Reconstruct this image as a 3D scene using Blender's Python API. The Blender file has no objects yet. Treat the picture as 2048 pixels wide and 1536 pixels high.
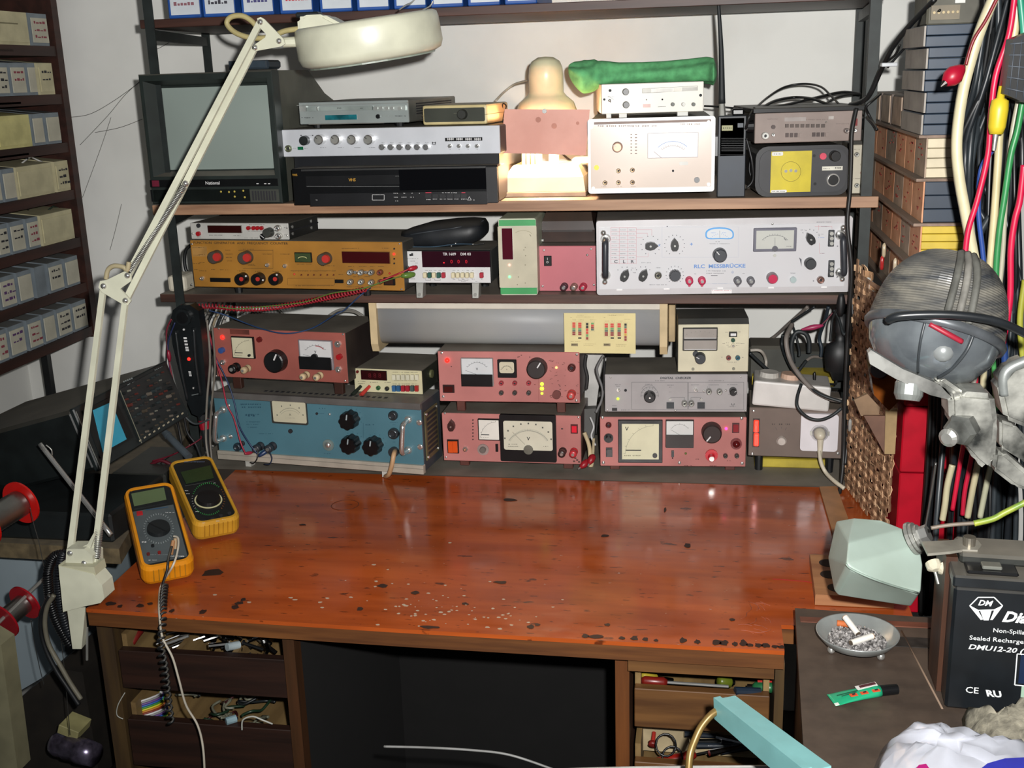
import bpy, bmesh, math, random
from mathutils import Vector, Matrix, Quaternion
random.seed(7)
S = bpy.context.scene
COL = S.collection
R = math.radians
PI = math.pi
def V(*a): return Vector(a)
# ------------------------------------------------------------ camera
F_PX = 2250.0
PITCH, YAW, ROLL = R(15.4), R(-10.0), R(-1.8)
CAM = V(0, 0, 1.49)
_fw = V(math.sin(YAW)*math.cos(PITCH), math.cos(YAW)*math.cos(PITCH), -math.sin(PITCH))
_r = V(math.cos(YAW), -math.sin(YAW), 0)
_u = _r.cross(_fw)
_rt = _r*math.cos(ROLL) + _u*math.sin(ROLL)
_up = -_r*math.sin(ROLL) + _u*math.cos(ROLL)
cd = bpy.data.cameras.new('camera'); cam = bpy.data.objects.new('camera', cd); COL.objects.link(cam)
cd.sensor_width = 36.0; cd.lens = F_PX/2048*36.0; cd.clip_start = 0.02; cd.clip_end = 50
_m = Matrix((_rt, _up, -_fw)).transposed().to_4x4(); _m.translation = CAM
cam.matrix_world = _m
S.camera = cam
# ------------------------------------------------------------ light
S.view_settings.view_transform = 'Standard'; S.view_settings.look = 'None'
S.view_settings.gamma = 1.0; S.view_settings.use_curve_mapping = False
S.view_settings.exposure = 0.0
w = bpy.data.worlds.new('world'); S.world = w; w.use_nodes = True
w.node_tree.nodes['Background'].inputs[0].default_value = (0.75, 0.85, 1.0, 1)
w.node_tree.nodes['Background'].inputs[1].default_value = 0.05
def light(name, kind, loc, aim, power, color, size=0.05, spot=None, blend=1.0):
    l = bpy.data.lights.new(name, kind); l.energy = power; l.color = color
    if kind == 'AREA': l.shape = 'DISK'; l.size = size
    else: l.shadow_soft_size = size
    if kind == 'SPOT': l.spot_size = R(spot); l.spot_blend = blend
    o = bpy.data.objects.new(name, l); COL.objects.link(o); o.location = loc
    o.rotation_euler = (Vector(aim)-Vector(loc)).to_track_quat('-Z', 'Y').to_euler()
    o['kind'] = 'structure'
    return o
# the camera's own flash: just above and to the right of the lens
light('flash_light', 'SPOT', (0.05, 0.02, 1.535), (-0.02, 2.0, 1.36), 172, (1.0, 0.98, 0.95), 0.012, 116, 1.0)
# dim ambient fill added above and behind the camera, no visible source
light('fill_light', 'AREA', (0.2, -0.6, 2.3), (-0.3, 2.2, 1.2), 5, (0.85, 0.93, 1.0), 1.4)
# ------------------------------------------------------------ pixel helpers (true 3D points at a real depth)
def ray(px, py): return _fw*F_PX + _rt*(px-1024) + _up*(768-py)
def oy(px, py, y): d = ray(px, py); return CAM + d*((y-CAM.y)/d.y)
def oz(px, py, z): d = ray(px, py); return CAM + d*((z-CAM.z)/d.z)
def ox(px, py, x): d = ray(px, py); return CAM + d*((x-CAM.x)/d.x)
# ------------------------------------------------------------ materials
def lin(h):
    if isinstance(h, str):
        h = h.lstrip('#'); c = [int(h[i:i+2], 16)/255 for i in (0, 2, 4)]
    else: c = h
    return tuple((v/12.92 if v <= 0.04045 else ((v+0.055)/1.055)**2.4) for v in c)
_mc = {}
def M(col, rough=0.5, metal=0.0, var=0.12, scale=25.0, dust=0.0, emit=0.0, bump=0.0, trans=0.0, spec=0.5, kind='noise', col2=None, stretch=None):
    key = (col, rough, metal, var, scale, dust, emit, bump, trans, spec, kind, col2, stretch)
    if key in _mc: return _mc[key]
    m = bpy.data.materials.new('mat_%s_%d' % (kind, len(_mc))); m.use_nodes = True
    nt = m.node_tree; N = nt.nodes; L = nt.links
    b = N['Principled BSDF']; c = lin(col)
    tc = N.new('ShaderNodeTexCoord'); mp = N.new('ShaderNodeMapping')
    L.new(tc.outputs['Object'], mp.inputs[0])
    if stretch: mp.inputs['Scale'].default_value = stretch
    nz = N.new('ShaderNodeTexNoise'); nz.inputs['Scale'].default_value = scale; nz.inputs['Detail'].default_value = 5
    L.new(mp.outputs[0], nz.inputs[0])
    mix = N.new('ShaderNodeMix'); mix.data_type = 'RGBA'
    rp = N.new('ShaderNodeMapRange'); rp.inputs[1].default_value = 0.35; rp.inputs[2].default_value = 0.65
    L.new(nz.outputs[0], rp.inputs[0]); L.new(rp.outputs[0], mix.inputs[0])
    c2 = lin(col2) if col2 else tuple(v*(1-2.2*var) for v in c)
    c1 = c if col2 else tuple(min(1, v*(1+var*.6)) for v in c)
    mix.inputs[6].default_value = (*c1, 1); mix.inputs[7].default_value = (*[max(0, v) for v in c2], 1)
    out = mix.outputs[2]
    if dust > 0:
        g = N.new('ShaderNodeNewGeometry'); sp = N.new('ShaderNodeSeparateXYZ'); L.new(g.outputs['Normal'], sp.inputs[0])
        nd = N.new('ShaderNodeTexNoise'); nd.inputs['Scale'].default_value = 14; nd.inputs['Detail'].default_value = 6
        L.new(tc.outputs['Object'], nd.inputs[0])
        mr = N.new('ShaderNodeMapRange'); mr.inputs[1].default_value = 0.5; mr.inputs[2].default_value = 1.0
        mr.inputs[3].default_value = 0.0; mr.inputs[4].default_value = dust
        L.new(sp.outputs[2], mr.inputs[0])
        mu = N.new('ShaderNodeMath'); mu.operation = 'MULTIPLY'
        ad = N.new('ShaderNodeMapRange'); ad.inputs[1].default_value = .3; ad.inputs[2].default_value = .7; ad.inputs[3].default_value = .6; ad.inputs[4].default_value = 1.1
        L.new(nd.outputs[0], ad.inputs[0]); L.new(mr.outputs[0], mu.inputs[0]); L.new(ad.outputs[0], mu.inputs[1])
        m2 = N.new('ShaderNodeMix'); m2.data_type = 'RGBA'; m2.clamp_factor = True
        L.new(mu.outputs[0], m2.inputs[0]); L.new(out, m2.inputs[6]); m2.inputs[7].default_value = (0.21, 0.19, 0.155, 1)
        out = m2.outputs[2]
    L.new(out, b.inputs['Base Color'])
    b.inputs['Roughness'].default_value = rough; b.inputs['Metallic'].default_value = metal
    b.inputs['Specular IOR Level'].default_value = spec
    if trans: b.inputs['Transmission Weight'].default_value = trans
    if emit:
        b.inputs['Emission Color'].default_value = (*c, 1); b.inputs['Emission Strength'].default_value = emit
    if bump:
        bp = N.new('ShaderNodeBump'); bp.inputs['Strength'].default_value = bump; bp.inputs['Distance'].default_value = 0.002
        L.new(nz.outputs[0], bp.inputs['Height']); L.new(bp.outputs[0], b.inputs['Normal'])
    _mc[key] = m
    return m
def wood(col, col2, scale=6, stretch=(1, 12, 12), rough=.5, dust=0.0, bump=.15):
    return M(col, rough, col2=col2, scale=scale, stretch=stretch, bump=bump, dust=dust, kind='wood')
BLACK = M('#17191b', .45, var=.2, dust=.5)
BLACKP = M('#101113', .35, var=.2)
DKGREY = M('#2b2d2e', .6, dust=.8)
CHROME = M('#e2e2de', .22, .85, var=.05)
STEEL = M('#b4b4ae', .38, .7, var=.1)
WHITE = M('#dcdcd6', .5, var=.04)
CREAM = M('#d8d2b4', .5, var=.06)
INK = M('#222226', .7, var=.05)
INKW = M('#d6d6d6', .6, var=.05)
PINK = M('#b97671', .42, var=.09, scale=9)
LEDR = M('#ff2018', .3, emit=3.0, var=0)
LEDRD = M('#7a1712', .25, var=0)
LEDG = M('#b8f03a', .3, emit=1.6, var=0)
REDP = M('#a01820', .35, var=.05)
GLASS = M('#cfd8d6', .08, trans=.0, var=.02)
# ------------------------------------------------------------ mesh builder
class MB:
    def __init__(s): s.bm = bmesh.new(); s.mi = 0; s.sm = False
    def _post(s, fs):
        for f in fs: f.material_index = s.mi; f.smooth = s.sm
    def face(s, pts):
        f = s.bm.faces.new([s.bm.verts.new(p) for p in pts]); s._post([f]); return s
    def box(s, x0, x1, y0, y1, z0, z1, bev=0, M4=None, seg=1):
        if x0 > x1: x0, x1 = x1, x0
        if y0 > y1: y0, y1 = y1, y0
        if z0 > z1: z0, z1 = z1, z0
        t = bmesh.new() if bev else s.bm
        P = [(x0,y0,z0),(x1,y0,z0),(x1,y1,z0),(x0,y1,z0),(x0,y0,z1),(x1,y0,z1),(x1,y1,z1),(x0,y1,z1)]
        v = [t.verts.new(M4 @ Vector(p) if M4 else p) for p in P]
        fs = [t.faces.new([v[i] for i in q]) for q in ((0,3,2,1),(4,5,6,7),(0,1,5,4),(1,2,6,5),(2,3,7,6),(3,0,4,7))]
        if bev:
            bev = min(bev, .45*min(x1-x0, y1-y0, z1-z0))
            bmesh.ops.bevel(t, geom=list(t.edges), offset=bev, segments=seg, affect='EDGES', profile=.5)
            s._absorb(t)
        else: s._post(fs)
        return s
    def _absorb(s, t):
        mp = {}
        for v in t.verts: mp[v] = s.bm.verts.new(v.co)
        for f in t.faces:
            try: nf = s.bm.faces.new([mp[v] for v in f.verts]); nf.material_index = s.mi; nf.smooth = s.sm
            except ValueError: pass
        t.free()
    def ring(s, rings, close=False, cap=True, capend=True):
        vs = [[s.bm.verts.new(p) for p in r] for r in rings]
        n = len(vs[0]); fs = []
        for a in range(len(vs)-1+(1 if close else 0)):
            A, B = vs[a], vs[(a+1) % len(vs)]
            for i in range(n):
                j = (i+1) % n
                fs.append(s.bm.faces.new((A[i], A[j], B[j], B[i])))
        if not close:
            if cap: fs.append(s.bm.faces.new(list(reversed(vs[0]))))
            if capend: fs.append(s.bm.faces.new(vs[-1]))
        s._post(fs); return s
    def cyl(s, p0, p1, r0, r1=None, n=16, cap=True):
        p0, p1 = Vector(p0), Vector(p1); r1 = r0 if r1 is None else r1
        q = (p1-p0).to_track_quat('Z', 'Y'); a, b = q @ V(1,0,0), q @ V(0,1,0)
        def rg(p, r): return [p + a*(r*math.cos(2*PI*i/n)) + b*(r*math.sin(2*PI*i/n)) for i in range(n)]
        return s.ring([rg(p0, r0), rg(p1, r1)], cap=cap, capend=cap)
    def lathe(s, prof, org=(0,0,0), axis=(0,0,1), n=24, cap=True):
        org = Vector(org); ax = Vector(axis).normalized(); q = ax.to_track_quat('Z', 'Y'); a, b = q @ V(1,0,0), q @ V(0,1,0)
        return s.ring([[org + ax*h + a*(max(r,1e-5)*math.cos(2*PI*i/n)) + b*(max(r,1e-5)*math.sin(2*PI*i/n)) for i in range(n)] for r, h in prof], cap=cap, capend=cap)
    def tube(s, pts, r, n=6, cuts=6, flat=1.0, taper=None):
        pts = [Vector(p) for p in pts]
        P = spline(pts, cuts) if cuts and len(pts) > 2 else pts
        rings = []; up = None
        for i, p in enumerate(P):
            t = (P[min(i+1, len(P)-1)] - P[max(i-1, 0)])
            if t.length < 1e-9: t = V(0,0,1)
            t.normalize()
            if up is None:
                up = V(0,0,1) if abs(t.z) < .9 else V(1,0,0)
            up = (up - t*up.dot(t))
            if up.length < 1e-5: up = t.orthogonal()
            up.normalize(); sd = t.cross(up)
            rr = r if taper is None else r*(1+(taper-1)*i/(len(P)-1))
            rings.append([p + sd*(rr*math.cos(2*PI*k/n)) + up*(rr*flat*math.sin(2*PI*k/n)) for k in range(n)])
        o = s.sm; s.sm = True; s.ring(rings); s.sm = o; return s
    def prism(s, poly, o, ex, ez, ny):
        """polygon (2D) in plane ex,ez at o, extruded by vector ny"""
        o, ex, ez, ny = Vector(o), Vector(ex), Vector(ez), Vector(ny)
        a = [o + ex*p[0] + ez*p[1] for p in poly]
        return s.ring([a, [p+ny for p in a]])
    def sphere(s, c, r, sc=(1,1,1), nu=12, nv=8):
        c = Vector(c); rings = []
        for j in range(1, nv):
            th = PI*j/nv
            rings.append([c + V(r*sc[0]*math.sin(th)*math.cos(2*PI*i/nu), r*sc[1]*math.sin(th)*math.sin(2*PI*i/nu), -r*sc[2]*math.cos(th)) for i in range(nu)])
        o = s.sm; s.sm = True; s.ring(rings); s.sm = o; return s
    def xf(s, m):
        bmesh.ops.transform(s.bm, matrix=m, verts=s.bm.verts); return s
    def build(s, name, mat, parent=None, loc=None, off=None, **kw):
        if off is not None: bmesh.ops.translate(s.bm, vec=off, verts=s.bm.verts)
        bmesh.ops.recalc_face_normals(s.bm, faces=s.bm.faces)
        me = bpy.data.meshes.new(name); s.bm.to_mesh(me); s.bm.free()
        for m in (mat if isinstance(mat, (list, tuple)) else [mat]): me.materials.append(m)
        o = bpy.data.objects.new(name, me); COL.objects.link(o)
        if parent is not None: o.parent = parent
        if loc is not None: o.location = loc
        for k, v in kw.items(): o[k] = v
        return o
def spline(pts, cuts=6):
    out = []
    n = len(pts)
    for i in range(n-1):
        p0 = pts[max(i-1, 0)]; p1 = pts[i]; p2 = pts[i+1]; p3 = pts[min(i+2, n-1)]
        for k in range(cuts):
            t = k/cuts
            out.append(0.5*((2*p1) + (p2-p0)*t + (2*p0-5*p1+4*p2-p3)*t*t + (3*p1-p0-3*p2+p3)*t*t*t))
    out.append(pts[-1]); return out
def rrect(x0, x1, z0, z1, r, n=4):
    out = []
    for cx, cz, a0 in ((x1-r, z0+r, -PI/2), (x1-r, z1-r, 0), (x0+r, z1-r, PI/2), (x0+r, z0+r, PI)):
        for i in range(n+1):
            a = a0 + (PI/2)*i/n; out.append((cx+r*math.cos(a), cz+r*math.sin(a)))
    return out
def tag(o, label, cat, group=None, kind=None):
    if label: o['label'] = label
    if cat: o['category'] = cat
    if group: o['group'] = group
    if kind: o['kind'] = kind
    return o
def empty(name, loc, label, cat, group=None, rz=0, kind=None):
    o = bpy.data.objects.new(name, None); COL.objects.link(o); o.location = loc; o.rotation_euler = (0,0,rz)
    o.empty_display_size = .02
    return tag(o, label, cat, group, kind)
def struct(name, mb, mat, parent=None):
    o = mb.build(name, mat, parent)
    if parent is None: o['kind'] = 'structure'
    return o
def copy_tree(o, parent=None):
    c = o.copy(); COL.objects.link(c)
    if parent: c.parent = parent
    for ch in list(o.children): copy_tree(ch, c)
    return c
def text_mesh(body, size, bold=0.0, shear=0.0, ext=0.0, sx=1.0):
    cu = bpy.data.curves.new('t', 'FONT'); cu.body = body; cu.size = size; cu.offset = bold; cu.shear = shear
    cu.align_x = 'CENTER'; cu.align_y = 'CENTER'; cu.resolution_u = 2; cu.extrude = ext
    o = bpy.data.objects.new('t', cu)
    me = bpy.data.meshes.new_from_object(o)
    bpy.data.objects.remove(o); bpy.data.curves.remove(cu)
    P = [(v.co.x*sx, v.co.y, v.co.z) for v in me.vertices]; FS = [tuple(p.vertices) for p in me.polygons]
    bpy.data.meshes.remove(me); return P, FS
# ------------------------------------------------------------ instrument builder
class Dev:
    """a boxed instrument: front panel fixed by three corners in the photo at a real depth Y; all features sit on that panel"""
    def __init__(s, name, label, cat, tl, tr, br, bl, Y, yaw=0, depth=.2, org=(0,0), sc=1.0, zb=None, group=None, basis=None):
        s.org, s.sc = org, sc
        c = lambda p: (org[0]+p[0]/sc, org[1]+p[1]/sc)
        t = R(yaw); s.ez = V(0,0,1)
        if basis: s.O, s.ex, s.n, s.ez = basis
        else: s.O = oy(*c(bl), Y); s.ex, s.n = V(math.cos(t), math.sin(t), 0), V(-math.sin(t), math.cos(t), 0)
        a, b, q, d = s.pl(*c(tl)), s.pl(*c(tr)), s.pl(*c(br)), s.pl(*c(bl))
        s.w = ((b[0]-a[0]) + (q[0]-d[0]))/2; s.h = ((a[1]-d[1]) + (b[1]-q[1]))/2
        s.x0 = (a[0]+d[0])/2; s.z0 = (d[1]+q[1])/2
        s.d = depth
        zbase = s.O.z + s.z0
        s.lift = 0
        if zb is not None and zbase < zb + .001: s.lift = zb + .001 - zbase
        s.gap = (zbase + s.lift - zb) if zb is not None else 0
        s.base = s.O + s.ex*(s.x0 + s.w/2) + s.n*(depth/2); s.base.z = zbase + s.lift - s.gap
        if basis: s.base = s.O + s.ex*(s.x0+s.w/2) + s.ez*s.z0 + s.n*(depth/2)
        s.root = empty(name, s.base, label, cat, group, t)
        if basis:
            m4 = Matrix((s.ex, s.n, s.ez)).transposed().to_4x4(); s.root.rotation_euler = m4.to_euler()
        s.off = V(-s.w/2, -depth/2, s.gap)
        s.pr = {}
    def pl(s, px, py, y=0):
        d = ray(px, py); o = s.O + s.n*y; q = CAM + d*(((o-CAM).dot(s.n))/d.dot(s.n))
        return (q-s.O).dot(s.ex), (q-s.O).dot(s.ez)
    def P(s, cx, cy, y=0):
        a = s.pl(s.org[0]+cx/s.sc, s.org[1]+cy/s.sc, y)
        return a[0]-s.x0, a[1]-s.z0
    def k(s, cx, cy):   # metres per crop pixel
        a = s.P(cx-10, cy); b = s.P(cx+10, cy)
        return (b[0]-a[0])/20
    def add(s, name, mb, mat, parent=None, **kw):
        return mb.build(name, mat, parent or s.root, off=s.off, **kw)
    def case(s, mat, front=None, bev=.003, y0=.003, inset=0, pname='case', fname='front_panel', t=.003, fbev=.001, frr=None):
        s.add(pname, MB().box(inset, s.w-inset, y0, s.d, inset, s.h-inset, bev), mat)
        if front is not None:
            if frr:
                m = MB(); m.prism(rrect(0, s.w, 0, s.h, frr), (0,0,0), (1,0,0), (0,0,1), (0,t,0))
            else: m = MB().box(0, s.w, 0, t, 0, s.h, fbev)
            s.add(fname, m, front)
        return s
    def rect(s, x0, y0, x1, y1, dep=.002, y=0, mat=None, name='plate', bev=0, rr=0, parent=None, off=0):
        a = s.P(x0, y1); b = s.P(x1, y0)
        m = MB()
        if rr: m.prism(rrect(a[0], b[0], a[1], b[1], rr), (0, y-dep, 0), (1,0,0), (0,0,1), (0, dep+.0005, 0))
        else: m.box(a[0], b[0], y-dep, y+.0005, a[1], b[1], bev)
        return s.add(name, m, mat, parent)
    def cyl(s, cx, cy, r, dep, mat, name='knob', r1=None, y=0, n=20, parent=None, prof=None):
        x, z = s.P(cx, cy); k = s.k(cx, cy)*r
        m = MB(); m.sm = False
        if prof: m.sm = True; m.lathe([(a*k, b*dep) for a, b in prof], (x, y, z), (0,-1,0), n)
        else: m.cyl((x, y+.0005, z), (x, y-dep, z), k, k*(r1 or 1), n)
        return s.add(name, m, mat, parent)
    def knob(s, cx, cy, r, mat=None, cap=None, h=.014, ang=None, skirt=0, name='knob', mark=INKW, flutes=0):
        mat = mat or BLACKP
        x, z = s.P(cx, cy); k = s.k(cx, cy)*r
        m = MB()
        if skirt: m.cyl((x,0,z), (x,-.003,z), k*1.0, k*.95, 24); k2 = k*.8
        else: k2 = k
        if flutes:
            def rg(y, q): return [V(x + q*(1+.07*math.cos(flutes*2*PI*i/48))*math.cos(2*PI*i/48), y, z + q*(1+.07*math.cos(flutes*2*PI*i/48))*math.sin(2*PI*i/48)) for i in range(48)]
            m.ring([rg(0,k2), rg(-h*.85,k2*.97), rg(-h,k2*.88)])
        else:
            m.cyl((x,0,z), (x,-h*.9,z), k2, k2*.93, 28); m.cyl((x,-h*.9,z), (x,-h,z), k2*.93, k2*.82, 28)
        kn = s.add(name, m, mat)
        if cap:
            m = MB().cyl((x,-h,z), (x,-h-.001,z), k2*.78, k2*.72, 24); s.add('knob_cap', m, cap, kn)
        if ang is not None:
            a = R(ang); c, sn = math.cos(a), math.sin(a)
            M4 = Matrix(((c,0,-sn,x),(0,1,0,0),(sn,0,c,z),(0,0,0,1)))
            m = MB().box(k2*.25, k2*.85, -h-.0016, -h+.0002, -k2*.06, k2*.06, M4=M4); s.add('pointer_mark', m, mark, kn)
        return kn
    def pointer(s, cx, cy, r, ang, mat=None, h=.012):
        x, z = s.P(cx, cy); k = s.k(cx, cy)*r; a = R(ang); c, sn = math.cos(a), math.sin(a)
        pts = [(1.15,0),(.55,.5),(0,.62),(-.5,.52),(-.8,.3),(-.8,-.3),(-.5,-.52),(0,-.62),(.55,-.5)]
        poly = [(k*(p*c-q*sn), k*(p*sn+q*c)) for p, q in pts]
        m = MB().prism(poly, (x,-h,z), (1,0,0), (0,0,1), (0,h,0))
        kn = s.add('pointer_knob', m, mat or BLACKP)
        s.add('knob_screw', MB().cyl((x,-h,z),(x,-h-.001,z), k*.16, n=8), CHROME, kn)
        return kn
    def jack(s, cx, cy, r, mat=None, h=.006, hole=INK, name='socket'):
        k = s.cyl(cx, cy, r, h, mat or CHROME, name, prof=[(1,0),(1,.6),(.8,1),(.5,1),(.45,.5),(.001,.5)])
        x, z = s.P(cx, cy); q = s.k(cx, cy)*r
        s.add('socket_hole', MB().cyl((x,-h*.51,z),(x,-h*.6,z), q*.42, n=10), hole, k)
        return k
    def post(s, cx, cy, r, mat, h=.018, dx=0, dz=0):
        """binding post sticking out"""
        x, z = s.P(cx, cy); k = s.k(cx, cy)*r
        m = MB(); m.sm = True
        m.lathe([(1.0*k,0),(1.0*k,.15*h),(.55*k,.2*h),(.55*k,.4*h),(.9*k,.45*h),(.95*k,.9*h),(.7*k,h),(.001,h)], (x,0,z), (0,-1,0), 16)
        b = s.add('binding_post', m, mat)
        s.add('post_tip', MB().cyl((x,-h,z),(x,-h-.002,z), k*.4, n=10), CHROME, b); return b
    def led(s, cx, cy, r, mat, h=.003): return s.cyl(cx, cy, r, h, mat, 'indicator_light', prof=[(1,0),(1,.4),(.7,.9),(.01,1)], n=10)
    def screw(s, cx, cy, r=7, mat=None):
        k = s.cyl(cx, cy, r, .0015, mat or CHROME, 'screw', prof=[(1,0),(.95,.6),(.6,1),(.01,1)], n=10); return k
    def screws(s, pts, r=7, mat=None):
        for p in pts: s.screw(*p, r=r, mat=mat)
    def toggle(s, cx, cy, r, dirx=.4, dirz=.6, h=.014, mat=None):
        x, z = s.P(cx, cy); k = s.k(cx, cy)*r
        m = MB().cyl((x,0,z),(x,-.004,z), k, k*.9, 6); b = s.add('toggle_switch', m, CHROME)
        m = MB(); m.sm = True; e = V(x+dirx*k*1.6, -.004-h, z+dirz*k*1.6)
        m.cyl((x,-.003,z), e, k*.28, k*.45, 8); m.sphere(e, k*.48, nu=8, nv=6); s.add('lever', m, mat or CHROME, b)
    def text(s, body, cx, cy, hpx, mat=INK, bold=0, shear=0, sx=1.0, y=0, parent=None, fit=None):
        x, z = s.P(cx, cy); k = s.k(cx, cy)
        P, FS = text_mesh(body, hpx*k*1.38, bold*hpx*k, shear, sx=sx)
        if fit:
            a, b = s.P(fit[0], cy)[0], s.P(fit[1], cy)[0]; w0 = max(p[0] for p in P)-min(p[0] for p in P); m0 = (max(p[0] for p in P)+min(p[0] for p in P))/2
            P = [((p[0]-m0)*(b-a)/w0, p[1], p[2]) for p in P]; x = (a+b)/2
        L = s.pr.setdefault((mat.name, parent), (mat, [], []))
        o = len(L[1])
        L[1].extend([(p[0]+x, y-.0007, p[1]+z) for p in P]); L[2].extend([tuple(i+o for i in f) for f in FS])
        return s
    def mark(s, x0, y0, x1, y1, mat=INK, y=0, parent=None):
        """flat printed bar between crop points"""
        a = s.P(x0, y1); b = s.P(x1, y0)
        L = s.pr.setdefault((mat.name, parent), (mat, [], [])); o = len(L[1])
        L[1].extend([(a[0],y-.0006,a[1]),(b[0],y-.0006,a[1]),(b[0],y-.0006,b[1]),(a[0],y-.0006,b[1])]); L[2].append((o,o+1,o+2,o+3))
    def line(s, pts, wpx=2, mat=INK, y=0, parent=None):
        Q = [Vector((*s.P(*p), 0)) for p in pts]; k = s.k(*pts[0])*wpx/2
        L = s.pr.setdefault((mat.name, parent), (mat, [], []))
        for a, b in zip(Q, Q[1:]):
            t = (b-a)
            if t.length < 1e-7: continue
            t.normalize(); nn = V(-t.y, t.x, 0)*k; o = len(L[1])
            L[1].extend([(q.x, y-.0006, q.y) for q in (a-nn, b-nn, b+nn, a+nn)]); L[2].append((o,o+1,o+2,o+3))
    def words(s, x0, x1, y, h=6, mat=INK, n=None, seed=0, parent=None, yy=0):
        """illegible small print: runs of short strokes"""
        rn = random.Random(int(x0*7+y*13+seed)); x = x0
        while x < x1:
            l = rn.uniform(.8, 1.6)*h
            s.mark(x, y-h*.45, min(x+l*.55, x1), y+h*rn.uniform(.1,.45), mat, yy, parent); x += l*(1.0 if rn.random() < .8 else 1.9)
    def ticks(s, cx, cy, r0, r1, a0, a1, n, mat=INK, w=2, y=0, parent=None):
        for i in range(n):
            a = R(a0+(a1-a0)*i/max(1, n-1))
            s.line([(cx+r0*math.cos(a), cy-r0*math.sin(a)), (cx+r1*math.cos(a), cy-r1*math.sin(a))], w, mat, y, parent)
    def arc(s, cx, cy, rx, ry, a0, a1, w=2, mat=INK, n=14, y=0, parent=None):
        s.line([(cx+rx*math.cos(R(a0+(a1-a0)*i/n)), cy-ry*math.sin(R(a0+(a1-a0)*i/n))) for i in range(n+1)], w, mat, y, parent)
    def finish(s, name='lettering'):
        for (mn, parent), (mat, P, FS) in s.pr.items():
            if not P: continue
            me = bpy.data.meshes.new(name); me.from_pydata([tuple(Vector(p)+s.off) for p in P], [], FS); me.materials.append(mat)
            o = bpy.data.objects.new(name, me); COL.objects.link(o); o.parent = parent or s.root
        s.pr = {}
        return s.root
    def meter(s, x0, y0, x1, y1, face='#d9d6c0', frame=None, band=0, bandmat=None, letter=None, n=9, needle=150, proud=.004, b=6, pv=None, arcr=.78, red=False):
        """moving coil meter: frame > dial face, lower cover, needle, scale"""
        fr = s.rect(x0, y0, x1, y1, proud, 0, frame or BLACKP, 'meter', bev=.0008)
        fy = -proud+.0004
        yb = y1-b if not band else y1-b-(y1-y0)*band
        s.rect(x0+b, y0+b, x1-b, yb, .0008, -proud, M(face, .4, var=.03), 'dial', parent=fr)
        if band: s.rect(x0+b*.5, yb, x1-b*.5, y1-b*.3, .0035, -proud, bandmat or BLACKP, 'dial_cover', parent=fr)
        W, H = x1-x0-2*b, yb-y0-b; cx = (x0+x1)/2; py = yb + (0 if pv is None else pv)
        yy = -proud-.0009
        r = min(H*arcr, W*.62)
        A0, A1 = (38, 142)
        s.arc(cx, py, r, r, A0, A1, max(1.2, W*.008), INK, 14, yy, fr)
        s.ticks(cx, py, r, r*1.1, A0, A1, n, INK, max(1.2, W*.008), yy, fr)
        if red: s.arc(cx, py, r*.95, r*.95, 45, 90, max(2, W*.02), REDP, 10, yy, fr)
        a = R(needle)
        s.line([(cx, py), (cx+r*1.02*math.cos(a), py-r*1.02*math.sin(a))], max(1.5, W*.008), INK, yy-.0006, fr)
        if letter: s.text(letter, cx, py-r*.45, H*.16, INK, .02, y=yy, parent=fr)
        return fr
    def vmeter(s, x0, y0, x1, y1, frame=None, b=8, needle=True, letter=None, face='#d6d2b4', knob=True):
        """square meter with its pivot in the lower right corner"""
        fr = s.rect(x0, y0, x1, y1, .005, 0, frame or BLACKP, 'meter', bev=.0008)
        s.rect(x0+b, y0+b, x1-b, y1-b, .0008, -.005, M(face, .4, var=.03), 'dial', parent=fr)
        W = x1-x0-2*b; yy = -.0059; cx, cy = x1-b-W*.13, y1-b-W*.13
        for rr in (.78,): s.arc(cx, cy, W*rr, W*rr, 92, 178, 1.6, INK, 12, yy, fr); s.ticks(cx, cy, W*rr, W*(rr+.05), 92, 178, 7, INK, 1.6, yy, fr)
        if needle: s.mark(x0+b+W*.1, cy-W*.13, x0+b+W*.52, cy-W*.11+1, INK, yy, fr)
        s.words(x0+b+W*.06, x0+b+W*.5, y1-b-W*.1, max(3, W*.03), M('#77705a', .6), parent=fr, yy=yy)
        if knob: k = s.cyl(cx+W*.02, cy+W*.02, W*.065, .004, BLACKP, 'zero_screw', y=-.0055, parent=fr)
        if letter: s.text(letter, x0+b+W*.13, y0+b+W*.13, W*.11, INK, .02, y=yy, parent=fr)
        return fr
    def window(s, x0, y0, x1, y1, col='#2a0a0c', rim=None, t=.002, name='display', b=3):
        fr = s.rect(x0-b, y0-b, x1+b, y1+b, t, 0, rim or BLACKP, name, bev=.0004)
        s.rect(x0, y0, x1, y1, .0006, -t, M(col, .12, var=.02), 'display_window', parent=fr); return fr
    def feet(s, xs=(.12, .88), mat=None, r=.008, shape='cyl', ys=(.02, .85)):
        if s.gap < .002: return
        for a in xs:
            for b in ys:
                x, y = s.w*a, s.d*b if b > .1 else b
                m = MB()
                if shape == 'cyl': m.cyl((x,y,-s.gap+.0002),(x,y,.001), r*.9, r, 10)
                else: m.box(x-r, x+r, y-.006, y+.006, -s.gap+.0002, .001, .001)
                s.add('foot', m, mat or BLACK)
    def vents(s, n, x0, x1, y0, y1, mat=None):
        """slots on the right flank, local y/z fractions"""
        m = MB()
        for i in range(n):
            z = s.h*(y0+(y1-y0)*i/max(1, n-1)); m.box(s.w-.0002, s.w+.0006, s.d*x0, s.d*x1, z-.0012, z+.0012)
        s.add('vent_slots', m, mat or INK, kind='stuff')
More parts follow.
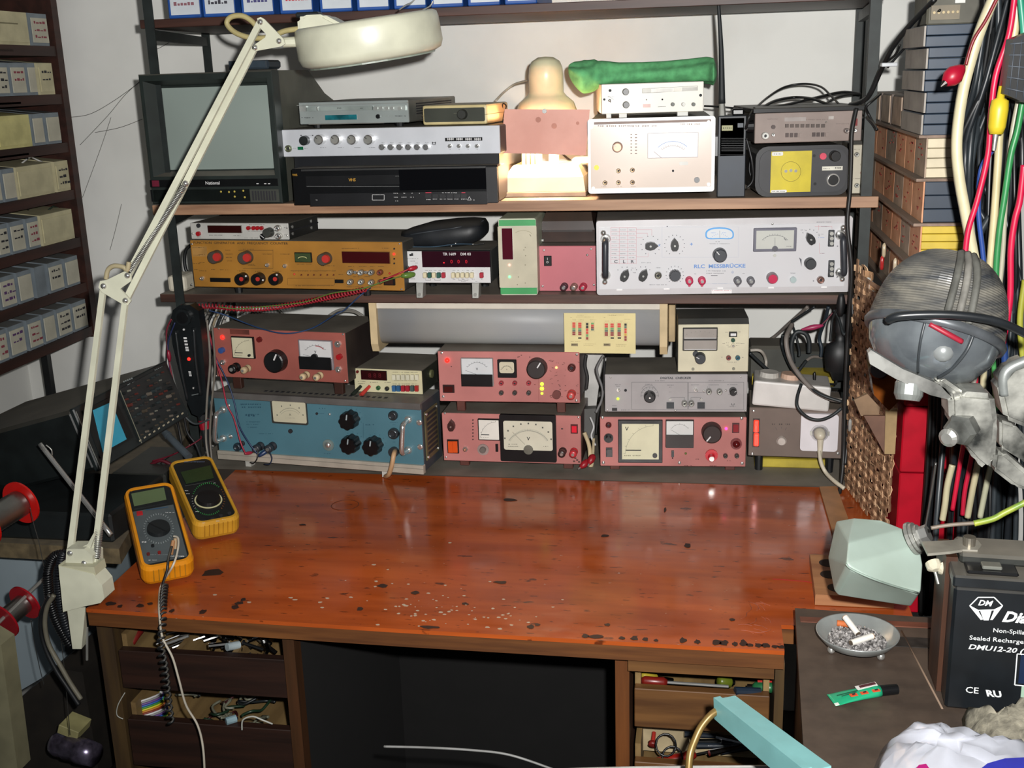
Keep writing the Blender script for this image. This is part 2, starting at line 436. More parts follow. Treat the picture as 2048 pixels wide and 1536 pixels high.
    def handle(s, x, ytop, ybot, reach=.026, r=.005, mat=None, up=None, boss=True):
        a = s.P(x, ytop); b = s.P(x, ybot)
        m = MB()
        m.tube([(a[0],0,a[1]), (a[0],-reach*.8,a[1]-.002), (a[0],-reach,a[1]-.012), (b[0],-reach,b[1]+.012), (b[0],-reach*.8,b[1]+.002), (b[0],0,b[1])], r, 10, 5)
        h = s.add('handle', m, mat or CHROME)
        if boss:
            for q in (a, b):
                s.add('handle_boss', MB().cyl((q[0],0,q[1]),(q[0],-.004,q[1]), r*1.7, r*1.3, 12), CHROME, h)
        return h
def wire(name, label, pts, r, mat, cat='cable', group=None, n=7, cuts=8, parent=None):
    m = MB(); c = Vector(pts[0]); m.tube([Vector(p)-c for p in pts], r, n, cuts)
    o = m.build(name, mat, parent, loc=c)
    if parent is None: tag(o, label, cat, group)
    return o
def coil_pts(pts, rad, turns, cuts=8, per=8):
    P = spline([Vector(p) for p in pts], cuts); out = []
    L = [0]
    for a, b in zip(P, P[1:]): L.append(L[-1]+(b-a).length)
    N = int(turns*per)
    for i in range(N+1):
        d = L[-1]*i/N; j = 0
        while j < len(L)-2 and L[j+1] < d: j += 1
        t = (d-L[j])/max(1e-9, L[j+1]-L[j]); p = P[j].lerp(P[j+1], t); tg = (P[j+1]-P[j]).normalized()
        a = tg.orthogonal().normalized() if abs(tg.z) > .98 else tg.cross(V(0,0,1)).normalized(); b = tg.cross(a)
        th = 2*PI*i/per
        out.append(p + a*rad*math.cos(th) + b*rad*math.sin(th))
    return out
# ------------------------------------------------------------ room
WALL = M('#ebebe6', .85, var=.07, scale=3.0, bump=.25)
YW = 2.46
struct('wall_back', MB().box(-1.75, .95, YW, YW+.1, 0, 2.6), WALL)
struct('wall_left', MB().box(-1.75, -1.65, -1.0, YW, 0, 2.6), WALL)
struct('wall_right', MB().box(.85, .95, -1.0, YW, 0, 2.6), M('#3d3934', .85, var=.2, scale=4))
struct('floor', MB().box(-1.75, .95, -1.0, YW, -.1, 0), M('#2e2520', .8, var=.2, scale=8))
struct('ceiling', MB().box(-1.75, .95, -1.0, YW, 2.6, 2.7), M('#8d8d88', .9, var=.05))
SH_PALE = wood('#b08a6c', '#86634b', 5, (1, 14, 14), .55, dust=.75)
SH_DARK = wood('#55382c', '#38241d', 5, (1, 14, 14), .5, dust=.9)
SH_TOP = wood('#4a2c22', '#331d17', 5, (1, 14, 14), .5)
XR = .276
tag(MB().box(-1.03, XR+.012, 1.992, 2.43, 1.253, 1.272, .001).build('wall_shelf', SH_PALE), 'pale brown wooden shelf carrying the television and the lamp', 'shelf')
tag(MB().box(-1.042, XR+.012, 2.006, 2.43, 1.083, 1.0995, .001).build('wall_shelf', SH_DARK), 'dark brown wooden shelf carrying the ochre instrument and the wide white bridge', 'shelf')
tag(MB().box(-1.02, XR+.012, 2.006, 2.32, 1.590, 1.605, .001).build('wall_shelf', SH_TOP), 'dark brown shelf at the very top, carrying blue boxes', 'shelf')
IRON = M('#242b2a', .55, .2, var=.2, scale=30)
def frame(px, name_label, xr_, xf):
    t = empty('shelf_frame', (xf, 2.2, 0), name_label, 'frame')
    def ang(x, y, z0, z1, n):
        m = MB().box(x-.009, x+.009, y-.0012, y+.0012, z0, z1); m.box(x-.009, x-.0066, y, y+.016, z0, z1)
        m.build(n, IRON, t, loc=(-xf, -2.2, 0))
    ang(xf, 2.0015, .765, 2.0, 'post'); ang(xr_, 2.43, .77, 2.0, 'post')
    for z in (1.243, 1.073, 1.578):
        a, b = V(xf, 2.005, z), V(xr_, 2.425, z)
        MB().ring([[a+V(-.006,0,-.009), a+V(.006,0,-.009), a+V(.006,0,.009), a+V(-.006,0,.009)], [b+V(-.006,0,-.009), b+V(.006,0,-.009), b+V(.006,0,.009), b+V(-.006,0,.009)]]).build('bracket', IRON, t, loc=(-xf, -2.2, 0))
frame(0, 'black iron angle frame holding the left ends of the shelves', oy(414, 100, 2.43).x, oy(341, 434, 2.0).x)
frame(0, 'black iron angle frame holding the right ends of the shelves', oy(1719, 100, 2.43).x, oy(1748, 100, 2.0).x)
# ------------------------------------------------------------ blue boxes on the top shelf
BLUE = M('#1f4f9a', .5, var=.1)
for i, (a, b, ink) in enumerate([(336,401,'#8a5a64'),(405,470,'#3a3a44'),(482,547,'#4a4a7a'),(559,625,'#c02a3a'),(639,704,'#46464e'),(713,778,'#46464e'),(787,852,'#3e3e50'),(861,926,'#3e3e50'),(935,1000,'#46464e'),(1009,1074,'#46464e')]):
    p, q = oy(a, 22-i*2, 2.02), oy(b, 22-i*2, 2.02); W = q.x-p.x
    names = ['at the far left','second from the left','third from the left','bold red writing','next right of the red-lettered box','two right of the red-lettered box','three right of the red-lettered box','fourth from the right','third from the right','second from the right'] or ['at the left end','second from the left','third from the left','with bold red handwriting','just right of the red lettered one','second right of the red lettered one','third right of the red lettered one','','','']
    t = empty('storage_box', ((p.x+q.x)/2, 2.12, 1.6055), 'blue box with a white label on the top shelf, %s' % names[i], 'box', 'blue boxes on the top shelf')
    MB().box(-W/2, W/2, -.1, .1, 0, .11, .002).build('box_body', BLUE, t)
    lb = MB().box(-W/2+.006, W/2-.001, -.1012, -.0995, .006, .075).build('label_card', M('#ccd2d8', .6, var=.04), t)
    rn = random.Random(i); m = MB()
    for row, hh in ((.022, .008), (.040, .006)):
        x = -W/2+.013
        while x < W/2-.012:
            l = rn.uniform(.003, .006); m.box(x, x+l, -.1016, -.1008, row, row+hh*rn.uniform(.3, 1)); x += l+.0018
    m.build('handwriting', M(ink, .7, var=0), lb)
# ------------------------------------------------------------ upper shelf instruments
K = dict(org=(270,0), sc=3.2508)
d = Dev('television', 'black portable television with a grey screen on the upper shelf', 'television', (45,475), (910,465), (940,1325), (90,1325), 1.985, -2, .34, zb=1.272, **K)
TVB = M('#1d2623', .5, var=.15, dust=.8); TVC = M('#5f6056', .6, var=.15, dust=.5, scale=12)
prof = [(.031,0),(.031,d.h),(.18,d.h),(.26,d.h-.045),(.34,d.h-.07),(.34,.0),]
d.add('cabinet', MB().prism(prof, (.002,0,0), (0,1,0), (0,0,1), (d.w-.004,0,0)), TVC)
a, b = d.P(200,1100), d.P(862,568); e = d.P(60,1150)[1]
m = MB()
def fr4(x0,x1,z0,z1,y): return [V(x0,y,z0),V(x1,y,z0),V(x1,y,z1),V(x0,y,z1)]
o1 = fr4(0,d.w,0,d.h,.0305); o2 = fr4(0,d.w,0,d.h,.001); o2b = fr4(.002,d.w-.002,.002,d.h-.002,-.001)
i1 = fr4(.008,d.w-.01,e,d.h-.012,-.001); i2 = fr4(a[0]-.006,b[0]+.006,a[1]-.006,b[1]+.008,.022); i3 = fr4(a[0],b[0],a[1],b[1],.024)
m.ring([o1,o2,o2b,i1,i2,i3], cap=False, capend=False); d.add('bezel', m, TVB)
m = MB(); m.sm = True; nx, nz = 12, 10
g = [[m.bm.verts.new((a[0]-.004+(b[0]-a[0]+.008)*i/nx, .024-.010*(1-(2*i/nx-1)**2)*(1-(2*j/nz-1)**2)-.001, a[1]-.004+(b[1]-a[1]+.008)*j/nz)) for i in range(nx+1)] for j in range(nz+1)]
for j in range(nz):
    for i in range(nx): m._post([m.bm.faces.new((g[j][i], g[j][i+1], g[j+1][i+1], g[j+1][i]))])
d.add('screen', m, M('#8b9791', .35, var=.03, scale=4))
d.rect(105,1160,930,1218,.003,0,M('#0d0f10',.3),'control_strip'); d.text('National', 510,1189,20,INKW,.015,y=-.003)
for x in (795,845,870): d.mark(x,1190,x+14,1196,INKW,-.003)
d.rect(120,1172,160,1212,.001,-.003,M('#6a1f33',.4),'badge')
d.rect(110,1228,745,1312,.001,0,BLACKP,'control_flap')
for x,y in ((648,1245),(650,1278),(560,1246),(612,1248),(705,1240),(715,1282)): d.led(x,y,7,M('#b8a64a',.4,var=0),.002)
d.rect(755,1230,936,1314,.002,0,M('#3a3d36',.6,dust=.6),'speaker_grille')
for k in range(9): d.mark(768+18*k,1240,774+18*k,1302,INK,-.002)
d.feet((.1,.9), ys=(.03,.9)); d.finish()
d = Dev('cassette_case', 'dark blue-grey plastic case lying on top of the television', 'case', (605,400),(865,385),(865,448),(612,455), 2.12, 0, .07, zb=1.505, **K)
d.case(M('#2f3a44',.4,dust=.6), M('#2f3a44',.4,dust=.6), .004); d.rect(700,395,850,440,.003,0,M('#3d4a55',.35),'lid'); d.rect(640,410,690,440,.002,0,BLACKP,'latch'); d.finish()

A = dict(org=(540,160), sc=3.938)
SILV = M('#b9bdb9', .32, .55, var=.05)
d = Dev('video_recorder', 'black video recorder under the silver amplifier on the upper shelf', 'video recorder', (165,720),(1790,690),(1805,985),(200,1005), 1.955, .5, .33, zb=1.272, **A)
d.case(M('#221d1a',.5,dust=.85,col2='#2c2018'), M('#0c0d0f',.25,var=.1), .003)
d.rect(290,765,1020,852,.002,0,M('#121315',.3),'cassette_door'); d.rect(1025,705,1700,888,.002,0,M('#08080a',.08,var=0),'display_window')
d.rect(1712,705,1790,985,.003,0,M('#1b1c1f',.4),'side_trim')
d.rect(250,712,1700,724,.003,0,M('#2b2c2c',.4),'top_lip')
d.rect(330,893,1712,1010,.006,0,M('#131417',.35),'control_panel')
g = M('#b98a2a',.5,var=0)
d.text('VHS',652,806,22,g,.03,y=-.002); d.text('VHS',198,768,16,g,.02)
d.line([(290,857),(1020,857)],2,M('#7a7c7c',.5,var=0)); d.line([(990,776),(1020,776)],2,M('#7a7c7c',.5,var=0),-.002)
d.line([(815,920),(908,920),(908,962),(815,962),(815,920)],3,INKW,-.006)
for x,y,l in ((980,909,40),(1058,909,14),(1122,909,14),(1182,909,16),(985,940,32),(1045,940,38),(1112,940,32),(995,970,22),(1362,905,120),(1240,958,34),(1290,955,38),(1345,955,48),(1402,955,42),(1458,955,40),(1512,955,44),(372,962,14)): d.words(x,x+l,y,6,INKW,yy=-.006)
for x0,x1 in ((1232,1278),(1515,1545)): d.mark(x0,900,x1,908,M('#a8203a',.5,var=0),-.006)
d.line([(1562,962),(1577,935),(1592,962),(1562,962)],2.5,INKW,-.006); d.led(1612,962,6,INKW,.007); 
for x in (1232,1290,1345,1402,1458,1512): d.rect(x,915,x+42,945,.0075,0,M('#1c1d20',.4),'key')
d.feet(); d.finish()

d = Dev('amplifier', 'silver-fronted stereo amplifier with round knobs between video recorder and disc player', 'amplifier', (75,395),(1810,355),(1812,580),(85,605), 2.0, -2.75, .3, zb=1.329, **A)
d.case(M('#20201e',.5,dust=.95), M('#d3d6dc',.35,.25,var=.03), .002)
d.add('plinth', MB().box(.02,d.w-.005,.012,d.d,-d.gap+.001,0), M('#15171b',.4))
KN = M('#e4e4e2', .2, .9, var=.03)
d.cyl(283,475,34,.012,M('#3c3f40',.3,.6),'knob'); d.jack(148,540,26,M('#a0a88a',.3,.8))
for x in (405,533,662,792): d.knob(x,467,38,KN,STEEL,.016,135,name='knob',mark=INK)
for i in range(6): d.knob(893+69*i,525,24,KN,None,.012,120,mark=INK)
d.rect(220,525,262,551,.0008,0,M('#0f5a3a',.3,emit=.15),'power_lamp')
for x in (395,535,665,780): d.words(x,x+48,532,5); 
for x in range(6): d.words(878+69*x,905+69*x,493,4)
d.words(180,210,540,4); d.words(268,298,540,4); d.mark(240,433,252,440); d.mark(332,433,342,440); d.line([(255,437),(330,437)],1)
d.line([(1281,487),(1281,504)],6); d.line([(1303,487),(1303,504)],6); d.line([(1276,495),(1308,495)],4); d.mark(1278,508,1306,512)
d.rect(1380,450,1672,483,.0006,0,BLACKP,'name_plate')
for i in range(4):
    x = 1405+71*i; d.text('HHH', x+18,466,17,INKW,.05,y=-.0007); d.toggle(x+14,520,18,.5,.3,.008); d.mark(x+12,545,x+16,550)
d.finish()

d = Dev('dvd_player', 'silver disc player lying on the left of the amplifier', 'disc player', (225,180),(1085,155),(1095,340),(235,345), 2.04, -6, .27, zb=1.4035, **A)
d.case(M('#73756f',.4,.4,dust=.75), M('#a9b2b0',.35,.4,var=.04), .002)
d.rect(222,180,1088,198,.006,0,SILV,'top_trim'); d.rect(240,205,290,248,.004,0,SILV,'button'); d.rect(298,203,812,246,.005,0,M('#a5b0ac',.35,.3),'disc_tray')
d.rect(822,200,1072,243,.005,0,M('#bcc4c0',.3,.4),'button_row')
for x in (845,885,930,970,1030): d.cyl(x,222,13,.0075,SILV,'button')
d.rect(437,272,684,316,.001,0,M('#1d6a74',.15,var=.25,scale=60),'display'); d.cyl(853,287,16,.003,BLACKP,'infrared_window')
d.words(250,345,298,9); d.words(885,970,284,7,M('#8a8f88',.6)); d.words(985,1070,284,8); d.text('DVD',555,222,12,INK,y=-.005); d.words(720,740,222,8,yy=-.005)
d.rect(378,212,386,240,.0055,0,CHROME,'badge'); d.mark(305,340,900,346,STEEL)
d.feet(mat=BLACK); d.vents(5,.15,.9,.35,.8); d.finish()

d = Dev('junction_box', 'small cream plastic box with a dark front on the right of the amplifier', 'box', (1195,200),(1705,190),(1710,350),(1205,355), 2.02, -6, .14, zb=1.4035, **A)
CR = M('#cdbd8c', .45, var=.08, dust=.6)
d.add('case', MB().box(0,d.w,0,d.d,0,d.h,.004,seg=2), CR)
d.rect(1218,214,1690,334,.001,0,M('#35382f',.5,var=.1),'front_plate',rr=.003)
d.knob(1520,270,38,M('#2a2c27',.5),None,.01); d.line([(1205,285),(1690,278)],1.5,M('#8d8360',.6)); d.words(1450,1480,262,6,M('#6d6d5c',.6),yy=-.001)
m = MB().box(-.001,d.w+.001,-.0006,d.d,d.h*.47,d.h*.49); d.add('seam', m, M('#8d7f58',.6)); d.finish()
p = oy(1008,212,2.1)
wire('signal_lead', 'short looped black lead behind the small cream box', [p+V(-.006,.02,-.01), p+V(-.002,0,.004), p+V(.006,-.01,0), p+V(.002,-.012,-.012), p+V(-.002,-.01,-.03)], .0012, BLACK)

# ------------------------------------------------------------ desk lamp with the pink board
B = dict(org=(980,80), sc=3.938)
def bp(x, y, Y): return oy(980+x/3.938, 80+y/3.938, Y)
LY = 2.13
top = bp(450,130,LY); sh = bp(450,545,LY); k = (bp(550,300,LY)-bp(450,300,LY)).x/100
base = V(top.x-.003, LY, 1.2725)
t = empty('desk_lamp', base, 'cream enamel desk lamp with its shade bowed over its own square base', 'lamp')
ENAM = M('#dcd8b4', .3, var=.05)
m = MB(); m.sm = True
H = top.z-base.z
prof = [(.0001,0),(60*k,-5*k),(110*k,-35*k),(130*k,-80*k),(136*k,-140*k),(136*k,-270*k),(160*k,-300*k),(215*k,-345*k),(240*k,-410*k),(244*k,-520*k),(239*k,-520*k),(234*k,-410*k),(205*k,-350*k),(130*k,-300*k),(128*k,-200*k),(60*k,-110*k),(.0001,-100*k)]
m.lathe([(r_,H+h_) for r_,h_ in prof], n=36, cap=False); m.build('lamp_shade', ENAM, t)
blb = base + V(0,0,H-470*k)
m = MB(); m.sphere((0,0,H-450*k), .024, (1,1,1.15)); m.cyl((0,0,H-400*k),(0,0,H-200*k),.012); m.build('bulb', M('#ffd9a0', .3, emit=14, var=0), t)
lp = bpy.data.lights.new('bulb_light', 'POINT'); lp.energy = 6.5; lp.color = (1.0, .70, .45); lp.shadow_soft_size = .02
lo = bpy.data.objects.new('bulb_light', lp); COL.objects.link(lo); lo.parent = t; lo.location = (0,-.035,H-545*k); 
LB = M('#eadfc6', .4, var=.04)
fy = -.05
m = MB(); w2 = .066
m.ring([[V(-w2-.012,-.075,.008),V(w2+.012,-.075,.008),V(w2+.012,.075,.008),V(-w2-.012,.075,.008)],[V(-w2-.006,-.07,.034),V(w2+.008,-.07,.034),V(w2+.008,.07,.034),V(-w2-.006,.07,.034)],[V(-w2+.006,-.04,.053),V(w2-.004,-.04,.053),V(w2-.004,.06,.053),V(-w2+.006,.06,.053)]])
m.build('base', LB, t)
MB().box(-w2-.022,w2+.014,-.085,.08,.0,.0085,.001).build('base_plate', M('#a58f78',.5), t)
m = MB().cyl((.013,-.012,.05),(.016,.0,.20),.0095,n=14); m.build('stem', LB, t)
for i in range(4): MB().box(-.046+.0085*i,-.040+.0085*i,-.02,.03,.05,.078,.0008).build('rib', LB, t)
MB().box(.045,.085,.0,.045,.05,.062,.003).build('switch_box', LB, t)
q = [bp(115,545,2.03), bp(785,548,2.03), bp(755,908,2.03), bp(85,890,2.03)]
t = empty('circuit_board', (q[0]+q[1])/2, 'blank pink circuit board screwed to the front of the lamp shade', 'board')
m = MB(); c = t.location; a = [p-c for p in q]; m.ring([a, [p+V(0,.0016,0) for p in a]]); m.build('board', M('#d79f90', .5, var=.05, scale=12, col2='#c98f80'), t)
p = bp(430,560,2.03)-c; m = MB(); m.cyl(p, p+V(0,-.003,0), .0045, .004, 10); m.cyl(p+V(0,.001,0), p+V(0,.04,0), .002, n=8); m.build('screw', CHROME, t)
m = MB()
for (x,y,rx) in ((380,628,.005),(505,677,.005),(690,655,.003)):
    p = bp(x,y,2.03)-c; m.cyl(p+V(0,.0001,0), p+V(0,-.0003,0), rx, n=12)
m.build('stain', M('#c08474',.7,var=.1), t, kind='stuff')
wire('lamp_cord', 'pale cord arching from the cream desk lamp to the wall', [bp(45,480,2.25),bp(110,410,2.3),bp(200,345,2.3),bp(330,315,2.22),bp(380,320,LY+.05)], .0022, M('#cdc5b4',.6))
for i, (pts, col) in enumerate([([(-30,1060,2.3),(250,930,2.35),(480,1000,2.38),(760,1080,2.4)],'#cdb9a6'),([(300,900,2.35),(330,940,2.35),(450,1090,2.3)],'#4a3a34'),([(560,890,2.38),(650,960,2.38),(800,1060,2.36)],'#3c302c'),([(320,910,2.36),(420,980,2.36),(640,1000,2.38),(780,1050,2.4)],'#a08c80')]):
    wire('electric_cord', ['beige cord on the wall behind the lamp base','brown cord dropping behind the ribs of the lamp base','dark cord slanting down to the right of the lamp stem','thin grey-brown cord behind the lamp stem'][i], [bp(*p) for p in pts], .002, M(col,.6))
# ------------------------------------------------------------ level meter and what stands on it
d = Dev('level_meter', 'large white-framed meter instrument lit by the lamp, with a clear panel', 'instrument', (780,630),(1765,590),(1775,1185),(765,1215), 2.0, 3, .3, zb=1.272, **B)
d.case(M('#4c4843',.5,dust=.8), None, .003, inset=.002)
m = MB(); m.prism(rrect(0,d.w,0,d.h,.005), (0,-.004,0), (1,0,0), (0,0,1), (0,.008,0)); d.add('front_frame', m, M('#e9e9e9',.25,var=.02))
d.rect(797,648,1748,1168,.0012,-.004,M('#d9c8ba',.25,var=.05,scale=6),'front_panel')
y = -.0052
t = M('#8c7a72',.6,var=0)
d.words(850,1310,677,13,t,yy=y); d.words(1500,1660,662,10,t,yy=y); d.mark(820,642,1740,646,t,y)
fr = d.rect(1240,722,1640,930,.004,y,M('#e3e0e0',.25,var=.02),'meter',bev=.001)
d.arc(1440,960,165,165,48,135,5,M('#8aa2c8',.5,var=0),y=y-.0045,parent=fr); d.arc(1440,960,130,130,50,130,2.5,t,y=y-.0045,parent=fr); d.ticks(1440,960,130,145,50,130,11,t,2.5,y-.0045,fr)
d.line([(1290,875),(1350,925)],3,t,y-.0045,fr)
for i,x in enumerate((1115,1150)):
    for j in range(7): d.mark(x-8,738+25*j,x+(8 if i else 4),746+25*j,t,y)
d.knob(1005,840,42,M('#9a7a68',.4,.3),M('#c09c84',.4,.3),.02,150,name='knob')
for x,yy in ((1012,1028),(1122,1022),(907,1122),(1012,1120),(1122,1118)): d.jack(x,yy,19,M('#b8a48c',.3,.8),.012)
for x in (880,1000,1110): d.words(x,x+40,1152,5,t,yy=y)
d.cyl(1441,1028,9,.0065,INK,'hole'); d.cyl(1628,1098,22,.012,M('#77787a',.4),'knob'); d.cyl(840,1003,20,.0062,M('#e6da4a',.5),'sticker')
for p in ((800,682),(1720,645),(815,1165),(1720,1133)): d.cyl(*p,14,.009,STEEL,'screw',n=12)
d.rect(1490,955,1560,985,.0065,0,WHITE,'badge',rr=.002); d.finish()
d = Dev('frequency_counter', 'small white counter standing on the white-framed meter, under the green cloth', 'instrument', (872,355),(1680,320),(1685,555),(885,590), 2.0, 8, .2, zb=1.4115, **B)
d.case(M('#d0cdc4',.5,dust=.5), M('#e6e3d8',.4,var=.03), .001)
for p in ((1067,408),(1070,510)): d.knob(*p,27,BLACKP,None,.012)
d.cyl(945,398,11,.003,INK,'button'); d.toggle(950,490,24,-.3,.4)
d.line([(930,440),(975,470)],2); d.words(925,980,448,5)
d.rect(1203,385,1268,415,.0015,0,M('#aaa89e',.3),'display'); d.rect(1270,380,1445,412,.0015,0,M('#dad8d0',.3),'display'); d.rect(1448,376,1508,405,.0015,0,M('#d4d0c4',.3),'display'); d.rect(1512,370,1635,402,.0015,0,M('#b4b2aa',.3),'display')
d.line([(1200,384),(1635,362),(1635,396),(1200,418),(1200,384)],2)
d.rect(1205,503,1264,532,.002,0,M('#d8b0a8',.4),'switch'); d.line([(1322,527),(1385,523)],3); d.led(1357,468,7,INK); d.led(1232,470,5,STEEL)
for x,m_ in ((1437,M('#4c5048',.4)),(1520,WHITE),(1600,M('#4c5048',.4))): d.knob(x,506,15,m_,None,.01)
d.cyl(900,468,9,.002,INK,'screw'); d.cyl(1658,435,11,.002,INK,'screw')
m = MB().box(.008,.016,-.004,.01,-d.gap,.0); m.box(.03,.043,-.004,.01,-d.gap,.0); m.box(d.w-.045,d.w-.027,-.004,.01,-d.gap,.0)
if d.gap > .002: d.add('feet', m, WHITE)
d.feet((.05,.95), ys=(.9,)); d.finish()
# green cloth
m = MB(); m.sm = True; rings = []
Pt = [(620,235,2.1),(660,265,2.1),(740,300,2.1),(880,275,2.12),(1020,268,2.13),(1200,262,2.13),(1380,258,2.13),(1550,250,2.13),(1700,245,2.12),(1760,255,2.1),(1786,262,2.1)]
Rv = [.006,.017,.026,.024,.0195,.0180,.0185,.0195,.022,.0215,.006]
c0 = bp(1200,262,2.13)
PP = spline([bp(*p)-c0 for p in Pt], 5); n = len(PP)
for i, p in enumerate(PP):
    f = i/(n-1)*(len(Rv)-1); a = int(min(f, len(Rv)-2)); rr = Rv[a]+(Rv[a+1]-Rv[a])*(f-a)
    ring = []
    for j in range(36):
        th = 2*PI*j/36; q = rr*(1+.10*math.cos(3*th+.5+i*.05)+.06*math.sin(5*th+i*.17)+(.16*math.cos(4*th+1) if i < 14 else 0))
        ring.append(p+V(0, q*1.3*math.cos(th), q*math.sin(th)))
    rings.append(ring)
m.ring(rings); tag(m.build('cloth', M('#62b074', .95, var=.14, scale=60, bump=.5), loc=c0), 'rolled green cloth lying on top of the small white counter', 'cloth')
# ------------------------------------------------------------ hand-held radio
d = Dev('walkie_talkie', 'black hand-held radio with a long whip antenna standing on the upper shelf', 'radio', (1785,600),(2010,595),(2018,1235),(1800,1240), 2.0, 0, .045, zb=1.272, **B)
RB = M('#20262d', .5, var=.12)
d.case(RB, RB, .004, y0=.0, fbev=.002)
d.rect(1825,672,1912,716,.001,0,M('#8f8f62',.5),'label_plate'); d.words(1835,1903,695,12,M('#3a3a20',.6),yy=-.001)
for k_ in range(8): d.line([(1822,775+14*k_),(1998,775+14*k_)],3,M('#11151a',.5,var=0))
d.mark(1950,655,1995,690,M('#39424c',.5,var=0)); d.line([(1800,905),(2010,905)],4,INK); d.rect(1803,912,2008,1228,.002,0,M('#1b2837',.5,var=.1),'battery_pack')
a, b = d.P(1905,600), d.P(2005,600); d.add('control_knob', MB().box(a[0],b[0],.008,.035,a[1],a[1]+.012,.003), BLACKP)
b = d.P(1778,830); d.add('talk_button', MB().box(b[0]-.002,b[0]+.006,.01,.035,b[1]-.02,b[1]+.015,.001), BLACKP)
a = d.P(1830,600); q = d.P(1828,505)
g = d.add('antenna_socket', MB().cyl((a[0],.02,a[1]),(q[0],.02,q[1]),.0065,.005,12), STEEL)
e = d.P(1795,-370); m = MB(); m.tube([(q[0],.02,q[1]),((q[0]+e[0])/2+.002,.02,(q[1]+e[1])/2),(e[0],.02,e[1])], .0062, 10, 6, taper=.4); d.add('antenna', m, M('#1d2225',.6)); d.finish()
wire('antenna_lead', 'thin black lead running behind the hand-held radio', [bp(1690,520,2.15),bp(1780,524,2.12),bp(1900,535,2.12),bp(2048,545,2.15),oy(1515,222,2.15)], .0018, BLACK)
# ------------------------------------------------------------ right end of the upper shelf
Cc = dict(org=(1400,60), sc=4.1525)
def cp(x, y, Y): return oy(1400+x/4.1525, 60+y/4.1525, Y)
d = Dev('power_unit', 'black rounded power unit with a yellow socket plate on the upper shelf', 'instrument', (450,980),(1240,945),(1245,1370),(470,1390), 1.995, 6, .16, zb=1.272, **Cc)
bk = M('#26272a',.45,var=.1,dust=.4)
for y0, y1, i_, nm in ((0,.16,0,'case'),(-.003,.001,.006,'front_panel')):
    d.add(nm, MB().prism(rrect(i_,d.w-i_,i_,d.h-i_,.02), (0,y0,0),(1,0,0),(0,0,1),(0,y1-y0,0)), bk if nm=='case' else M('#303135',.5,var=.1))
pl = d.rect(578,1002,926,1350,.002,-.003,M('#cdbb22',.4,var=.08),'socket_plate')
y = -.005
d.arc(750,1175,82,82,0,360,3,M('#6d6210',.6,var=0),24,y)
for x_,y_ in ((708,1172),(750,1166),(790,1170)): d.cyl(x_,y_,13,.0065,CHROME,'screw',y=0,n=10)
d.rect(592,1012,686,1046,.0005,y,WHITE,'label_sticker',rr=.002); d.rect(585,1326,716,1352,.0005,y,WHITE,'label_sticker',rr=.002)
d.words(612,665,1030,8,yy=y-.0006); d.words(598,700,1340,8,yy=y-.0006)
d.cyl(1015,1048,28,.008,M('#d84a62',.35),'push_button'); d.knob(1110,1045,46,BLACKP,None,.018)
d.rect(1010,1130,1182,1168,.0006,-.003,M('#d8d6c8',.5),'label_sticker'); d.words(1022,1075,1152,10,yy=-.0036); d.words(1118,1170,1146,12,yy=-.0036)
k_ = d.cyl(1100,1245,56,.006,CHROME,'dial_ring',r1=.95); d.cyl(1100,1245,43,.0075,BLACKP,'dial_window',parent=None)
for p in ((945,1045),(952,1278)): d.cyl(*p,12,.004,BLACKP,'screw')
d.finish()
d = Dev('pulse_generator', 'grey-brown instrument with small square keys on top of the yellow-plated unit', 'instrument', (450,700),(1340,660),(1350,900),(460,960), 1.985, 8, .2, zb=1.3585, **Cc)
gm = M('#8d7f78',.5,var=.06)
d.case(M('#33302e',.5,dust=.8), gm, .003)
d.add('top_rim', MB().box(-.004,d.w+.004,-.003,d.d,d.h,d.h+.008,.001), BLACK)
for x in (-1,1):
    xx = 0 if x < 0 else d.w; m = MB().cyl((xx,.02,d.h*.55),(xx+x*.010,.02,d.h*.55),.011,.010,14); h_ = d.add('handle_hub', m, BLACKP); d.add('hub_cap', MB().cyl((xx+x*.010,.02,d.h*.55),(xx+x*.012,.02,d.h*.55),.007,n=12), CHROME, h_)
d.rect(700,722,880,760,.0008,0,M('#a49c98',.3),'display'); d.rect(1065,715,1110,742,.001,0,M('#b0aaa4',.4),'display')
for i in range(8): d.rect(705+43*i,780,735+43*i,810,.003,0,M('#564a44',.5),'key')
for i in range(4): d.rect(708+37*i,855,735+37*i,890,.003,0,M('#4a3d3a',.5) if i < 3 else gm,'key')
for i in range(4): d.rect(930+37*i,850,957+37*i,885,.003,0,M('#4a3d3a',.5) if i < 3 else gm,'key')
d.jack(537,878,30,WHITE,.012); d.jack(605,870,16); d.cyl(607,805,17,.004,M('#4a3d3a',.5),'button')
d.jack(1212,835,22,M('#9c9490',.3,.6),.01); d.jack(1278,832,19,CHROME,.01); d.rect(1280,735,1306,795,.003,0,M('#7a2a2a',.4),'switch')
d.words(560,650,740,6,M('#5a4c46',.6)); d.words(880,1060,745,6,M('#5a4c46',.6)); d.words(1130,1240,780,5,M('#5a4c46',.6)); d.led(1045,765,8,CHROME)
d.finish()
d = Dev('output_panel', 'narrow pale grey instrument end with four sockets beside the black yellow-plated unit', 'instrument', (1262,960),(1425,945),(1410,1350),(1255,1365), 2.02, 2, .12, zb=1.272, **Cc)
d.case(M('#6b6558',.5,dust=.6), M('#b2ab98',.5,var=.06), .002)
for p,mt in (((1300,1033),STEEL),((1352,1118),STEEL),((1350,1185),M('#9a4a42',.4)),((1300,1290),STEEL)): d.jack(*p,20,mt,.008)
d.words(1280,1330,990,6); d.words(1275,1330,1235,6); d.cyl(1408,1200,9,.003,INK,'hole'); d.finish()
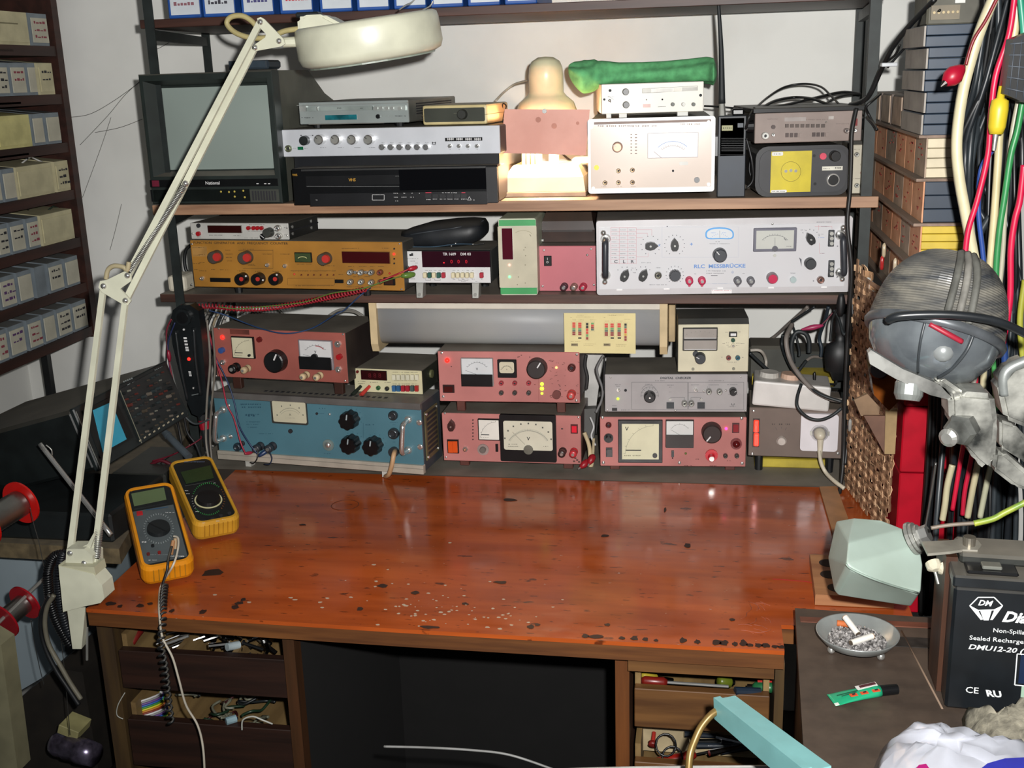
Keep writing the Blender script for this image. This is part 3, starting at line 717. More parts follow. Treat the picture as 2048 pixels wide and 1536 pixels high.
for i, (pts, r_) in enumerate([([(455,655,2.1),(560,560,2.2),(700,475,2.25),(860,447,2.25),(1000,470,2.2),(1090,550,2.15),(1165,628,2.1)],.0020),
    ([(500,655,2.08),(620,590,2.15),(780,560,2.2),(930,572,2.15),(1080,622,2.1),(1290,665,2.05),(1420,760,1.98),(1470,830,1.96)],.0026),
    ([(480,668,2.05),(700,625,2.1),(940,568,2.2),(1180,516,2.25),(1330,532,2.3)],.0026),
    ([(1020,630,2.12),(1100,575,2.2),(1200,540,2.25),(1330,528,2.3)],.0022),
    ([(1500,530,2.0),(1430,590,1.98),(1380,640,1.98),(1400,700,1.99),(1450,790,1.98)],.0024),
    ([(380,820,1.99),(410,720,1.98),(450,650,2.0)],.0024), ([(385,900,1.99),(430,1080,1.985),(440,1240,1.99),(390,1310,1.99)],.0022), ([(420,1060,2.05),(412,1180,2.05),(470,1290,2.05)],.002)]):
    wire('signal_cable', ['thin black cable arching highest over the grey-brown instrument','black cable looping over the grey-brown instrument and down its right side','black cable rising to the right behind the grey-brown instrument','short black cable joining the right iron post behind the arches','black cable hanging in a loop beside the right iron post','black cable bending over the left corner of the grey-brown instrument','black cable hanging down left of the yellow-plated unit','thin black cable dropping to the shelf between radio and black unit'][i], [cp(*p) for p in pts], r_, BLACK)
# ------------------------------------------------------------ middle shelf
D = dict(org=(340,410), sc=4.096)
OCH = M('#a8752c', .5, var=.12, scale=10)
d = Dev('function_generator', 'wide ochre-fronted generator and counter with red knobs on the middle shelf', 'instrument', (163,290),(1900,303),(1920,705),(200,668), 2.0, -5.5, .17, zb=1.0995, **D)
d.case(M('#3a3834',.6,dust=.9), OCH, .002)
bi = M('#3a2a14',.7,var=0)
d.text('FUNCTION  GENERATOR  AND  FREQUENCY  COUNTER', 575,312,17,bi,.02,sx=1.28)
RC = M('#b8322c',.4,var=.04); KG = M('#4a443c',.45,var=.1)
for x,y in ((390,420),(636,425),(1282,435)):
    kn = d.knob(x,y,48,KG,None,.020,name='knob'); kk = d.P(x-4,y+6,-.02); r_ = d.k(x,y)*32
    d.add('knob_cap', MB().cyl((kk[0],-.019,kk[1]),(kk[0],-.024,kk[1]),r_,r_*.9,22), RC, kn)
for x,y,a in ((604,600,40),(738,600,-30),(880,600,95)):
    kn = d.knob(x,y,46,BLACKP,None,.018); kk = d.P(x,y,-.018); r_ = d.k(x,y)*20
    d.add('knob_cap', MB().cyl((kk[0]-r_*.9,-.0175,kk[1]-r_*.3),(kk[0]-r_*.9,-.020,kk[1]-r_*.3),r_*.8,n=14), RC, kn)
    aa=R(a); d.add('pointer_mark', MB().cyl((kk[0]+r_*1.3*math.cos(aa),-.0175,kk[1]+r_*1.3*math.sin(aa)),(kk[0]+r_*1.3*math.cos(aa),-.019,kk[1]+r_*1.3*math.sin(aa)),r_*.35,n=8), INKW, kn)
d.led(323,415,8,M('#9ad86a',.3,emit=1.2,var=0)); d.led(1020,566,8,M('#d84a3a',.3,var=0)); d.led(1835,402,9,LEDR)
for x in (1078,1132,1180,1236,1290,1342): d.led(x,572,6,M('#5a2018',.3,var=0))
for y in (358,440,478): d.led(1838,y,7,INK)
d.led(1800,560,8,M('#b02a2a',.3,var=0))
mt = d.meter(1028,388,1162,468,'#3a4a2c',None,0,None,None,7,150,.003,6); d.arc(1095,440,38,20,20,160,5,M('#c8c48a',.5,var=0),y=-.005)
d.window(1418,386,1798,472,'#3a0a0e',M('#6a4a20',.5)); 
for x,y in ((800,492),(945,498),(268,600)): d.toggle(x,y,17,.5,.3,.010)
d.rect(336,598,495,628,.003,0,BLACKP,'slide_switch'); d.rect(1358,610,1422,636,.004,0,BLACKP,'slide_switch')
for x,y in ((1486,547),(1573,549),(1657,549),(1486,627),(1575,626),(1657,630)): d.jack(x,y,22,STEEL,.012)
for x,y in ((1525,548),(1612,548)): d.cyl(x,y,13,.006,CHROME,'nut',n=6)
d.jack(1727,549,22,M('#7a3a28',.4),.01); d.jack(1727,627,20,M('#6a4a30',.5),.008)
sw = d.rect(1757,592,1845,655,.004,0,BLACKP,'power_switch',bev=.0006); d.rect(1768,602,1834,645,.003,-.004,M('#3a2018',.3),'rocker',parent=sw)
d.line([(845,365),(845,520)],2,bi); d.line([(560,370),(845,370)],2,bi); d.line([(600,520),(845,520)],2,bi)
d.line([(965,600),(1350,600),(1350,655),(965,655),(965,600)],1.5,bi)
for x,l,y in ((185,60,350),(230,50,348),(190,60,412),(235,50,405),(190,60,480),(240,45,470),(200,40,528),(240,60,540),(455,40,370),(455,60,402),(460,50,430),(470,45,458),(600,90,362),(755,80,402),(905,80,402),(612,80,485),(640,60,495),(555,80,540),(700,50,542),(840,70,542),(1410,140,356),(1740,60,354),(990,370,540),(1040,120,484),(1240,110,498),(1460,50,504),(1550,60,504),(1640,40,504),(1705,50,504),(1380,40,570),(1500,50,588),(1590,50,586),(1450,120,670),(1640,100,672),(340,30,528),(410,30,530),(455,30,532),(1030,310,662)): d.words(x,x+l,y,6,bi)
d.screws(((1898,690),(178,652),(1880,318),(180,320)),8)
d.rect(188,340,300,420,.0006,0,M('#b2864a',.4),'tape'); d.feet((.18,.8),mat=BLACK,r=.008,ys=(.03,.9)); d.finish()
d = Dev('digital_counter', 'small silver-fronted counter in a black case lying on the ochre generator', 'instrument', (163,145),(968,152),(975,288),(175,275), 2.01, -5.5, .13, zb=1.2005, **D)
d.case(M('#262624',.5,dust=.8), M('#c9c8c2',.4,.2,var=.04), .001)
d.cyl(236,168,15,.003,INK,'button'); d.cyl(238,234,17,.005,REDP,'button')
d.window(318,170,585,225,'#2c0d0c',M('#77736a',.5)); 
for x in (648,690,722,755): d.cyl(x,187,15,.005,REDP,'push_button')
d.knob(820,222,36,M('#3a3c38',.5),None,.016); d.cyl(765,256,22,.004,BLACKP,'knob'); d.line([(750,245),(780,268)],5,INKW,-.0042)
d.jack(890,188,24,CHROME,.01); d.jack(898,252,24,CHROME,.01); d.screws(((187,234),(958,186),(960,250)),8)
for x,l,y in ((222,30,188),(222,30,262),(648,130,160),(640,140,214),(322,110,247),(520,60,250),(610,30,270),(655,70,270),(935,15,186),(938,30,245),(800,60,262)): d.words(x,x+l,y,5)
q = d.w; m = MB()
d.add('case_seam', MB().box(d.w,d.w+.0008,.004,d.d,d.h*.46,d.h*.54), INK)
for i,(a,b) in enumerate(((.12,.72),(.12,.3),(.75,.72),(.75,.3))): d.add('screw', MB().cyl((d.w,d.d*a,d.h*b),(d.w+.0015,d.d*a,d.h*b),.003,n=8), CHROME)
d.feet(mat=BLACK); d.finish()
E_ = dict(org=(780,420), sc=4.763)
def ep(x,y,Y): return oy(780+x/4.763, 420+y/4.763, Y)
d = Dev('bench_multimeter', 'white-fronted digital multimeter marked TR 1609, standing on two feet on the middle shelf', 'multimeter', (75,385),(960,380),(962,700),(95,695), 1.985, -.75, .12, zb=1.0995, **E_)
d.case(M('#3e4140',.5,dust=.9), BLACKP, .002)
wp = M('#d2d2d2',.4,var=.03)
d.rect(92,392,302,545,.001,0,wp,'front_plate'); d.rect(98,545,955,690,.001,0,wp,'front_plate')
d.rect(305,392,950,543,.0008,0,M('#2c0d18',.12,var=.05),'display')
d.text('TR 1609',568,420,26,INKW,.03,y=-.001); d.text('DM 03',723,420,26,INKW,.03,y=-.001)
rr = M('#e8202c',.3,emit=1.5,var=0)
d.text('.',515,480,60,rr,.03,y=-.001)
for x in (588,655,728): d.text('0',x,492,34,M('#a01020',.3,emit=.6,var=0),.02,y=-.001)
d.mark(188,418,205,438,INK,-.001); d.mark(205,410,222,436,INK,-.001)
for x,l,y in ((128,80,462),(212,60,462),(195,45,486),(245,25,505),(103,30,540),(103,25,555),(185,60,655),(335,30,575),(375,25,575),(420,25,575),(465,25,575),(510,20,575),(598,25,575),(645,15,575),(690,20,575),(730,25,575),(782,15,575),(870,20,575),(600,25,658),(690,25,658),(782,25,658),(815,40,680),(680,40,680),(872,15,658)): d.words(x,x+l,y,6,yy=-.001)
for a_,b_ in ((340,390),(428,482),(655,690),(705,745)): d.line([(a_,655),(a_,668),(b_,668),(b_,655)],2,y=-.001)
bk = {'c':M('#d8cfae',.4,var=.03),'g':M('#2f5a50',.4,var=.03),'r':M('#a8283a',.4,var=.03)}
for x,c in ((340,'c'),(384,'g'),(424,'c'),(470,'g'),(516,'r'),(608,'c'),(652,'c'),(697,'c'),(741,'c'),(786,'c'),(878,'r')): d.rect(x-16,590,x+16,642,.008,-.001,bk[c],'push_button',bev=.001)
d.jack(163,548,22,M('#3c3c3c',.4),.006); d.jack(248,545,20,M('#8a2030',.4),.006); d.jack(222,617,20,M('#2a7a46',.4),.006)
al = M('#a8a8a2',.4,.3,var=.1)
for x in (292,822):
    a = d.P(x-33,712); b = d.P(x+33,712); z = -d.gap+.0003
    f_ = d.add('stand_foot', MB().ring([[V(a[0],-.006,.001),V(b[0],-.006,.001),V(b[0],.012,.001),V(a[0],.012,.001)],[V(a[0]+.001,-.012,z),V(b[0]-.001,-.012,z),V(b[0]-.001,.012,z),V(a[0]+.001,.012,z)]]), al)
    d.add('foot_rivet', MB().cyl(((a[0]+b[0])/2,-.0115,z+.006),((a[0]+b[0])/2,-.0135,z+.006),.0032,n=10), STEEL, f_)
d.feet((.2,.8),ys=(.9,)); d.finish()
MTOP = d.base.z+d.gap+d.h
# test leads plugged into it
def lead(lbl, plug, pts, col, r_, coil=None, pr=.004):
    c = pts[0]; t = empty('test_lead', c, lbl, 'test lead')
    m = MB()
    m.tube([p-c for p in (coil_pts(pts, coil, (sum((b-a).length for a,b in zip(pts,pts[1:]))/(coil*1.5)), 6, 7) if coil else pts)], r_, 5, 0 if coil else 8)
    m.build('wire', M(col,.45,var=.1), t)
    if plug:
        a, b = plug; v = (b-a).normalized(); m = MB(); m.sm = True
        m.lathe([(.0015,-.002),(pr*.8,0),(pr*1.2,(b-a).length*.35),(pr*1.1,(b-a).length*.7),(pr*.6,(b-a).length)], a-c, v, 12); m.build('plug', M(col,.35,var=.05), t)
    return t
rdc, grc = '#a82232', '#2a7d48'
lead('red test lead with a red plug, coiled along the middle shelf front edge', (ep(250,545,1.965),ep(172,567,1.955)), [ep(172,567,1.955),ep(90,602,1.95),ep(0,640,1.95),ep(-100,680,1.94)], rdc, .0016)
def dp(x,y,Y): return oy(340+x/4.096, 410+y/4.096, Y)
lead('twisted red lead running left along the middle shelf edge to the black tool', None, [dp(1600,690,1.94),dp(1350,745,1.95),dp(1050,805,1.96),dp(800,845,1.965),dp(560,850,1.965),dp(360,830,1.96),dp(180,830,1.955)], '#98202e', .0018, coil=.0042)
lead('green test lead with a green plug beside the red one', (ep(232,612,1.965),ep(112,630,1.95)), [ep(112,630,1.95),ep(40,650,1.95),ep(-40,675,1.94),dp(1560,688,1.935),dp(1320,725,1.94),dp(1100,795,1.95),dp(800,830,1.955),dp(560,850,1.955),dp(400,835,1.95)], '#5a7a34', .0011, pr=.005)
def gp(x,y,Y): return oy(320+x/4.266, 600+y/4.266, Y)
lead('thin blue lead sagging under the middle shelf to the ochre generator', (dp(1655,672,1.97),dp(1760,625,1.98)), [dp(1655,672,1.97),dp(1560,740,1.94),dp(1430,860,1.95),gp(1500,120,1.95),gp(1300,240,1.97),gp(1080,285,1.965),gp(850,240,1.98),gp(560,130,2.0),gp(420,90,1.98)], '#27436a', .0013, pr=.0028)
# black pouch on top of the multimeter
m = MB(); m.sm = True; c0 = ep(530,230,2.06); rings = []
prof = [(120,200,205,3),(135,195,330,14),(200,168,350,22),(400,110,352,26),(620,85,345,28),(780,78,315,28),(880,85,265,25),(915,120,230,16),(925,175,205,4)]
for x,yt,yb,th in prof:
    a = ep(x,yt,2.06)-c0; b = ep(x,yb,2.06)-c0; th *= .0018; zc=(a.z+b.z)/2; hh=(a.z-b.z)/2
    rings.append([V(a.x, th*math.copysign(abs(math.cos(2*PI*j/20))**.6, math.cos(2*PI*j/20)), zc+hh*math.copysign(abs(math.sin(2*PI*j/20))**.7, math.sin(2*PI*j/20))) for j in range(20)])
m.ring(rings); po = m.build('pouch', M('#1b1e22',.5,var=.2,bump=.3,dust=.2), loc=c0)
tag(po, 'black soft leather pouch lying on top of the white multimeter', 'pouch')
m = MB(); m.tube([ep(x,y,2.012-(.0 if 200<x<850 else -.03))-c0 for x,y in ((130,245),(250,225),(450,195),(650,165),(850,115),(890,100))], .0011, 6, 5); m.build('zip', M('#3a3f44',.4), po)
m = MB(); m.tube([ep(x,y,2.015)-c0 for x,y in ((180,350),(420,350),(620,325),(790,325))], .001, 6, 5); m.build('piping', M('#2f4658',.5), po)
for x,y in ((585,342),(625,318),(790,326)): m = MB(); m.sphere(ep(x,y,2.01)-c0,.0016); m.build('zip_pull', CHROME, po)
m = MB(); m.tube([ep(x,y,2.03)-c0 for x,y in ((600,345),(600,372),(660,340),(720,315),(800,330),(900,320))], .0012, 6, 5); m.build('cord', BLACK, po)
# green and white vertical meter
d = Dev('panel_meter', 'upright cream meter with green bands at top and bottom on the middle shelf', 'meter', (1030,82),(1392,80),(1405,808),(1055,812), 1.995, 1.2, .16, zb=1.0995, **E_)
gr = M('#3f9a5a',.4,var=.05)
d.add('case', MB().prism(rrect(0,d.w,0,d.h,.004),(0,0,0),(1,0,0),(0,0,1),(0,d.d,0)), M('#b9bfa8',.45,var=.06))
d.rect(1040,92,1388,152,.001,0,gr,'top_band'); d.rect(1055,740,1400,800,.001,0,gr,'bottom_band')
d.rect(1045,155,1395,737,.0006,0,M('#bdb7a0',.5,var=.05),'front_plate')
d.window(1075,172,1165,470,'#4a1220',M('#d8d6c8',.5),b=5); d.led(1138,523,13,M('#ff9a8a',.3,emit=2,var=0)); d.led(1140,636,14,M('#7aff9a',.3,emit=1.6,var=0))
d.arc(1270,240,85,45,20,150,3,M('#8a8468',.7,var=0),y=-.0007); d.line([(1330,230),(1345,250)],5,M('#6a6450',.7,var=0),-.0007)
for x,y in ((1285,350),(1272,375),(1220,632),(1285,518),(1285,690),(1210,705),(1288,430)): d.mark(x,y,x+8,y+9,M('#7a7460',.7,var=0),-.0007)
d.finish()
d = Dev('power_supply', 'small plain pink power supply with three binding posts beside the green-banded meter', 'power supply', (1412,370),(1960,370),(1965,800),(1425,800), 2.035, -.5, .12, zb=1.0995, **E_)
d.case(M('#4a2f28',.5,dust=.6), M('#c07078',.35,var=.05,scale=8), .001)
sw = d.rect(1470,462,1540,558,.003,0,BLACKP,'rocker_switch',bev=.0005); d.text('I',1503,490,22,INKW,.02,y=-.003); d.text('O',1503,522,20,INKW,.02,y=-.003)
d.post(1664,752,36,M('#4a2c34',.4)); d.post(1758,752,34,M('#b08a80',.3,.5)); d.post(1845,752,36,M('#b02a40',.35))
d.screws(((1467,410),(1915,400),(1455,752),(1942,740)),12); d.led(1880,455,13,CHROME); d.finish()
PT = d.base.z+d.gap+d.h
# brown leather case on it
m = MB(); c0 = V((ep(1420,300,2.06).x+ep(1940,300,2.06).x)/2, 2.14, PT+.001); W=(ep(1940,300,2.08).x-ep(1420,300,2.08).x)/2
hz = min(.066, 1.249-c0.z)
m.sm=False; m.ring([[V(-W,-.06,0),V(W,-.06,0),V(W,.06,0),V(-W,.06,0)],[V(-W,-.062,hz*.35),V(W,-.062,hz*.35),V(W,.06,hz*.35),V(-W,.06,hz*.35)],[V(-W*.92,-.058,hz*.6),V(W*.92,-.058,hz*.6),V(W,.06,hz*.6),V(-W,.06,hz*.6)],[V(-W*.75,-.035,hz*.98),V(W*.8,-.035,hz*.98),V(W*.85,.05,hz),V(-W*.8,.05,hz)]])
cs = tag(m.build('leather_case', M('#35231c',.4,var=.15,dust=.4), loc=c0), 'dark brown leather case squeezed on top of the small pink supply', 'case')
MB().box(-W*.9,W*.92,-.0635,-.062,hz*.30,hz*.35).build('flap_seam', M('#221612',.5), cs)
MB().box(-W*.97,-W*.97+.006,-.066,-.062,hz*.02,hz*.1,.001).build('buckle', STEEL, cs)
# RLC bridge
F = dict(org=(1180,420), sc=3.7926)
d = Dev('measuring_bridge', 'wide white RLC measuring bridge with black handles at the right of the middle shelf', 'instrument', (40,85),(1990,40),(1965,620),(60,640), 1.975, 4.5, .36, zb=1.0995, **F)
rw = M('#cfcfd2',.3,var=.03,scale=4)
d.case(M('#8b8a88',.5,dust=.7), None, .002)
d.add('front_frame', MB().prism(rrect(0,d.w,0,d.h,.005),(0,-.004,0),(1,0,0),(0,0,1),(0,.008,0)), M('#c4c2c4',.3,.1,var=.03))
d.rect(72,95,1945,598,.002,-.004,rw,'front_panel'); y=-.006
bl = M('#5a86c4',.5,var=0); rd = M('#c06a78',.6,var=0); gy=M('#55555c',.6,var=0); lb=M('#a8aebf',.6,var=0)
d.text('RLC  MESSBRÜCKE',980,422,28,bl,.035,sx=1.22,y=y)
for c,x in (('C',196),('L',258),('R',320)): d.text(c,x,388,24,gy,.04,sx=1.2,y=y)
for x in (158,222,285,350): d.line([(x,130),(x,405)],1.5,rd,y)
for j in range(10): d.line([(158,130+30*j),(350,130+30*j)],1.5,rd,y)
for j in range(8):
    for x in (165,228,295): d.words(x,x+42,148+30*j,5,gy,yy=y,seed=j)
for pts in ([(350,145),(468,145),(468,190)],[(350,172),(435,172),(435,195)],[(350,205),(400,205)],[(350,350),(440,350),(440,320)],[(1730,110),(1730,150)],[(1735,245),(1735,325),(1775,325)],[(1700,120),(1830,120),(1830,140)]): d.line(pts,1.5,rd,y)
d.line([(545,125),(1125,125),(1125,355),(545,355),(545,125)],1.5,lb,y)
d.line([(870,555),(1090,555)],1.5,lb,y)
for cx,cy,rr_,n,a0,a1 in ((458,265,68,10,-60,240),(640,262,72,14,-60,240),(262,492,62,4,40,140),(402,490,62,4,40,140),(642,487,62,13,-50,230),(1665,215,68,6,20,140)):
    d.ticks(cx,cy,rr_,rr_+7,a0,a1,n,gy,5,y)
def on(fn,*a,**k):
    o=fn(*a,**k); o.location.y=y if o.parent==d.root else o.location.y; return o
on(d.pointer,458,265,50,0); on(d.pointer,640,262,50,92); on(d.pointer,262,492,50,62); on(d.pointer,402,490,50,62); on(d.pointer,1665,215,50,118)
on(d.knob,980,333,54,M('#2c3038',.45),None,.018,130); on(d.knob,642,487,43,M('#2c3038',.45),None,.016,None,flutes=16); on(d.knob,1662,397,44,M('#2a2c30',.45),None,.016)
on(d.jack,515,487,27,M('#77756c',.3,.7),.014)
for x,cc in ((750,'#c03a5a'),(845,'#c03a5a'),(1114,'#6a6a70'),(1213,'#6a6a70')): on(d.post,x,526,30,M(cc,.35,var=.05),.016); on(d.cyl,x,558,10,.012,M(cc,.35,var=.05),'post_tag')
on(d.cyl,1375,505,42,.012,M('#6a5c62',.4),'button_ring'); on(d.cyl,1375,508,34,.016,M('#c02a50',.3,var=.05),'push_button')
on(d.cyl,1535,522,24,.006,M('#a8b8b8',.3),'lamp_lens'); on(d.jack,1742,522,28,M('#9a7a70',.3,.6),.012)
# small window scale (blue rim)
def bean(cx,cy,w,h,g):
    pts=[]
    for i in range(32):
        a=2*PI*i/32; x=math.copysign(abs(math.cos(a))**.55,math.cos(a))*w; z=math.copysign(abs(math.sin(a))**.7,math.sin(a))*h; z+= (h*.28*(1-(x/w)**2)) 
        p=d.P(cx+x,cy-z+h*.12); pts.append(p)
    return d.add('scale_rim' if g else 'scale_window', MB().prism(pts,(0,y-(.002 if g else .003),0),(1,0,0),(0,0,1),(0,.002,0)), M('#4a9ad8',.4,var=.05) if g else M('#d8dce0',.2,var=.02))
bean(980,178,108,44,1); sw_=bean(980,178,97,35,0)
d.line([(980,150),(980,205)],2,gy,y-.0032); d.ticks(980,260,80,90,40,140,11,bl,2,y-.0032); d.words(915,950,168,6,bl,yy=y-.0032); d.words(1000,1030,168,6,bl,yy=y-.0032)
for x,l,yy_,m_ in ((905,150,252,gy),(950,35,236,gy),(1715,110,88,gy),(1750,60,120,gy),(1595,30,148,gy),(1725,40,180,gy),(1728,45,205,bl),(1745,30,325,gy),(880,150,458,gy),(880,130,475,gy),(450,140,562,gy),(315,30,436,gy),(325,25,472,gy),(390,70,396,gy),(500,35,433,gy),(1515,40,474,gy),(790,15,480,gy),(1155,15,476,gy),(925,115,554,lb)): d.words(x,x+l,yy_,6,m_,yy=y)
d.line([(915,492),(965,492)],5,gy,y); d.line([(580,120),(590,120)],6,gy,y); d.text('+',767,257,30,bl,.03,y=y); d.text('*',1078,478,40,lb,.02,y=y); d.text('✕' if False else 'x',525,262,22,bl,.02,y=y)
f_ = d.rect(1232,126,1563,310,.006,y,M('#6c6c78',.3,var=.04),'meter',bev=.001); d.rect(1252,145,1540,288,.0008,y-.006,M('#c4c6c0',.15,var=.02),'dial',parent=f_)
yy=y-.0069; d.arc(1395,290,128,108,40,140,2.5,gy,y=yy,parent=f_); d.ticks(1395,278,98,108,35,145,11,gy,2,yy,f_); d.line([(1395,275),(1395,200)],2.5,gy,yy,f_)
m = MB(); p=d.P(1395,285); m.cyl((p[0],yy,p[1]),(p[0],yy-.002,p[1]),.005,n=14); d.add('pivot_cover', m, M('#55555e',.4), f_)
d.words(1480,1520,268,6,gy,parent=f_,yy=yy); d.line([(1465,208),(1480,222)],5,gy,yy,f_)
on(d.screw,1380,102,9); on(d.cyl,1397,340,12,.002,STEEL,'screw')
for y0,y1 in ((146,272),(375,502)):
    b_=d.rect(1798,y0,1848,y1,.004,y,M('#35383c',.4),'terminal_block',bev=.0006)
    for q in range(3): d.cyl(1823,y0+25+37*q,15,.005,STEEL,'terminal',y=y-.0035,parent=b_,n=12)
for x,yy_ in ((1872,270),(1868,505),(1690,533)): d.line([(x-6,yy_),(x+6,yy_)],3,gy,y); d.line([(x,yy_-6),(x,yy_+6)],3,gy,y)
p=[d.P(*q) for q in ((1582,355),(1600,370),(1600,425))]; d.pr.setdefault((gy.name,None),(gy,[],[]))
L=d.pr[(gy.name,None)]; o_=len(L[1]); L[1].extend([(q[0],y-.0006,q[1]) for q in p]); L[2].append((o_,o_+1,o_+2))
on(d.handle,118,215,490,.03,.0055,M('#33363c',.4)); on(d.handle,1895,185,470,.03,.0055,M('#33363c',.4))
for p in ((102,168),(113,540),(1912,128),(1905,518)): on(d.cyl,*p,21,.007,CHROME,'screw',prof=[(1,0),(1,.5),(.7,.9),(.01,1)])
wt=M('#e8e8e8',.3,var=0)
for x,yy_ in ((223,600),(580,594),(985,588),(1370,584),(1770,580)): d.rect(x-22,yy_-6,x+22,yy_+6,.0006,y,wt,'clip')
d.rect(918,598,1072,628,.004,-.004,wt,'name_plate'); d.words(925,1065,603,6,rd,yy=-.008)
d.finish()
m = MB(); c0=oy(366,562,2.05); m.box(-.019,.019,-.03,.03,-.0,.032,.007,seg=2); c0.z=1.1
tag(m.build('plug_housing', M('#cfc8b6',.5,var=.05), loc=c0), 'small rounded off-white plastic block left of the ochre generator', 'block')
wire('black_lead','black lead looping out behind the left side of the ochre generator',[oy(382,490,2.1),oy(372,500,2.1),oy(369,520,2.1),oy(372,540,2.1),oy(380,548,2.1)],.0035,BLACK)
# ------------------------------------------------------------ desk
DZ = .760
def desk_mat(name, c1, c2, dark, rough, spots=True):
    m = M(c1, rough, col2=c2, scale=3, stretch=(1.2, 9, 9), kind='desk'+name, spec=.5).copy()
    N, L = m.node_tree.nodes, m.node_tree.links; b = N['Principled BSDF']
    src = b.inputs['Base Color'].links[0].from_socket
    tc = N.new('ShaderNodeTexCoord')
    def layer(scale, lo, hi, col, amt, stretch=(1,1,1), src=src, det=3):
        mp = N.new('ShaderNodeMapping'); mp.inputs['Scale'].default_value = stretch; L.new(tc.outputs['Object'], mp.inputs[0])
        n = N.new('ShaderNodeTexNoise'); n.inputs['Scale'].default_value = scale; n.inputs['Detail'].default_value = det; L.new(mp.outputs[0], n.inputs[0])
        r = N.new('ShaderNodeMapRange'); r.inputs[1].default_value = lo; r.inputs[2].default_value = hi; r.inputs[4].default_value = amt; L.new(n.outputs[0], r.inputs[0])
        x = N.new('ShaderNodeMix'); x.data_type = 'RGBA'; L.new(r.outputs[0], x.inputs[0]); L.new(src, x.inputs[6]); x.inputs[7].default_value = (*lin(col), 1)
        return x.outputs[2], n.outputs[0]
    src, _ = layer(5, .5, .75, dark, .55, (1,2.5,1), src, 6)
    src, _ = layer(70, .66, .70, '#3a1a0e', .7, (.6,2.2,1), src)
    src, n2 = layer(24, .70, .73, '#2a140c', .75, (.8,1.6,1), src)
    if spots: src, _ = layer(95, .74, .76, '#b09a86', .6, (1,1.5,1), src)
    L.new(src, b.inputs['Base Color'])
    r = N.new('ShaderNodeMapRange'); r.inputs[1].default_value = .3; r.inputs[2].default_value = .8; r.inputs[3].default_value = rough*.7; r.inputs[4].default_value = rough*1.8
    L.new(n2, r.inputs[0]); L.new(r.outputs[0], b.inputs['Roughness'])
    return m
DESK = desk_mat('top', '#ad5222', '#93421b', '#6e2c12', .16)
DEDGE = wood('#6f4522', '#4a2a14', 4, (1,16,16), .5)
t = empty('workbench', (-.35,1.65,0), 'long orange-brown wooden workbench with open compartments below', 'workbench')
OT = V(.35,-1.65,0)
def tb(name, mb, mat, parent=t): return mb.build(name, mat, parent, loc=OT if parent is t else None)
P = [tuple(oz(a_,b_,DZ)[:2]) for a_,b_ in ((172,1217),(390,1232),(800,1258),(1200,1281),(1569,1302))]
P = P+[(P[4][0],1.42),(.287,1.42),(.287,1.955),(P[0][0]-.02,1.955)]
FR = P[:5]
def front_y(x):
    for a_, b_ in zip(FR, FR[1:]):
        if x <= b_[0]: return a_[1]+(b_[1]-a_[1])*(x-a_[0])/(b_[0]-a_[0])
    return FR[-1][1]
tb('tabletop', MB().ring([[V(x,y,DZ-.006) for x,y in P],[V(x,y,DZ) for x,y in P]]), DESK)
P2 = [(x,y+(.002 if y<1.41 else 0)) for x,y in P]
tb('edge_lipping', MB().ring([[V(x,y,DZ-.028) for x,y in P2],[V(x,y,DZ-.0065) for x,y in P2]]), DEDGE)
tb('rear_board', MB().box(-1.0,.34,1.956,2.45,DZ-.036,DZ+.001), wood('#3e342b','#2c241e',5,(1,8,8),.6,dust=.9))
# drips, burns and paint specks on the top
rn = random.Random(5)
def blob(mb, x, y, rx, ry, n=9, z=DZ+.0004):
    a0 = rn.random()*6; pts = []
    for i in range(n):
        a = 2*PI*i/n+a0; q = rn.uniform(.65,1.15); pts.append(V(x+rx*q*math.cos(a), y+ry*q*math.sin(a), z))
    mb.ring([pts, [p+V(0,0,.0003) for p in pts]])
m = MB()
for i in range(70):
    px = rn.gauss(880,110); py = 1215+rn.gauss(0,28)+(px-880)*.07
    if not 560 < px < 1180 or py > 1262+(px-800)*.057: continue
    p = oz(px,py,DZ); s_ = rn.uniform(.0006,.0022)*(1.6 if rn.random()<.12 else 1); blob(m, p.x, p.y, s_*1.4, s_, 7)
for px,py in ((640,1205),(655,1197),(702,1195),(752,1163),(808,1210),(812,1212),(582,1196),(590,1200),(868,1240),(900,1086),(748,1130),(498,1205),(430,1190),(1000,1258),(975,1255)): p = oz(px,py,DZ); blob(m, p.x, p.y, .0035, .0022)
tb('paint_specks', m, M('#b4a48e',.5,var=.05)).__setitem__('kind','stuff')
m = MB()
burn = [(425,1145,22,9),(470,1215,9,5),(478,1207,9,4),(487,1200,6,4),(405,1224,8,5),(280,1212,10,4),(300,1208,6,3),(1062,1254,9,4),(1075,1250,6,3),(1375,1092,9,5),(1242,1284,7,4),(1268,1285,8,5),(1290,1287,6,4),(1312,1286,5,3),(1365,1291,9,6),(1395,1291,7,5),(1434,1294,10,6),(1448,1296,10,6),(1470,1292,6,5),(1488,1290,9,7),(1500,1302,8,4),(1518,1297,9,5),(1532,1300,9,5),(1550,1302,8,4),(1564,1301,7,4),(1190,1276,16,4),(1170,1279,9,4),(830,1186,10,5),(345,1222,6,4),(720,1218,7,4),(765,1172,12,4),(220,1208,12,5),(240,1213,6,4),(1215,1250,7,3),(1020,1000,16,3),(605,1050,8,2),(930,1208,8,3),(1465,1240,6,3),(860,1255,20,3),(1330,1020,3,5),(1210,1072,8,3),(1000,1165,16,3)]
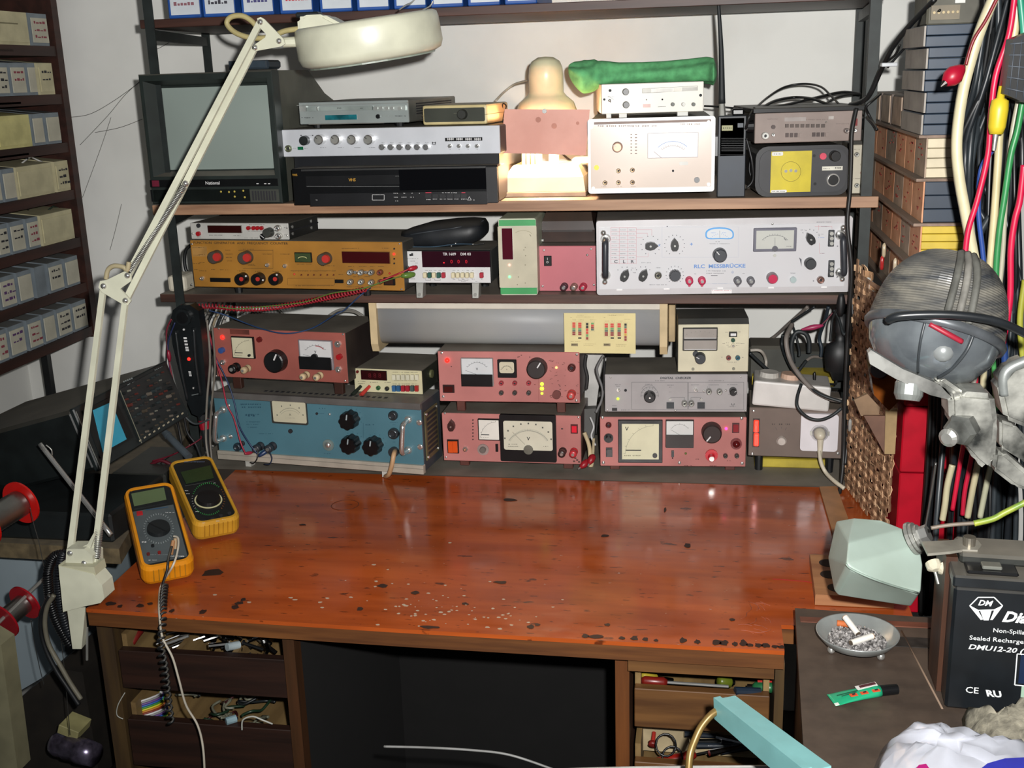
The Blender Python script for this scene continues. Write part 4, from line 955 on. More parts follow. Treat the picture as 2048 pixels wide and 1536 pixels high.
for px,py,rx,ry in burn:
    p = oz(px,py,DZ); k1 = (oz(px+1,py,DZ)-p).x; k2 = (oz(px,py-1,DZ)-p).y
    p.y = max(p.y, front_y(p.x)+.004+ry*k2)
    blob(m, p.x, p.y, rx*k1, ry*k2, 11)
tb('burn_marks', m, M('#2a120a',.6,var=.1)).__setitem__('kind','stuff')
m = MB()
q = [oz(a,b,DZ+.0005) for a,b in ((1545,1158),(1575,1160),(1612,1163),(1625,1166))]
for a,b in zip(q,q[1:]): m.ring([[a+V(0,-.001,0),a+V(0,.001,0)],[b+V(0,-.001,0),b+V(0,.001,0)]] and [[a+V(0,-.001,0),a+V(0,.001,0),a+V(0,.001,.0003),a+V(0,-.001,.0003)],[b+V(0,-.001,0),b+V(0,.001,0),b+V(0,.001,.0003),b+V(0,-.001,.0003)]])
tb('red_pen_mark', m, M('#a81c1c',.5,var=0))
c = oz(690,1010,DZ+.0003); k1 = (oz(691,1010,DZ)-oz(690,1010,DZ)).x
m = MB(); m.tube([c+V(27*k1*math.cos(a*.3), 27*k1*math.sin(a*.3), 0) for a in range(22)], .0006, 4, 1); tb('ring_stain', m, M('#4a2010',.6,var=0))
m = MB(); rn = random.Random(3)
c = oz(1505,1235,DZ+.0003)
for i in range(16):
    x_, y_ = c.x+rn.uniform(-.022,.022), c.y+rn.uniform(-.045,.045); a = rn.uniform(0,PI); q = V(math.cos(a),math.sin(a),0)*rn.uniform(.005,.014); m.tube([V(x_,y_,DZ+.0003)-q, V(x_,y_,DZ+.0003)+V(q.y,-q.x,0)*.3, V(x_,y_,DZ+.0003)+q], .0005, 4, 4)
tb('glue_stain', m, M('#985038',.5,var=.2)).__setitem__('kind','stuff')
# underframe: left rack (two trays), middle knee space, right rack
WL = wood('#2e1a12','#1d100b',4,(1,14,14),.5); WR = wood('#6a4826','#4c3018',4,(1,14,14),.5); WB = wood('#8a7148','#6b5534',4,(9,1,9),.6)
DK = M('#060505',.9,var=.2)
fz = DZ-.0285
xL0, xL1 = oy(205,1300,1.36).x, oy(552,1300,1.36).x; xM1 = oy(1226,1340,1.35).x; xM0 = oy(575,1300,1.36).x; xR0 = oy(1255,1360,1.35).x
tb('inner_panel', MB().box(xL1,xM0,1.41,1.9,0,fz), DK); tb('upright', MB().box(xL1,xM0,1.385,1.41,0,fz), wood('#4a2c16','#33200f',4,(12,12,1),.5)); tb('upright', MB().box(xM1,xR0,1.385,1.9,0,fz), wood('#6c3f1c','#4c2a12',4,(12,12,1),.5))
tb('upright', MB().box(xL0-.03,xL0-.005,1.40,1.9,0,fz), wood('#4e3c22','#33261a',4,(12,12,1),.5)); tb('upright', MB().box(.112-.012,.112,1.37,1.9,0,fz-.001), wood('#4e3c22','#33261a',4,(12,12,1),.5))
tb('front_rail', MB().box(xR0,.098,1.362,1.380,oy(1400,1350,1.362).z,fz), WR)
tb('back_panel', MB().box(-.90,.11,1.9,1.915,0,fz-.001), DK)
def tray(x0, x1, ztop_px, zbot_px, px, y, mat, lbl):
    zt, zb_ = oy(px,ztop_px,y).z, oy(px,zbot_px,y).z
    tt = bpy.data.objects.new('drawer', None); COL.objects.link(tt); tt.parent = t; tt.location = V((x0+x1)/2, y+.2, zb_)+OT; tt['label'] = lbl
    w_ = (x1-x0)/2-.003; h = zt-zb_
    MB().box(-w_,w_,-.2,-.185,0,h,.001).build('drawer_front', mat, tt)
    inn = WB
    MB().box(-w_,w_,-.185,.2,0,.006).build('drawer_bottom', inn, tt)
    for s_ in (-1,1): MB().box(s_*w_-(.008 if s_>0 else 0), s_*w_+(.008 if s_<0 else 0), -.185,.2,.006,h+.02).build('drawer_side', inn, tt)
    MB().box(-w_+.008,w_-.008,.192,.2,.006,h+.03).build('drawer_back', inn, tt)
    return tt, zt, zb_
T1 = tray(xL0, xL1, 1310, 1385, 390, 1.395, WL, 'dark upper left drawer under the workbench holding steel fittings')
T2 = tray(xL0, xL1, 1448, 1540, 390, 1.395, WL, 'dark lower left drawer under the workbench holding ribbon cable')
T3 = tray(xR0+.004, .098, 1385, 1462, 1400, 1.385, WR, 'brown upper right drawer under the workbench holding screwdrivers')
T4 = tray(xR0+.004, .098, 1533, 1600, 1400, 1.385, WR, 'brown lower right drawer under the workbench holding pliers')
# dividers
for tt,xs in ((T1[0],(-.045,.045)),):
    for x in xs: MB().box(x-.004,x+.004,-.185,.19,.006,(T1[1]-T1[2])*.95).build('divider', WB, tt)
def rod(name, cat, lbl, a, b, r_, mat, hmat=None, hl=.35, group=None, hr=2.2):
    c = a; t_ = empty(name, c, lbl, cat, group); v = b-a
    m = MB(); m.cyl(v*hl if hmat else V(0,0,0), v, r_, n=10); m.build('shaft', mat, t_)
    if hmat: m = MB(); m.sm = True; L_=v.length*hl; m.lathe([(r_*hr*.6,0),(r_*hr,L_*.12),(r_*hr*.9,L_*.5),(r_*hr,L_*.85),(r_*hr*.5,L_)],(0,0,0),v,14); m.build('handle', hmat, t_)
    return t_
rn = random.Random(11)
z1 = T1[1]-.002
MET = M('#a8a8a8',.2,1,var=.2)
# loose steel fittings in the upper left drawer
for i in range(46):
    px = rn.uniform(425,545); Y = rn.uniform(1.43,1.52); p = oy(px, 1300, Y); x = p.x; zc = T1[2]+.016+rn.random()*.035
    a = rn.uniform(0,PI); v = V(math.cos(a)*rn.uniform(.008,.02), math.sin(a)*.012, rn.uniform(-.006,.01)); p = V(x,Y,zc+.01)
    m = MB(); r_ = rn.uniform(.003,.006)
    if i%3 == 0: m.lathe([(r_*.5,-.002),(r_,-.002),(r_,.002),(r_*.5,.002)],(0,0,0),v,12); 
    else: m.cyl(-v,v,r_*.7,n=8); m.cyl(v,v*1.15,r_*1.3,n=6)
    tag(m.build('steel_fitting', [MET,BLACKP][i%4==2], loc=p), 'small shiny steel fitting heaped in the upper left bench drawer', 'fitting', 'steel fittings heaped in the upper left drawer')
m = MB(); p=oy(455,1283,1.42); p.z=z1+.004; m.cyl((0,-.004,.002),(.012,.012,-.002),.006,n=16); tag(m.build('white_tube', M('#9aa6aa',.4), loc=p), 'white plastic tube lying on the heap of steel fittings', 'tube')
for i in range(12):
    p = oy(rn.uniform(335,400), 1300, rn.uniform(1.45,1.55)); p.z = T1[2]+.02+.03*rn.random(); v = V(.025+rn.uniform(-.01,.01), .02+rn.uniform(-.02,.02), .005)
    m = MB().cyl(-v*.7,v*.7,.0016,n=6); m.cyl(v*.7,v*.95,.003,n=8); tag(m.build('drill_bit', MET, loc=p), 'thin steel bit lying in the middle bay of the upper left drawer', 'drill bit', 'steel bits in the upper left drawer')
p = oy(335,1300,1.43); q_ = oy(380,1292,1.44); p.z = z1-.002; q_.z = z1+.008; rod('screwdriver','tool','bright steel driver shaft across the upper left drawer',p,q_,.0024,CHROME)
p = oy(262,1306,1.425); q_ = oy(300,1280,1.47); p.z=z1-.004; q_.z=z1+.014; rod('pliers','tool','red handled tool in the left bay of the upper left drawer',p,q_,.003,MET,M('#6a1a16',.4),.7)
# ribbon cable coil, lower left drawer
rc = [M(c_,.5,var=.05) for c_ in ('#7a2a1e','#b8742a','#c8c02a','#3a8a3e','#2f5aa8','#6a4a8a','#8a8a8a','#c8c8c8')]
c = oy(292,1432,1.455); zt = T2[1]
t_ = empty('ribbon_cable', V(c.x,c.y,T2[2]+.01), 'coil of rainbow ribbon cable in the lower left drawer', 'cable')
for i,mm_ in enumerate(rc*3):
    zz = .008+.0032*i; m = MB(); m.tube([V((.036-.0004*i)*math.cos(a*PI/8)*1.1, (.030)*math.sin(a*PI/8), zz+.002*math.sin(a)) for a in range(17)], .0017, 5, 1); m.build('strand', mm_, t_)
for i in range(14):
    p = oy(rn.uniform(395,530), 1450, rn.uniform(1.45,1.54)); p.z = T2[2]+.03+.04*rn.random(); cc = rn.choice(('#1c2022','#1e2c44','#3a1616','#55585a','#1a3020','#6a6a5a'))
    pts = [V(0,0,0)]
    for k_ in range(5): pts.append(pts[-1]+V(rn.uniform(-.02,.02),rn.uniform(-.02,.02),rn.uniform(-.008,.010)))
    m = MB(); m.tube(pts,.0022,6,4); tag(m.build('wire_offcut', M(cc,.4), loc=p), 'offcut of dark wire tangled in the lower left drawer', 'wire', 'wire offcuts in the lower left drawer')
p0 = [oy(484,1460,1.39),oy(486,1440,1.385),oy(505,1433,1.385),oy(525,1440,1.385),oy(545,1448,1.39)]
wire('white_wire','white wire loop standing up at the right of the lower left drawer',p0,.0013,M('#b8b8b0',.5),'wire')
wire('white_wire','short white wire arc beside the ribbon cable coil',[oy(250,1385,1.40),oy(236,1410,1.39),oy(234,1430,1.39),oy(246,1438,1.39)],.0008,M('#a8a8a0',.5),'wire')
m = MB().cyl((0,0,0),(.012,.01,.0),.006,n=12); p = oy(452,1443,1.4); tag(m.build('bottle_top', M('#7f98a0',.4), loc=p), 'pale blue plastic cap in the lower left drawer', 'cap')
# right drawers
zr = T3[1]
def rr_(px,py,Y): return oy(px,py,Y)
rod('screwdriver','tool','screwdriver with dark red handle and bright shaft in the upper right drawer',rr_(1283,1361,1.415),rr_(1457,1373,1.42),.0022,CHROME,M('#6e1710',.35),.30,hr=3.2)
rod('screwdriver','tool','yellow handled screwdriver end in the upper right drawer',rr_(1283,1352,1.42),rr_(1345,1360,1.45),.003,MET,M('#9a8a2a',.4),.5)
rod('screwdriver','tool','olive green handle in the middle of the upper right drawer',rr_(1436,1362,1.43),rr_(1468,1365,1.44),.004,MET,M('#55601a',.3),.85,hr=2)
rod('screwdriver','tool','green handled screwdriver at the right of the upper right drawer',rr_(1548,1376,1.42),rr_(1495,1372,1.43),.003,MET,M('#1d5a34',.4),.8,hr=2.4)
rod('pen','pen','red stick at the right back of the upper right drawer',rr_(1515,1364,1.43),rr_(1566,1367,1.43),.004,M('#a8201a',.4))
rod('marker','pen','dark blue marker lying in the upper right drawer',rr_(1470,1382,1.39),rr_(1520,1384,1.40),.006,M('#1a2634',.4))
rod('screwdriver','tool','red handled screwdriver in the lower right drawer',rr_(1305,1528,1.415),rr_(1425,1502,1.44),.002,MET,M('#8a1a12',.35),.72,hr=4)
rod('brush','brush','small red brush standing in the lower right drawer',rr_(1305,1492,1.43),rr_(1308,1465,1.45),.003,M('#9a2a22',.4),M('#6a1a16',.4),.3)
for i,(px,py) in enumerate(((1332,1490),(1345,1515))):
    c = oy(px,py,1.40); m = MB(); m.tube([V(.014*math.cos(a*PI/7),.006*math.sin(a*PI/7),.014*math.sin(a*PI/7)) for a in range(15)],.0014,6,1)
    tag(m.build('scissor_grip', M('#15171a',.35), loc=c), ['upper','lower'][i]+' black scissor ring in the lower right drawer', 'scissors')
for i in range(8):
    p = oy(rn.uniform(1400,1510), 1500, rn.uniform(1.42,1.45)); p.z=T4[1]+rn.uniform(-.0,.012); v=V(.04,rn.uniform(-.01,.02),rn.uniform(-.004,.004))
    m = MB().cyl(-v,v*.2,.0045,.003,n=8); m.cyl(v*.2,v,.0016,n=6); tag(m.build('tweezers', [MET,M('#1c222a',.3)][i%2], loc=p), 'steel tool with dark grip lying in the lower right drawer', 'tool', 'steel tools in the lower right drawer')
MB().box(xR0+.012,.09,1.46,1.47,T4[1]-.03,T4[1]+.03).build('tray_back', M('#a89878',.6), T4[0], loc=-(T4[0].location-OT))

# ------------------------------------------------------------ instruments on the bench
ZB = DZ+.001
G = dict(org=(320,600), sc=4.266)
RB_ = M('#452622',.5,dust=.9)
d = Dev('power_supply', 'wide blue power supply with chrome handles on the left of the bench', 'power supply', (455,783),(2232,885),(2244,1472),(505,1350), 1.985, -7.25, .10, zb=ZB, **G)
BLU = M('#4d7683',.4,var=.06,scale=8)
d.case(M('#3b4046',.5,dust=.85), BLU, .002)
y0=-.0
# aluminium strips
al_=M('#97928c',.35,.35,var=.08)
d.add('top_trim', MB().box(-.001,d.w+.001,-.005,.006,d.h-.0115,d.h+.001,.001), M('#6e6b68',.4,.3,var=.1))
d.add('bottom_trim', MB().box(-.001,d.w+.001,-.006,.006,-.001,.0165,.001), M('#b8b0a2',.4,.2,var=.08))
d.add('trim_groove', MB().box(-.001,d.w+.001,-.0066,-.0055,.0095,.0105), M('#8a847a',.5))
f_=d.rect(965,865,1252,1045,.004,0,M('#3a3a36',.4),'meter',rr=.003); d.rect(980,870,1248,1030,.001,-.004,M('#c4bfa6',.2,var=.03),'dial',rr=.003,parent=f_)
yy=-.0052; d.arc(1120,1030,100,95,40,140,2,M('#8a8a80',.6,var=0),y=yy,parent=f_); d.arc(1120,1040,115,125,42,138,2.5,M('#6a6a60',.6,var=0),y=yy,parent=f_)
for x,yx in ((1045,893),(1120,885),(1195,908),(1008,968),(1228,968)): d.mark(x,yx,x+8,yx+12,M('#6a6a60',.6,var=0),yy,f_)
d.text('A',1122,972,18,M('#55554c',.6,var=0),.01,y=yy,parent=f_); d.words(1085,1160,1000,5,M('#8a8a80',.6,var=0),parent=f_,yy=yy)
ib=M('#24485a',.6,var=0)
d.words(690,860,890,13,ib); d.words(700,865,915,13,ib); d.words(730,830,985,18,ib); d.words(735,850,975,8,ib,seed=3); d.words(740,855,1040,7,ib); d.words(740,840,1060,7,ib); d.words(750,830,1085,7,ib); d.words(845,965,1140,7,ib); d.words(1360,1410,925,8,ib); d.words(1350,1400,968,5,ib); d.words(1755,1830,1065,12,ib); d.words(1400,1460,1310,6,ib)
d.cyl(1340,968,10,.002,INK,'hole'); d.led(1450,973,11,CHROME); d.cyl(1116,1117,17,.003,INK,'adjust_screw')
for x,yx in ((1635,1010),(1645,1215),(1835,1230)):
    d.knob(x,yx,70,BLACKP,None,.024,80,flutes=8,mark=M('#a8b4b8',.5)); d.ticks(x,yx,85,92,-20,200,9,ib,4)
d.line([(1735,1050),(1735,1180)],2,ib)
d.jack(668,1250,32,M('#22303a',.4),.008); d.jack(705,1222,20,INK,.004)
for x,yx in ((860,1245),(965,1245)): d.post(x,yx,34,M('#2c3036',.4),.022)
d.cyl(1440,1235,46,.003,M('#7f9290',.3,.3),'lamp_ring'); d.cyl(1440,1232,30,.008,CHROME,'lamp_lens',prof=[(1,0),(.9,.5),(.5,.9),(.01,1)])
H = dict(org=(690,600), sc=4.0157); d.org,d.sc=H['org'],H['sc']
d.jack(390,925,36,M('#33383c',.3,.3),.008); d.jack(396,1068,42,M('#4a5054',.25,.6),.01); d.cyl(398,1215,38,.008,M('#2c3236',.4),'cable_gland')
d.words(365,425,985,6,ib); d.words(385,410,1002,5,ib); d.words(385,405,1140,5,ib)
d.handle(508,960,1205,.03,.0048)
d.screws(((595,985),(603,1180)),24)
p=[d.P(398,1215,-.008),d.P(392,1240,-.03),d.P(375,1330,-.035),d.P(352,1400,-.025),d.P(325,1440,-.01)]; m=MB(); m.tube([(p[0][0],-.006,p[0][1]),(p[1][0],-.03,p[1][1]),(p[2][0],-.035,p[2][1]),(p[3][0],-.025,p[3][1]),(p[4][0],-.008,max(p[4][1],-d.gap+.004))],.0045,8,6); d.add('mains_cord', m, M('#c09a72',.5))
d.org,d.sc=G['org'],G['sc']
d.handle(540,935,1180,.03,.0048); d.screws(((583,903),(603,1165)),18)
# right flank grille
m=MB().box(d.w,d.w+.003,.012,.078,.02,d.h-.02,.001); g_=d.add('side_panel', m, M('#5a5238',.5,var=.15)); 
m=MB(); 
for i in range(9): m.box(d.w+.0028,d.w+.0036,.020,.070,.03+.0095*i,.035+.0095*i)
d.add('side_slots', m, INK, g_, kind='stuff')
for a_ in ((.018,.026),(.018,d.h-.026),(.072,.026),(.072,d.h-.026)): d.add('screw', MB().cyl((d.w+.003,a_[0],a_[1]),(d.w+.0045,a_[0],a_[1]),.0025,n=8), CHROME)
m=MB(); 
for i in range(22): m.box(.1+.012*i,.106+.012*i,.02,.028,d.h-.0005,d.h+.0006)
d.add('top_slots', m, INK, kind='stuff')
m=MB()
for x in (.15,.82): 
    d.add('foot', MB().box(d.w*x-.006,d.w*x+.006,-.004,.012,-d.gap+.0003,.0), M('#b8b6ae',.5)); d.add('foot', MB().box(d.w*x-.006,d.w*x+.006,d.d-.02,d.d-.004,-d.gap+.0003,.0), BLACK)
d.finish(); BT=d.base.z+d.gap+d.h
lead('red lead hanging down to the sockets of the blue supply', (gp(730,1310,1.95),gp(790,1300,1.965)), [gp(730,1310,1.95),gp(690,1220,1.95),gp(630,1010,1.965),gp(570,890,1.97),gp(530,700,1.97),gp(490,560,1.97),gp(440,370,1.97),gp(390,200,1.96),gp(290,90,1.96),gp(180,40,1.955)], '#a02a3e', .0016, pr=.003)
lead('blue lead hanging down to the binding posts of the blue supply', (gp(845,1330,1.95),gp(950,1260,1.965)), [gp(845,1330,1.95),gp(760,1220,1.95),gp(680,1080,1.96),gp(640,900,1.97),gp(600,760,1.975),gp(540,620,1.975),gp(470,480,1.975),gp(410,290,1.97),gp(350,150,1.965),gp(270,100,1.965)], '#1f3458', .0015, pr=.004)
wire('jumper_wire','short dark wire looping below the binding posts of the blue supply',[gp(835,1280,1.945),gp(830,1350,1.94),gp(800,1390,1.94),gp(770,1385,1.945)],.0012,BLACK)
wire('jumper_wire','short blue wire loop hanging from the right binding post',[gp(935,1300,1.945),gp(955,1350,1.94),gp(935,1400,1.94),gp(890,1400,1.945)],.0012,M('#1c2c44',.5))

RBC=M('#2b2321',.55,dust=.95)
d = Dev('power_supply', 'pink supply with a black and white V meter on top of the blue supply', 'power supply', (465,238),(1575,285),(1605,708),(470,655), 2.0, -7.25, .15, zb=BT+.0, **G)
d.case(RBC, M('#a05a50',.42,var=.1,scale=9), .001)
d.vmeter(630,313,803,490,face='#cfc9ac'); 
f_=d.meter(1205,345,1472,580,'#d0d0d0',M('#8a8488',.3),.38,BLACKP,'V',9,165,.005,6,red=True)
d.cyl(1335,478,26,.006,BLACKP,'meter_hub',y=-.005)
d.knob(1003,515,88,BLACKP,None,.018,62)
d.led(533,318,18,LEDR); d.cyl(535,425,22,.008,M('#3a5a9a',.3),'push_button'); d.cyl(853,335,22,.005,M('#6a1616',.4),'fuse_cap',n=8)
d.toggle(540,530,24,.6,.2,.012); d.toggle(1520,375,30,.6,.4,.012); d.toggle(1525,590,28,.7,.2,.012); d.cyl(1538,480,22,.008,M('#a81a22',.3),'push_button')
for x,y_ in ((655,572),): d.post(x,y_,36,BLACKP,.02)
for x,y_ in ((755,580),(1255,635),(1370,640)): d.post(x,y_,28,M('#c8b08a',.5),.022)
d.screws(((502,243),(1562,292),(1580,690),(480,648)),9)
d.rect(600,255,760,290,.0004,0,M('#70382e',.6,var=.2),'rust_stain')
d.feet((.12,.9),M('#3a2018',.5),.009,'box'); d.finish()
m=MB(); c0=oy(690+135/4.0157,600+400/4.0157,2.09); m.cyl((-.001,0,0),(.001,0,0),.024,n=24); o=tag(m.build('disc', M('#b86a70',.4), loc=c0),'thin pink disc standing edgewise beside the top pink supply','disc'); o.scale=(1,.75,1); o.rotation_euler=(0,0,R(-60))
d = Dev('bench_multimeter', 'small cream-fronted digital meter on the right of the blue supply', 'multimeter', (68,555),(610,580),(628,765),(80,745), 2.0, -5.5, .13, zb=BT, **H)
d.case(M('#33352c',.5,dust=.9,var=.15), M('#cdc6a2',.4,var=.05), .001)
d.window(136,580,332,642,'#2a0c10'); d.cyl(103,582,11,.003,M('#6a1a16',.4),'button')
for i in range(3): d.text('8',205+40*i,612,36,M('#4a1218',.3,emit=.2,var=0),.02,y=-.0028)
for i in range(6): d.rect(386+37*i,605,411+37*i,645,.005,0,M('#d8d4bc',.4),'push_button')
for i,c_ in enumerate(('#3a6a9a','#2f5f8a','#a02030','#a02030','#4a5a58','#a82a26')): d.rect(387+36.5*i,692,411+36.5*i,736,.006,0,M(c_,.4),'push_button')
d.jack(270,712,17,M('#2a5a30',.4),.005); d.jack(340,718,17,M('#22241e',.4),.005)
for x,c_,lb_ in ((110,'#1e2620','black'),(180,'#c03a32','red')):
    a=d.P(x+18,700); b=d.P(x-12,745); d.add('probe_plug', MB().cyl((a[0],0,a[1]),(b[0],-.024,b[1]),.0032,.0042,10), M(c_,.4))
for x,l,y_ in ((90,30,602),(105,60,663),(205,60,668),(320,50,668),(385,40,588),(425,160,590),(400,180,655),(110,50,680),(385,30,682),(430,150,682)): d.words(x,x+l,y_,5)
d.screws(((695,600),),.1)
d.add('side_knob', MB().cyl((d.w,.05,d.h*.6),(d.w+.004,.05,d.h*.6),.008,n=14), M('#6a6a48',.5)); d.finish()
# ------------------------------------------------------------ bench, middle and right
def hp(x,y,Y): return oy(690+x/4.0157, 600+y/4.0157, Y)
RIM = M('#4a2422',.5,dust=.9,var=.15)
d = Dev('power_supply', 'pink supply with a large open-faced black V meter standing on the bench', 'power supply', (780,905),(1895,935),(1895,1322),(790,1288), 2.0, -.5, .16, zb=ZB, **H)
d.case(RIM, PINK, .001)
f_=d.rect(1255,922,1695,1285,.006,0,BLACKP,'meter',rr=.003)
d.rect(1283,970,1668,1192,.001,-.006,M('#cfcbb8',.2,var=.03),'dial',rr=.004,parent=f_); yy=-.0072
g5=M('#55554e',.6,var=0)
d.arc(1478,1210,185,170,32,148,3,M('#8a8a80',.6,var=0),18,yy,f_); d.ticks(1478,1210,165,185,32,148,41,M('#8a8a80',.6,var=0),2,yy,f_)
d.text('V',1478,1105,30,INK,.02,y=yy,parent=f_); d.line([(1350,1050),(1450,1150)],2,g5,yy,f_)
for x,y_ in ((1315,1040),(1358,1005),(1418,987),(1478,982),(1538,990),(1592,1015),(1638,1050),(1290,1100),(1660,1108)): d.mark(x-6,y_-6,x+6,y_+6,g5,yy,f_)
for x,l,y_ in ((1318,70,1148),(1315,90,1165),(1598,45,1165)): d.words(x,x+l,y_,6,g5,parent=f_,yy=yy)
p=d.P(1478,1192); d.add('pivot_cover', MB().cyl((p[0],yy,p[1]),(p[0],yy-.002,p[1]),d.k(1478,1190)*38,n=20), M('#6a675c',.5), f_)
d.vmeter(1075,952,1245,1120,face='#ddd9d0',knob=False); 
d.pointer(860,1005,44,95,M('#3a1c1a',.4)); 
f2=d.rect(827,1120,913,1226,.003,0,BLACKP,'rocker_switch'); 
for x0,x1 in ((836,868),(874,905)): d.rect(x0,1130,x1,1218,.004,-.002,M('#c0481a',.25,emit=.25,var=.05),'rocker',parent=f2)
d.toggle(968,1195,24,.3,.4,.014,M('#c08a70',.3,.6)); d.cyl(1110,1200,46,.002,M('#a08a84',.6),'knob_skirt'); d.knob(1110,1198,26,M('#8c8680',.3,.5),None,.008)
d.rect(1212,1155,1230,1215,.003,0,BLACKP,'fuse_holder'); d.mark(1735,1030,1752,1038)
f3=d.rect(1815,998,1870,1068,.003,0,M('#4a1014',.4),'rocker_switch'); d.rect(1824,1008,1862,1058,.002,-.003,M('#c02030',.25,emit=.3,var=0),'rocker',parent=f3)
for i in range(7): d.led(1028,963+26*i,5,INK)
d.post(1750,1212,32,M('#3a2422',.4),.02); d.post(1840,1215,32,M('#b02a30',.35),.02)
d.screws(((803,910),(812,1262),(1875,942)),9)
for x,y_ in ((1850,1270),(1865,1285),(1840,1295),(1880,1300)): d.mark(x-8,y_-6,x+8,y_+5,M('#4a3028',.6,var=0))
d.feet((.14,.9),M('#5a2f26',.5),.009,'box'); d.finish(); PB=d.base.z+d.gap+d.h
d = Dev('power_supply', 'upper pink supply with a V meter, a small round-arc meter and three green lamps', 'power supply', (745,410),(1880,422),(1890,828),(760,812), 2.0, .75, .16, zb=PB, **H)
d.case(RIM, PINK, .001)
d.meter(940,463,1190,685,'#cdd0d2',M('#8f8a88',.3),.40,BLACKP,'V',9,160,.005,5)
f_=d.rect(1230,475,1378,620,.005,0,BLACKP,'meter',bev=.001); d.rect(1245,492,1360,580,.001,-.005,M('#c8c0a8',.25,var=.03),'dial',rr=.004,parent=f_)
d.arc(1303,572,45,50,25,155,3,g5,y=-.0062,parent=f_); d.ticks(1303,572,45,55,25,155,9,g5,2,-.0062,f_); d.text('A',1303,550,12,g5,y=-.0062,parent=f_)
for x,y_ in ((1240,490),(1358,492),(1243,608),(1362,608)): d.screw(x,y_,10)
d.knob(1545,540,82,M('#2c2423',.5),None,.02,58)
d.led(822,483,20,LEDR,.006)
for x in (1257,1365,1477): d.jack(x,664,19,M('#a83a42',.35),.008); d.jack(x,742,19,M('#5a5450',.3,.5),.008)
for y_,q in ((674,15),(711,17),(750,11)): d.led(1582,y_,q,LEDG,.003)
d.led(1698,542,11,M('#ffc07a',.3,emit=1.2,var=0)); d.jack(1822,540,32,M('#5a2a28',.35,.3),.01); d.cyl(1702,755,34,.008,M('#6a3a36',.4),'knob'); d.post(1822,750,34,M('#b8403c',.35),.02)
f2=d.rect(790,680,878,742,.003,0,M('#2a1010',.4),'rocker_switch'); d.rect(802,690,866,732,.003,-.003,M('#4a1614',.25),'rocker',parent=f2)
d.screws(((778,425),(790,775),(1862,438),(1858,808)),12); d.line([(1556,622),(1556,810)],2,M('#7a3a38',.6,var=0)); d.words(1520,1535,680,12,M('#7a3a38',.6,var=0))
sc_=M('#3a1a18',.7,var=0); rn=random.Random(4)
for i in range(34):
    x=rn.uniform(1640,1880); y_=rn.uniform(470,800); a_=rn.uniform(-.5,.5); l=rn.uniform(4,16); d.line([(x,y_),(x+l*a_,y_+l*.4),(x+l,y_+l*a_)],rn.uniform(1.5,4),sc_)
for x,y_ in ((1385,455),(1395,452),(850,532),(1480,455),(1412,440)): d.mark(x,y_,x+9,y_+6,sc_)
d.feet((.14,.86),M('#5a2f26',.5),.008,'box'); d.finish()
I = dict(org=(1110,600), sc=4.266)
def ip(x,y,Y): return oy(1110+x/4.266, 600+y/4.266, Y)
d = Dev('power_supply', 'pink supply with a square cream V meter at the right end of the bench', 'power supply', (375,1000),(1630,1000),(1630,1425),(395,1415), 2.0, 3.5, .16, zb=ZB, **I)
d.case(RIM, PINK, .001)
d.vmeter(540,1018,918,1382,None,32,True,'V')
f_=d.meter(942,1018,1185,1250,'#cfd0ce',BLACKP,.44,M('#2a2120',.4),None,5,150,.006,8); 
d.knob(1335,1120,88,M('#2c1f1d',.5),None,.02,-128)
d.jack(457,1063,25,M('#5a2222',.35,.3),.008); d.cyl(457,1175,40,.004,BLACKP,'fuse_base'); d.cyl(457,1175,24,.014,BLACKP,'fuse_cap')
f2=d.rect(435,1258,490,1335,.003,0,BLACKP,'rocker_switch'); d.rect(443,1268,482,1325,.003,-.003,M('#241818',.3),'rocker',parent=f2)
d.rect(992,1282,1015,1335,.004,0,BLACKP,'fuse_holder'); d.led(1003,1348,6,INK); d.led(1115,1308,10,M('#6a7a3a',.4))
d.cyl(1335,1322,54,.004,M('#b81c28',.3,var=.03),'knob_skirt'); d.knob(1333,1335,30,M('#c02030',.3),CHROME,.014)
d.led(1460,1096,13,M('#ff3a8a',.3,emit=3,var=0),.005); f3=d.rect(1510,1048,1572,1130,.003,0,M('#3a0c10',.4),'rocker_switch'); d.rect(1518,1056,1564,1120,.003,-.003,M('#8a1420',.25),'rocker',parent=f3)
d.cyl(1545,1222,48,.006,M('#6a1a1c',.3),'lens_ring'); d.cyl(1545,1222,34,.012,M('#5a1214',.2),'lamp_lens',prof=[(1,0),(.95,.5),(.6,.9),(.01,1)])
for x,y_ in ((1453,1325),(1550,1325)): d.jack(x,y_,20,M('#55504c',.3,.5),.008)
d.screws(((405,1003),(413,1387),(1593,1010),(1062,1388),(1597,1393)),15)
for x,l,y_ in ((1105,60,1413),(1320,60,1415),(1200,30,1358),(1470,30,1372)): d.words(x,x+l,y_,9,sc_)
d.feet((.1,.9),M('#5a2f26',.5),.009,'box'); d.finish(); PR=d.base.z+d.gap+d.h
d = Dev('digital_checker', 'grey digital checker with a pointed knob standing on the right pink supply', 'instrument', (420,635),(1640,635),(1640,955),(430,955), 2.0, 3.5, .13, zb=PR, **I)
d.case(M('#302e2c',.55,dust=.8), M('#a09c9c',.45,var=.04), .001)
gi=M('#3a3a40',.6,var=0)
d.text('DIGITAL  CHECKER',1027,665,19,gi,.05,shear=.2,sx=1.15)
d.line([(655,700),(1130,700),(1130,935),(655,935),(655,700)],2,gi); d.line([(1140,700),(1610,700),(1610,935),(1140,935),(1140,700)],2,gi)
d.line([(985,830),(1105,830),(1105,850)],2,gi); d.line([(1160,850),(1160,830),(1245,830)],2,gi); d.line([(1140,790),(1290,790)],2,gi)
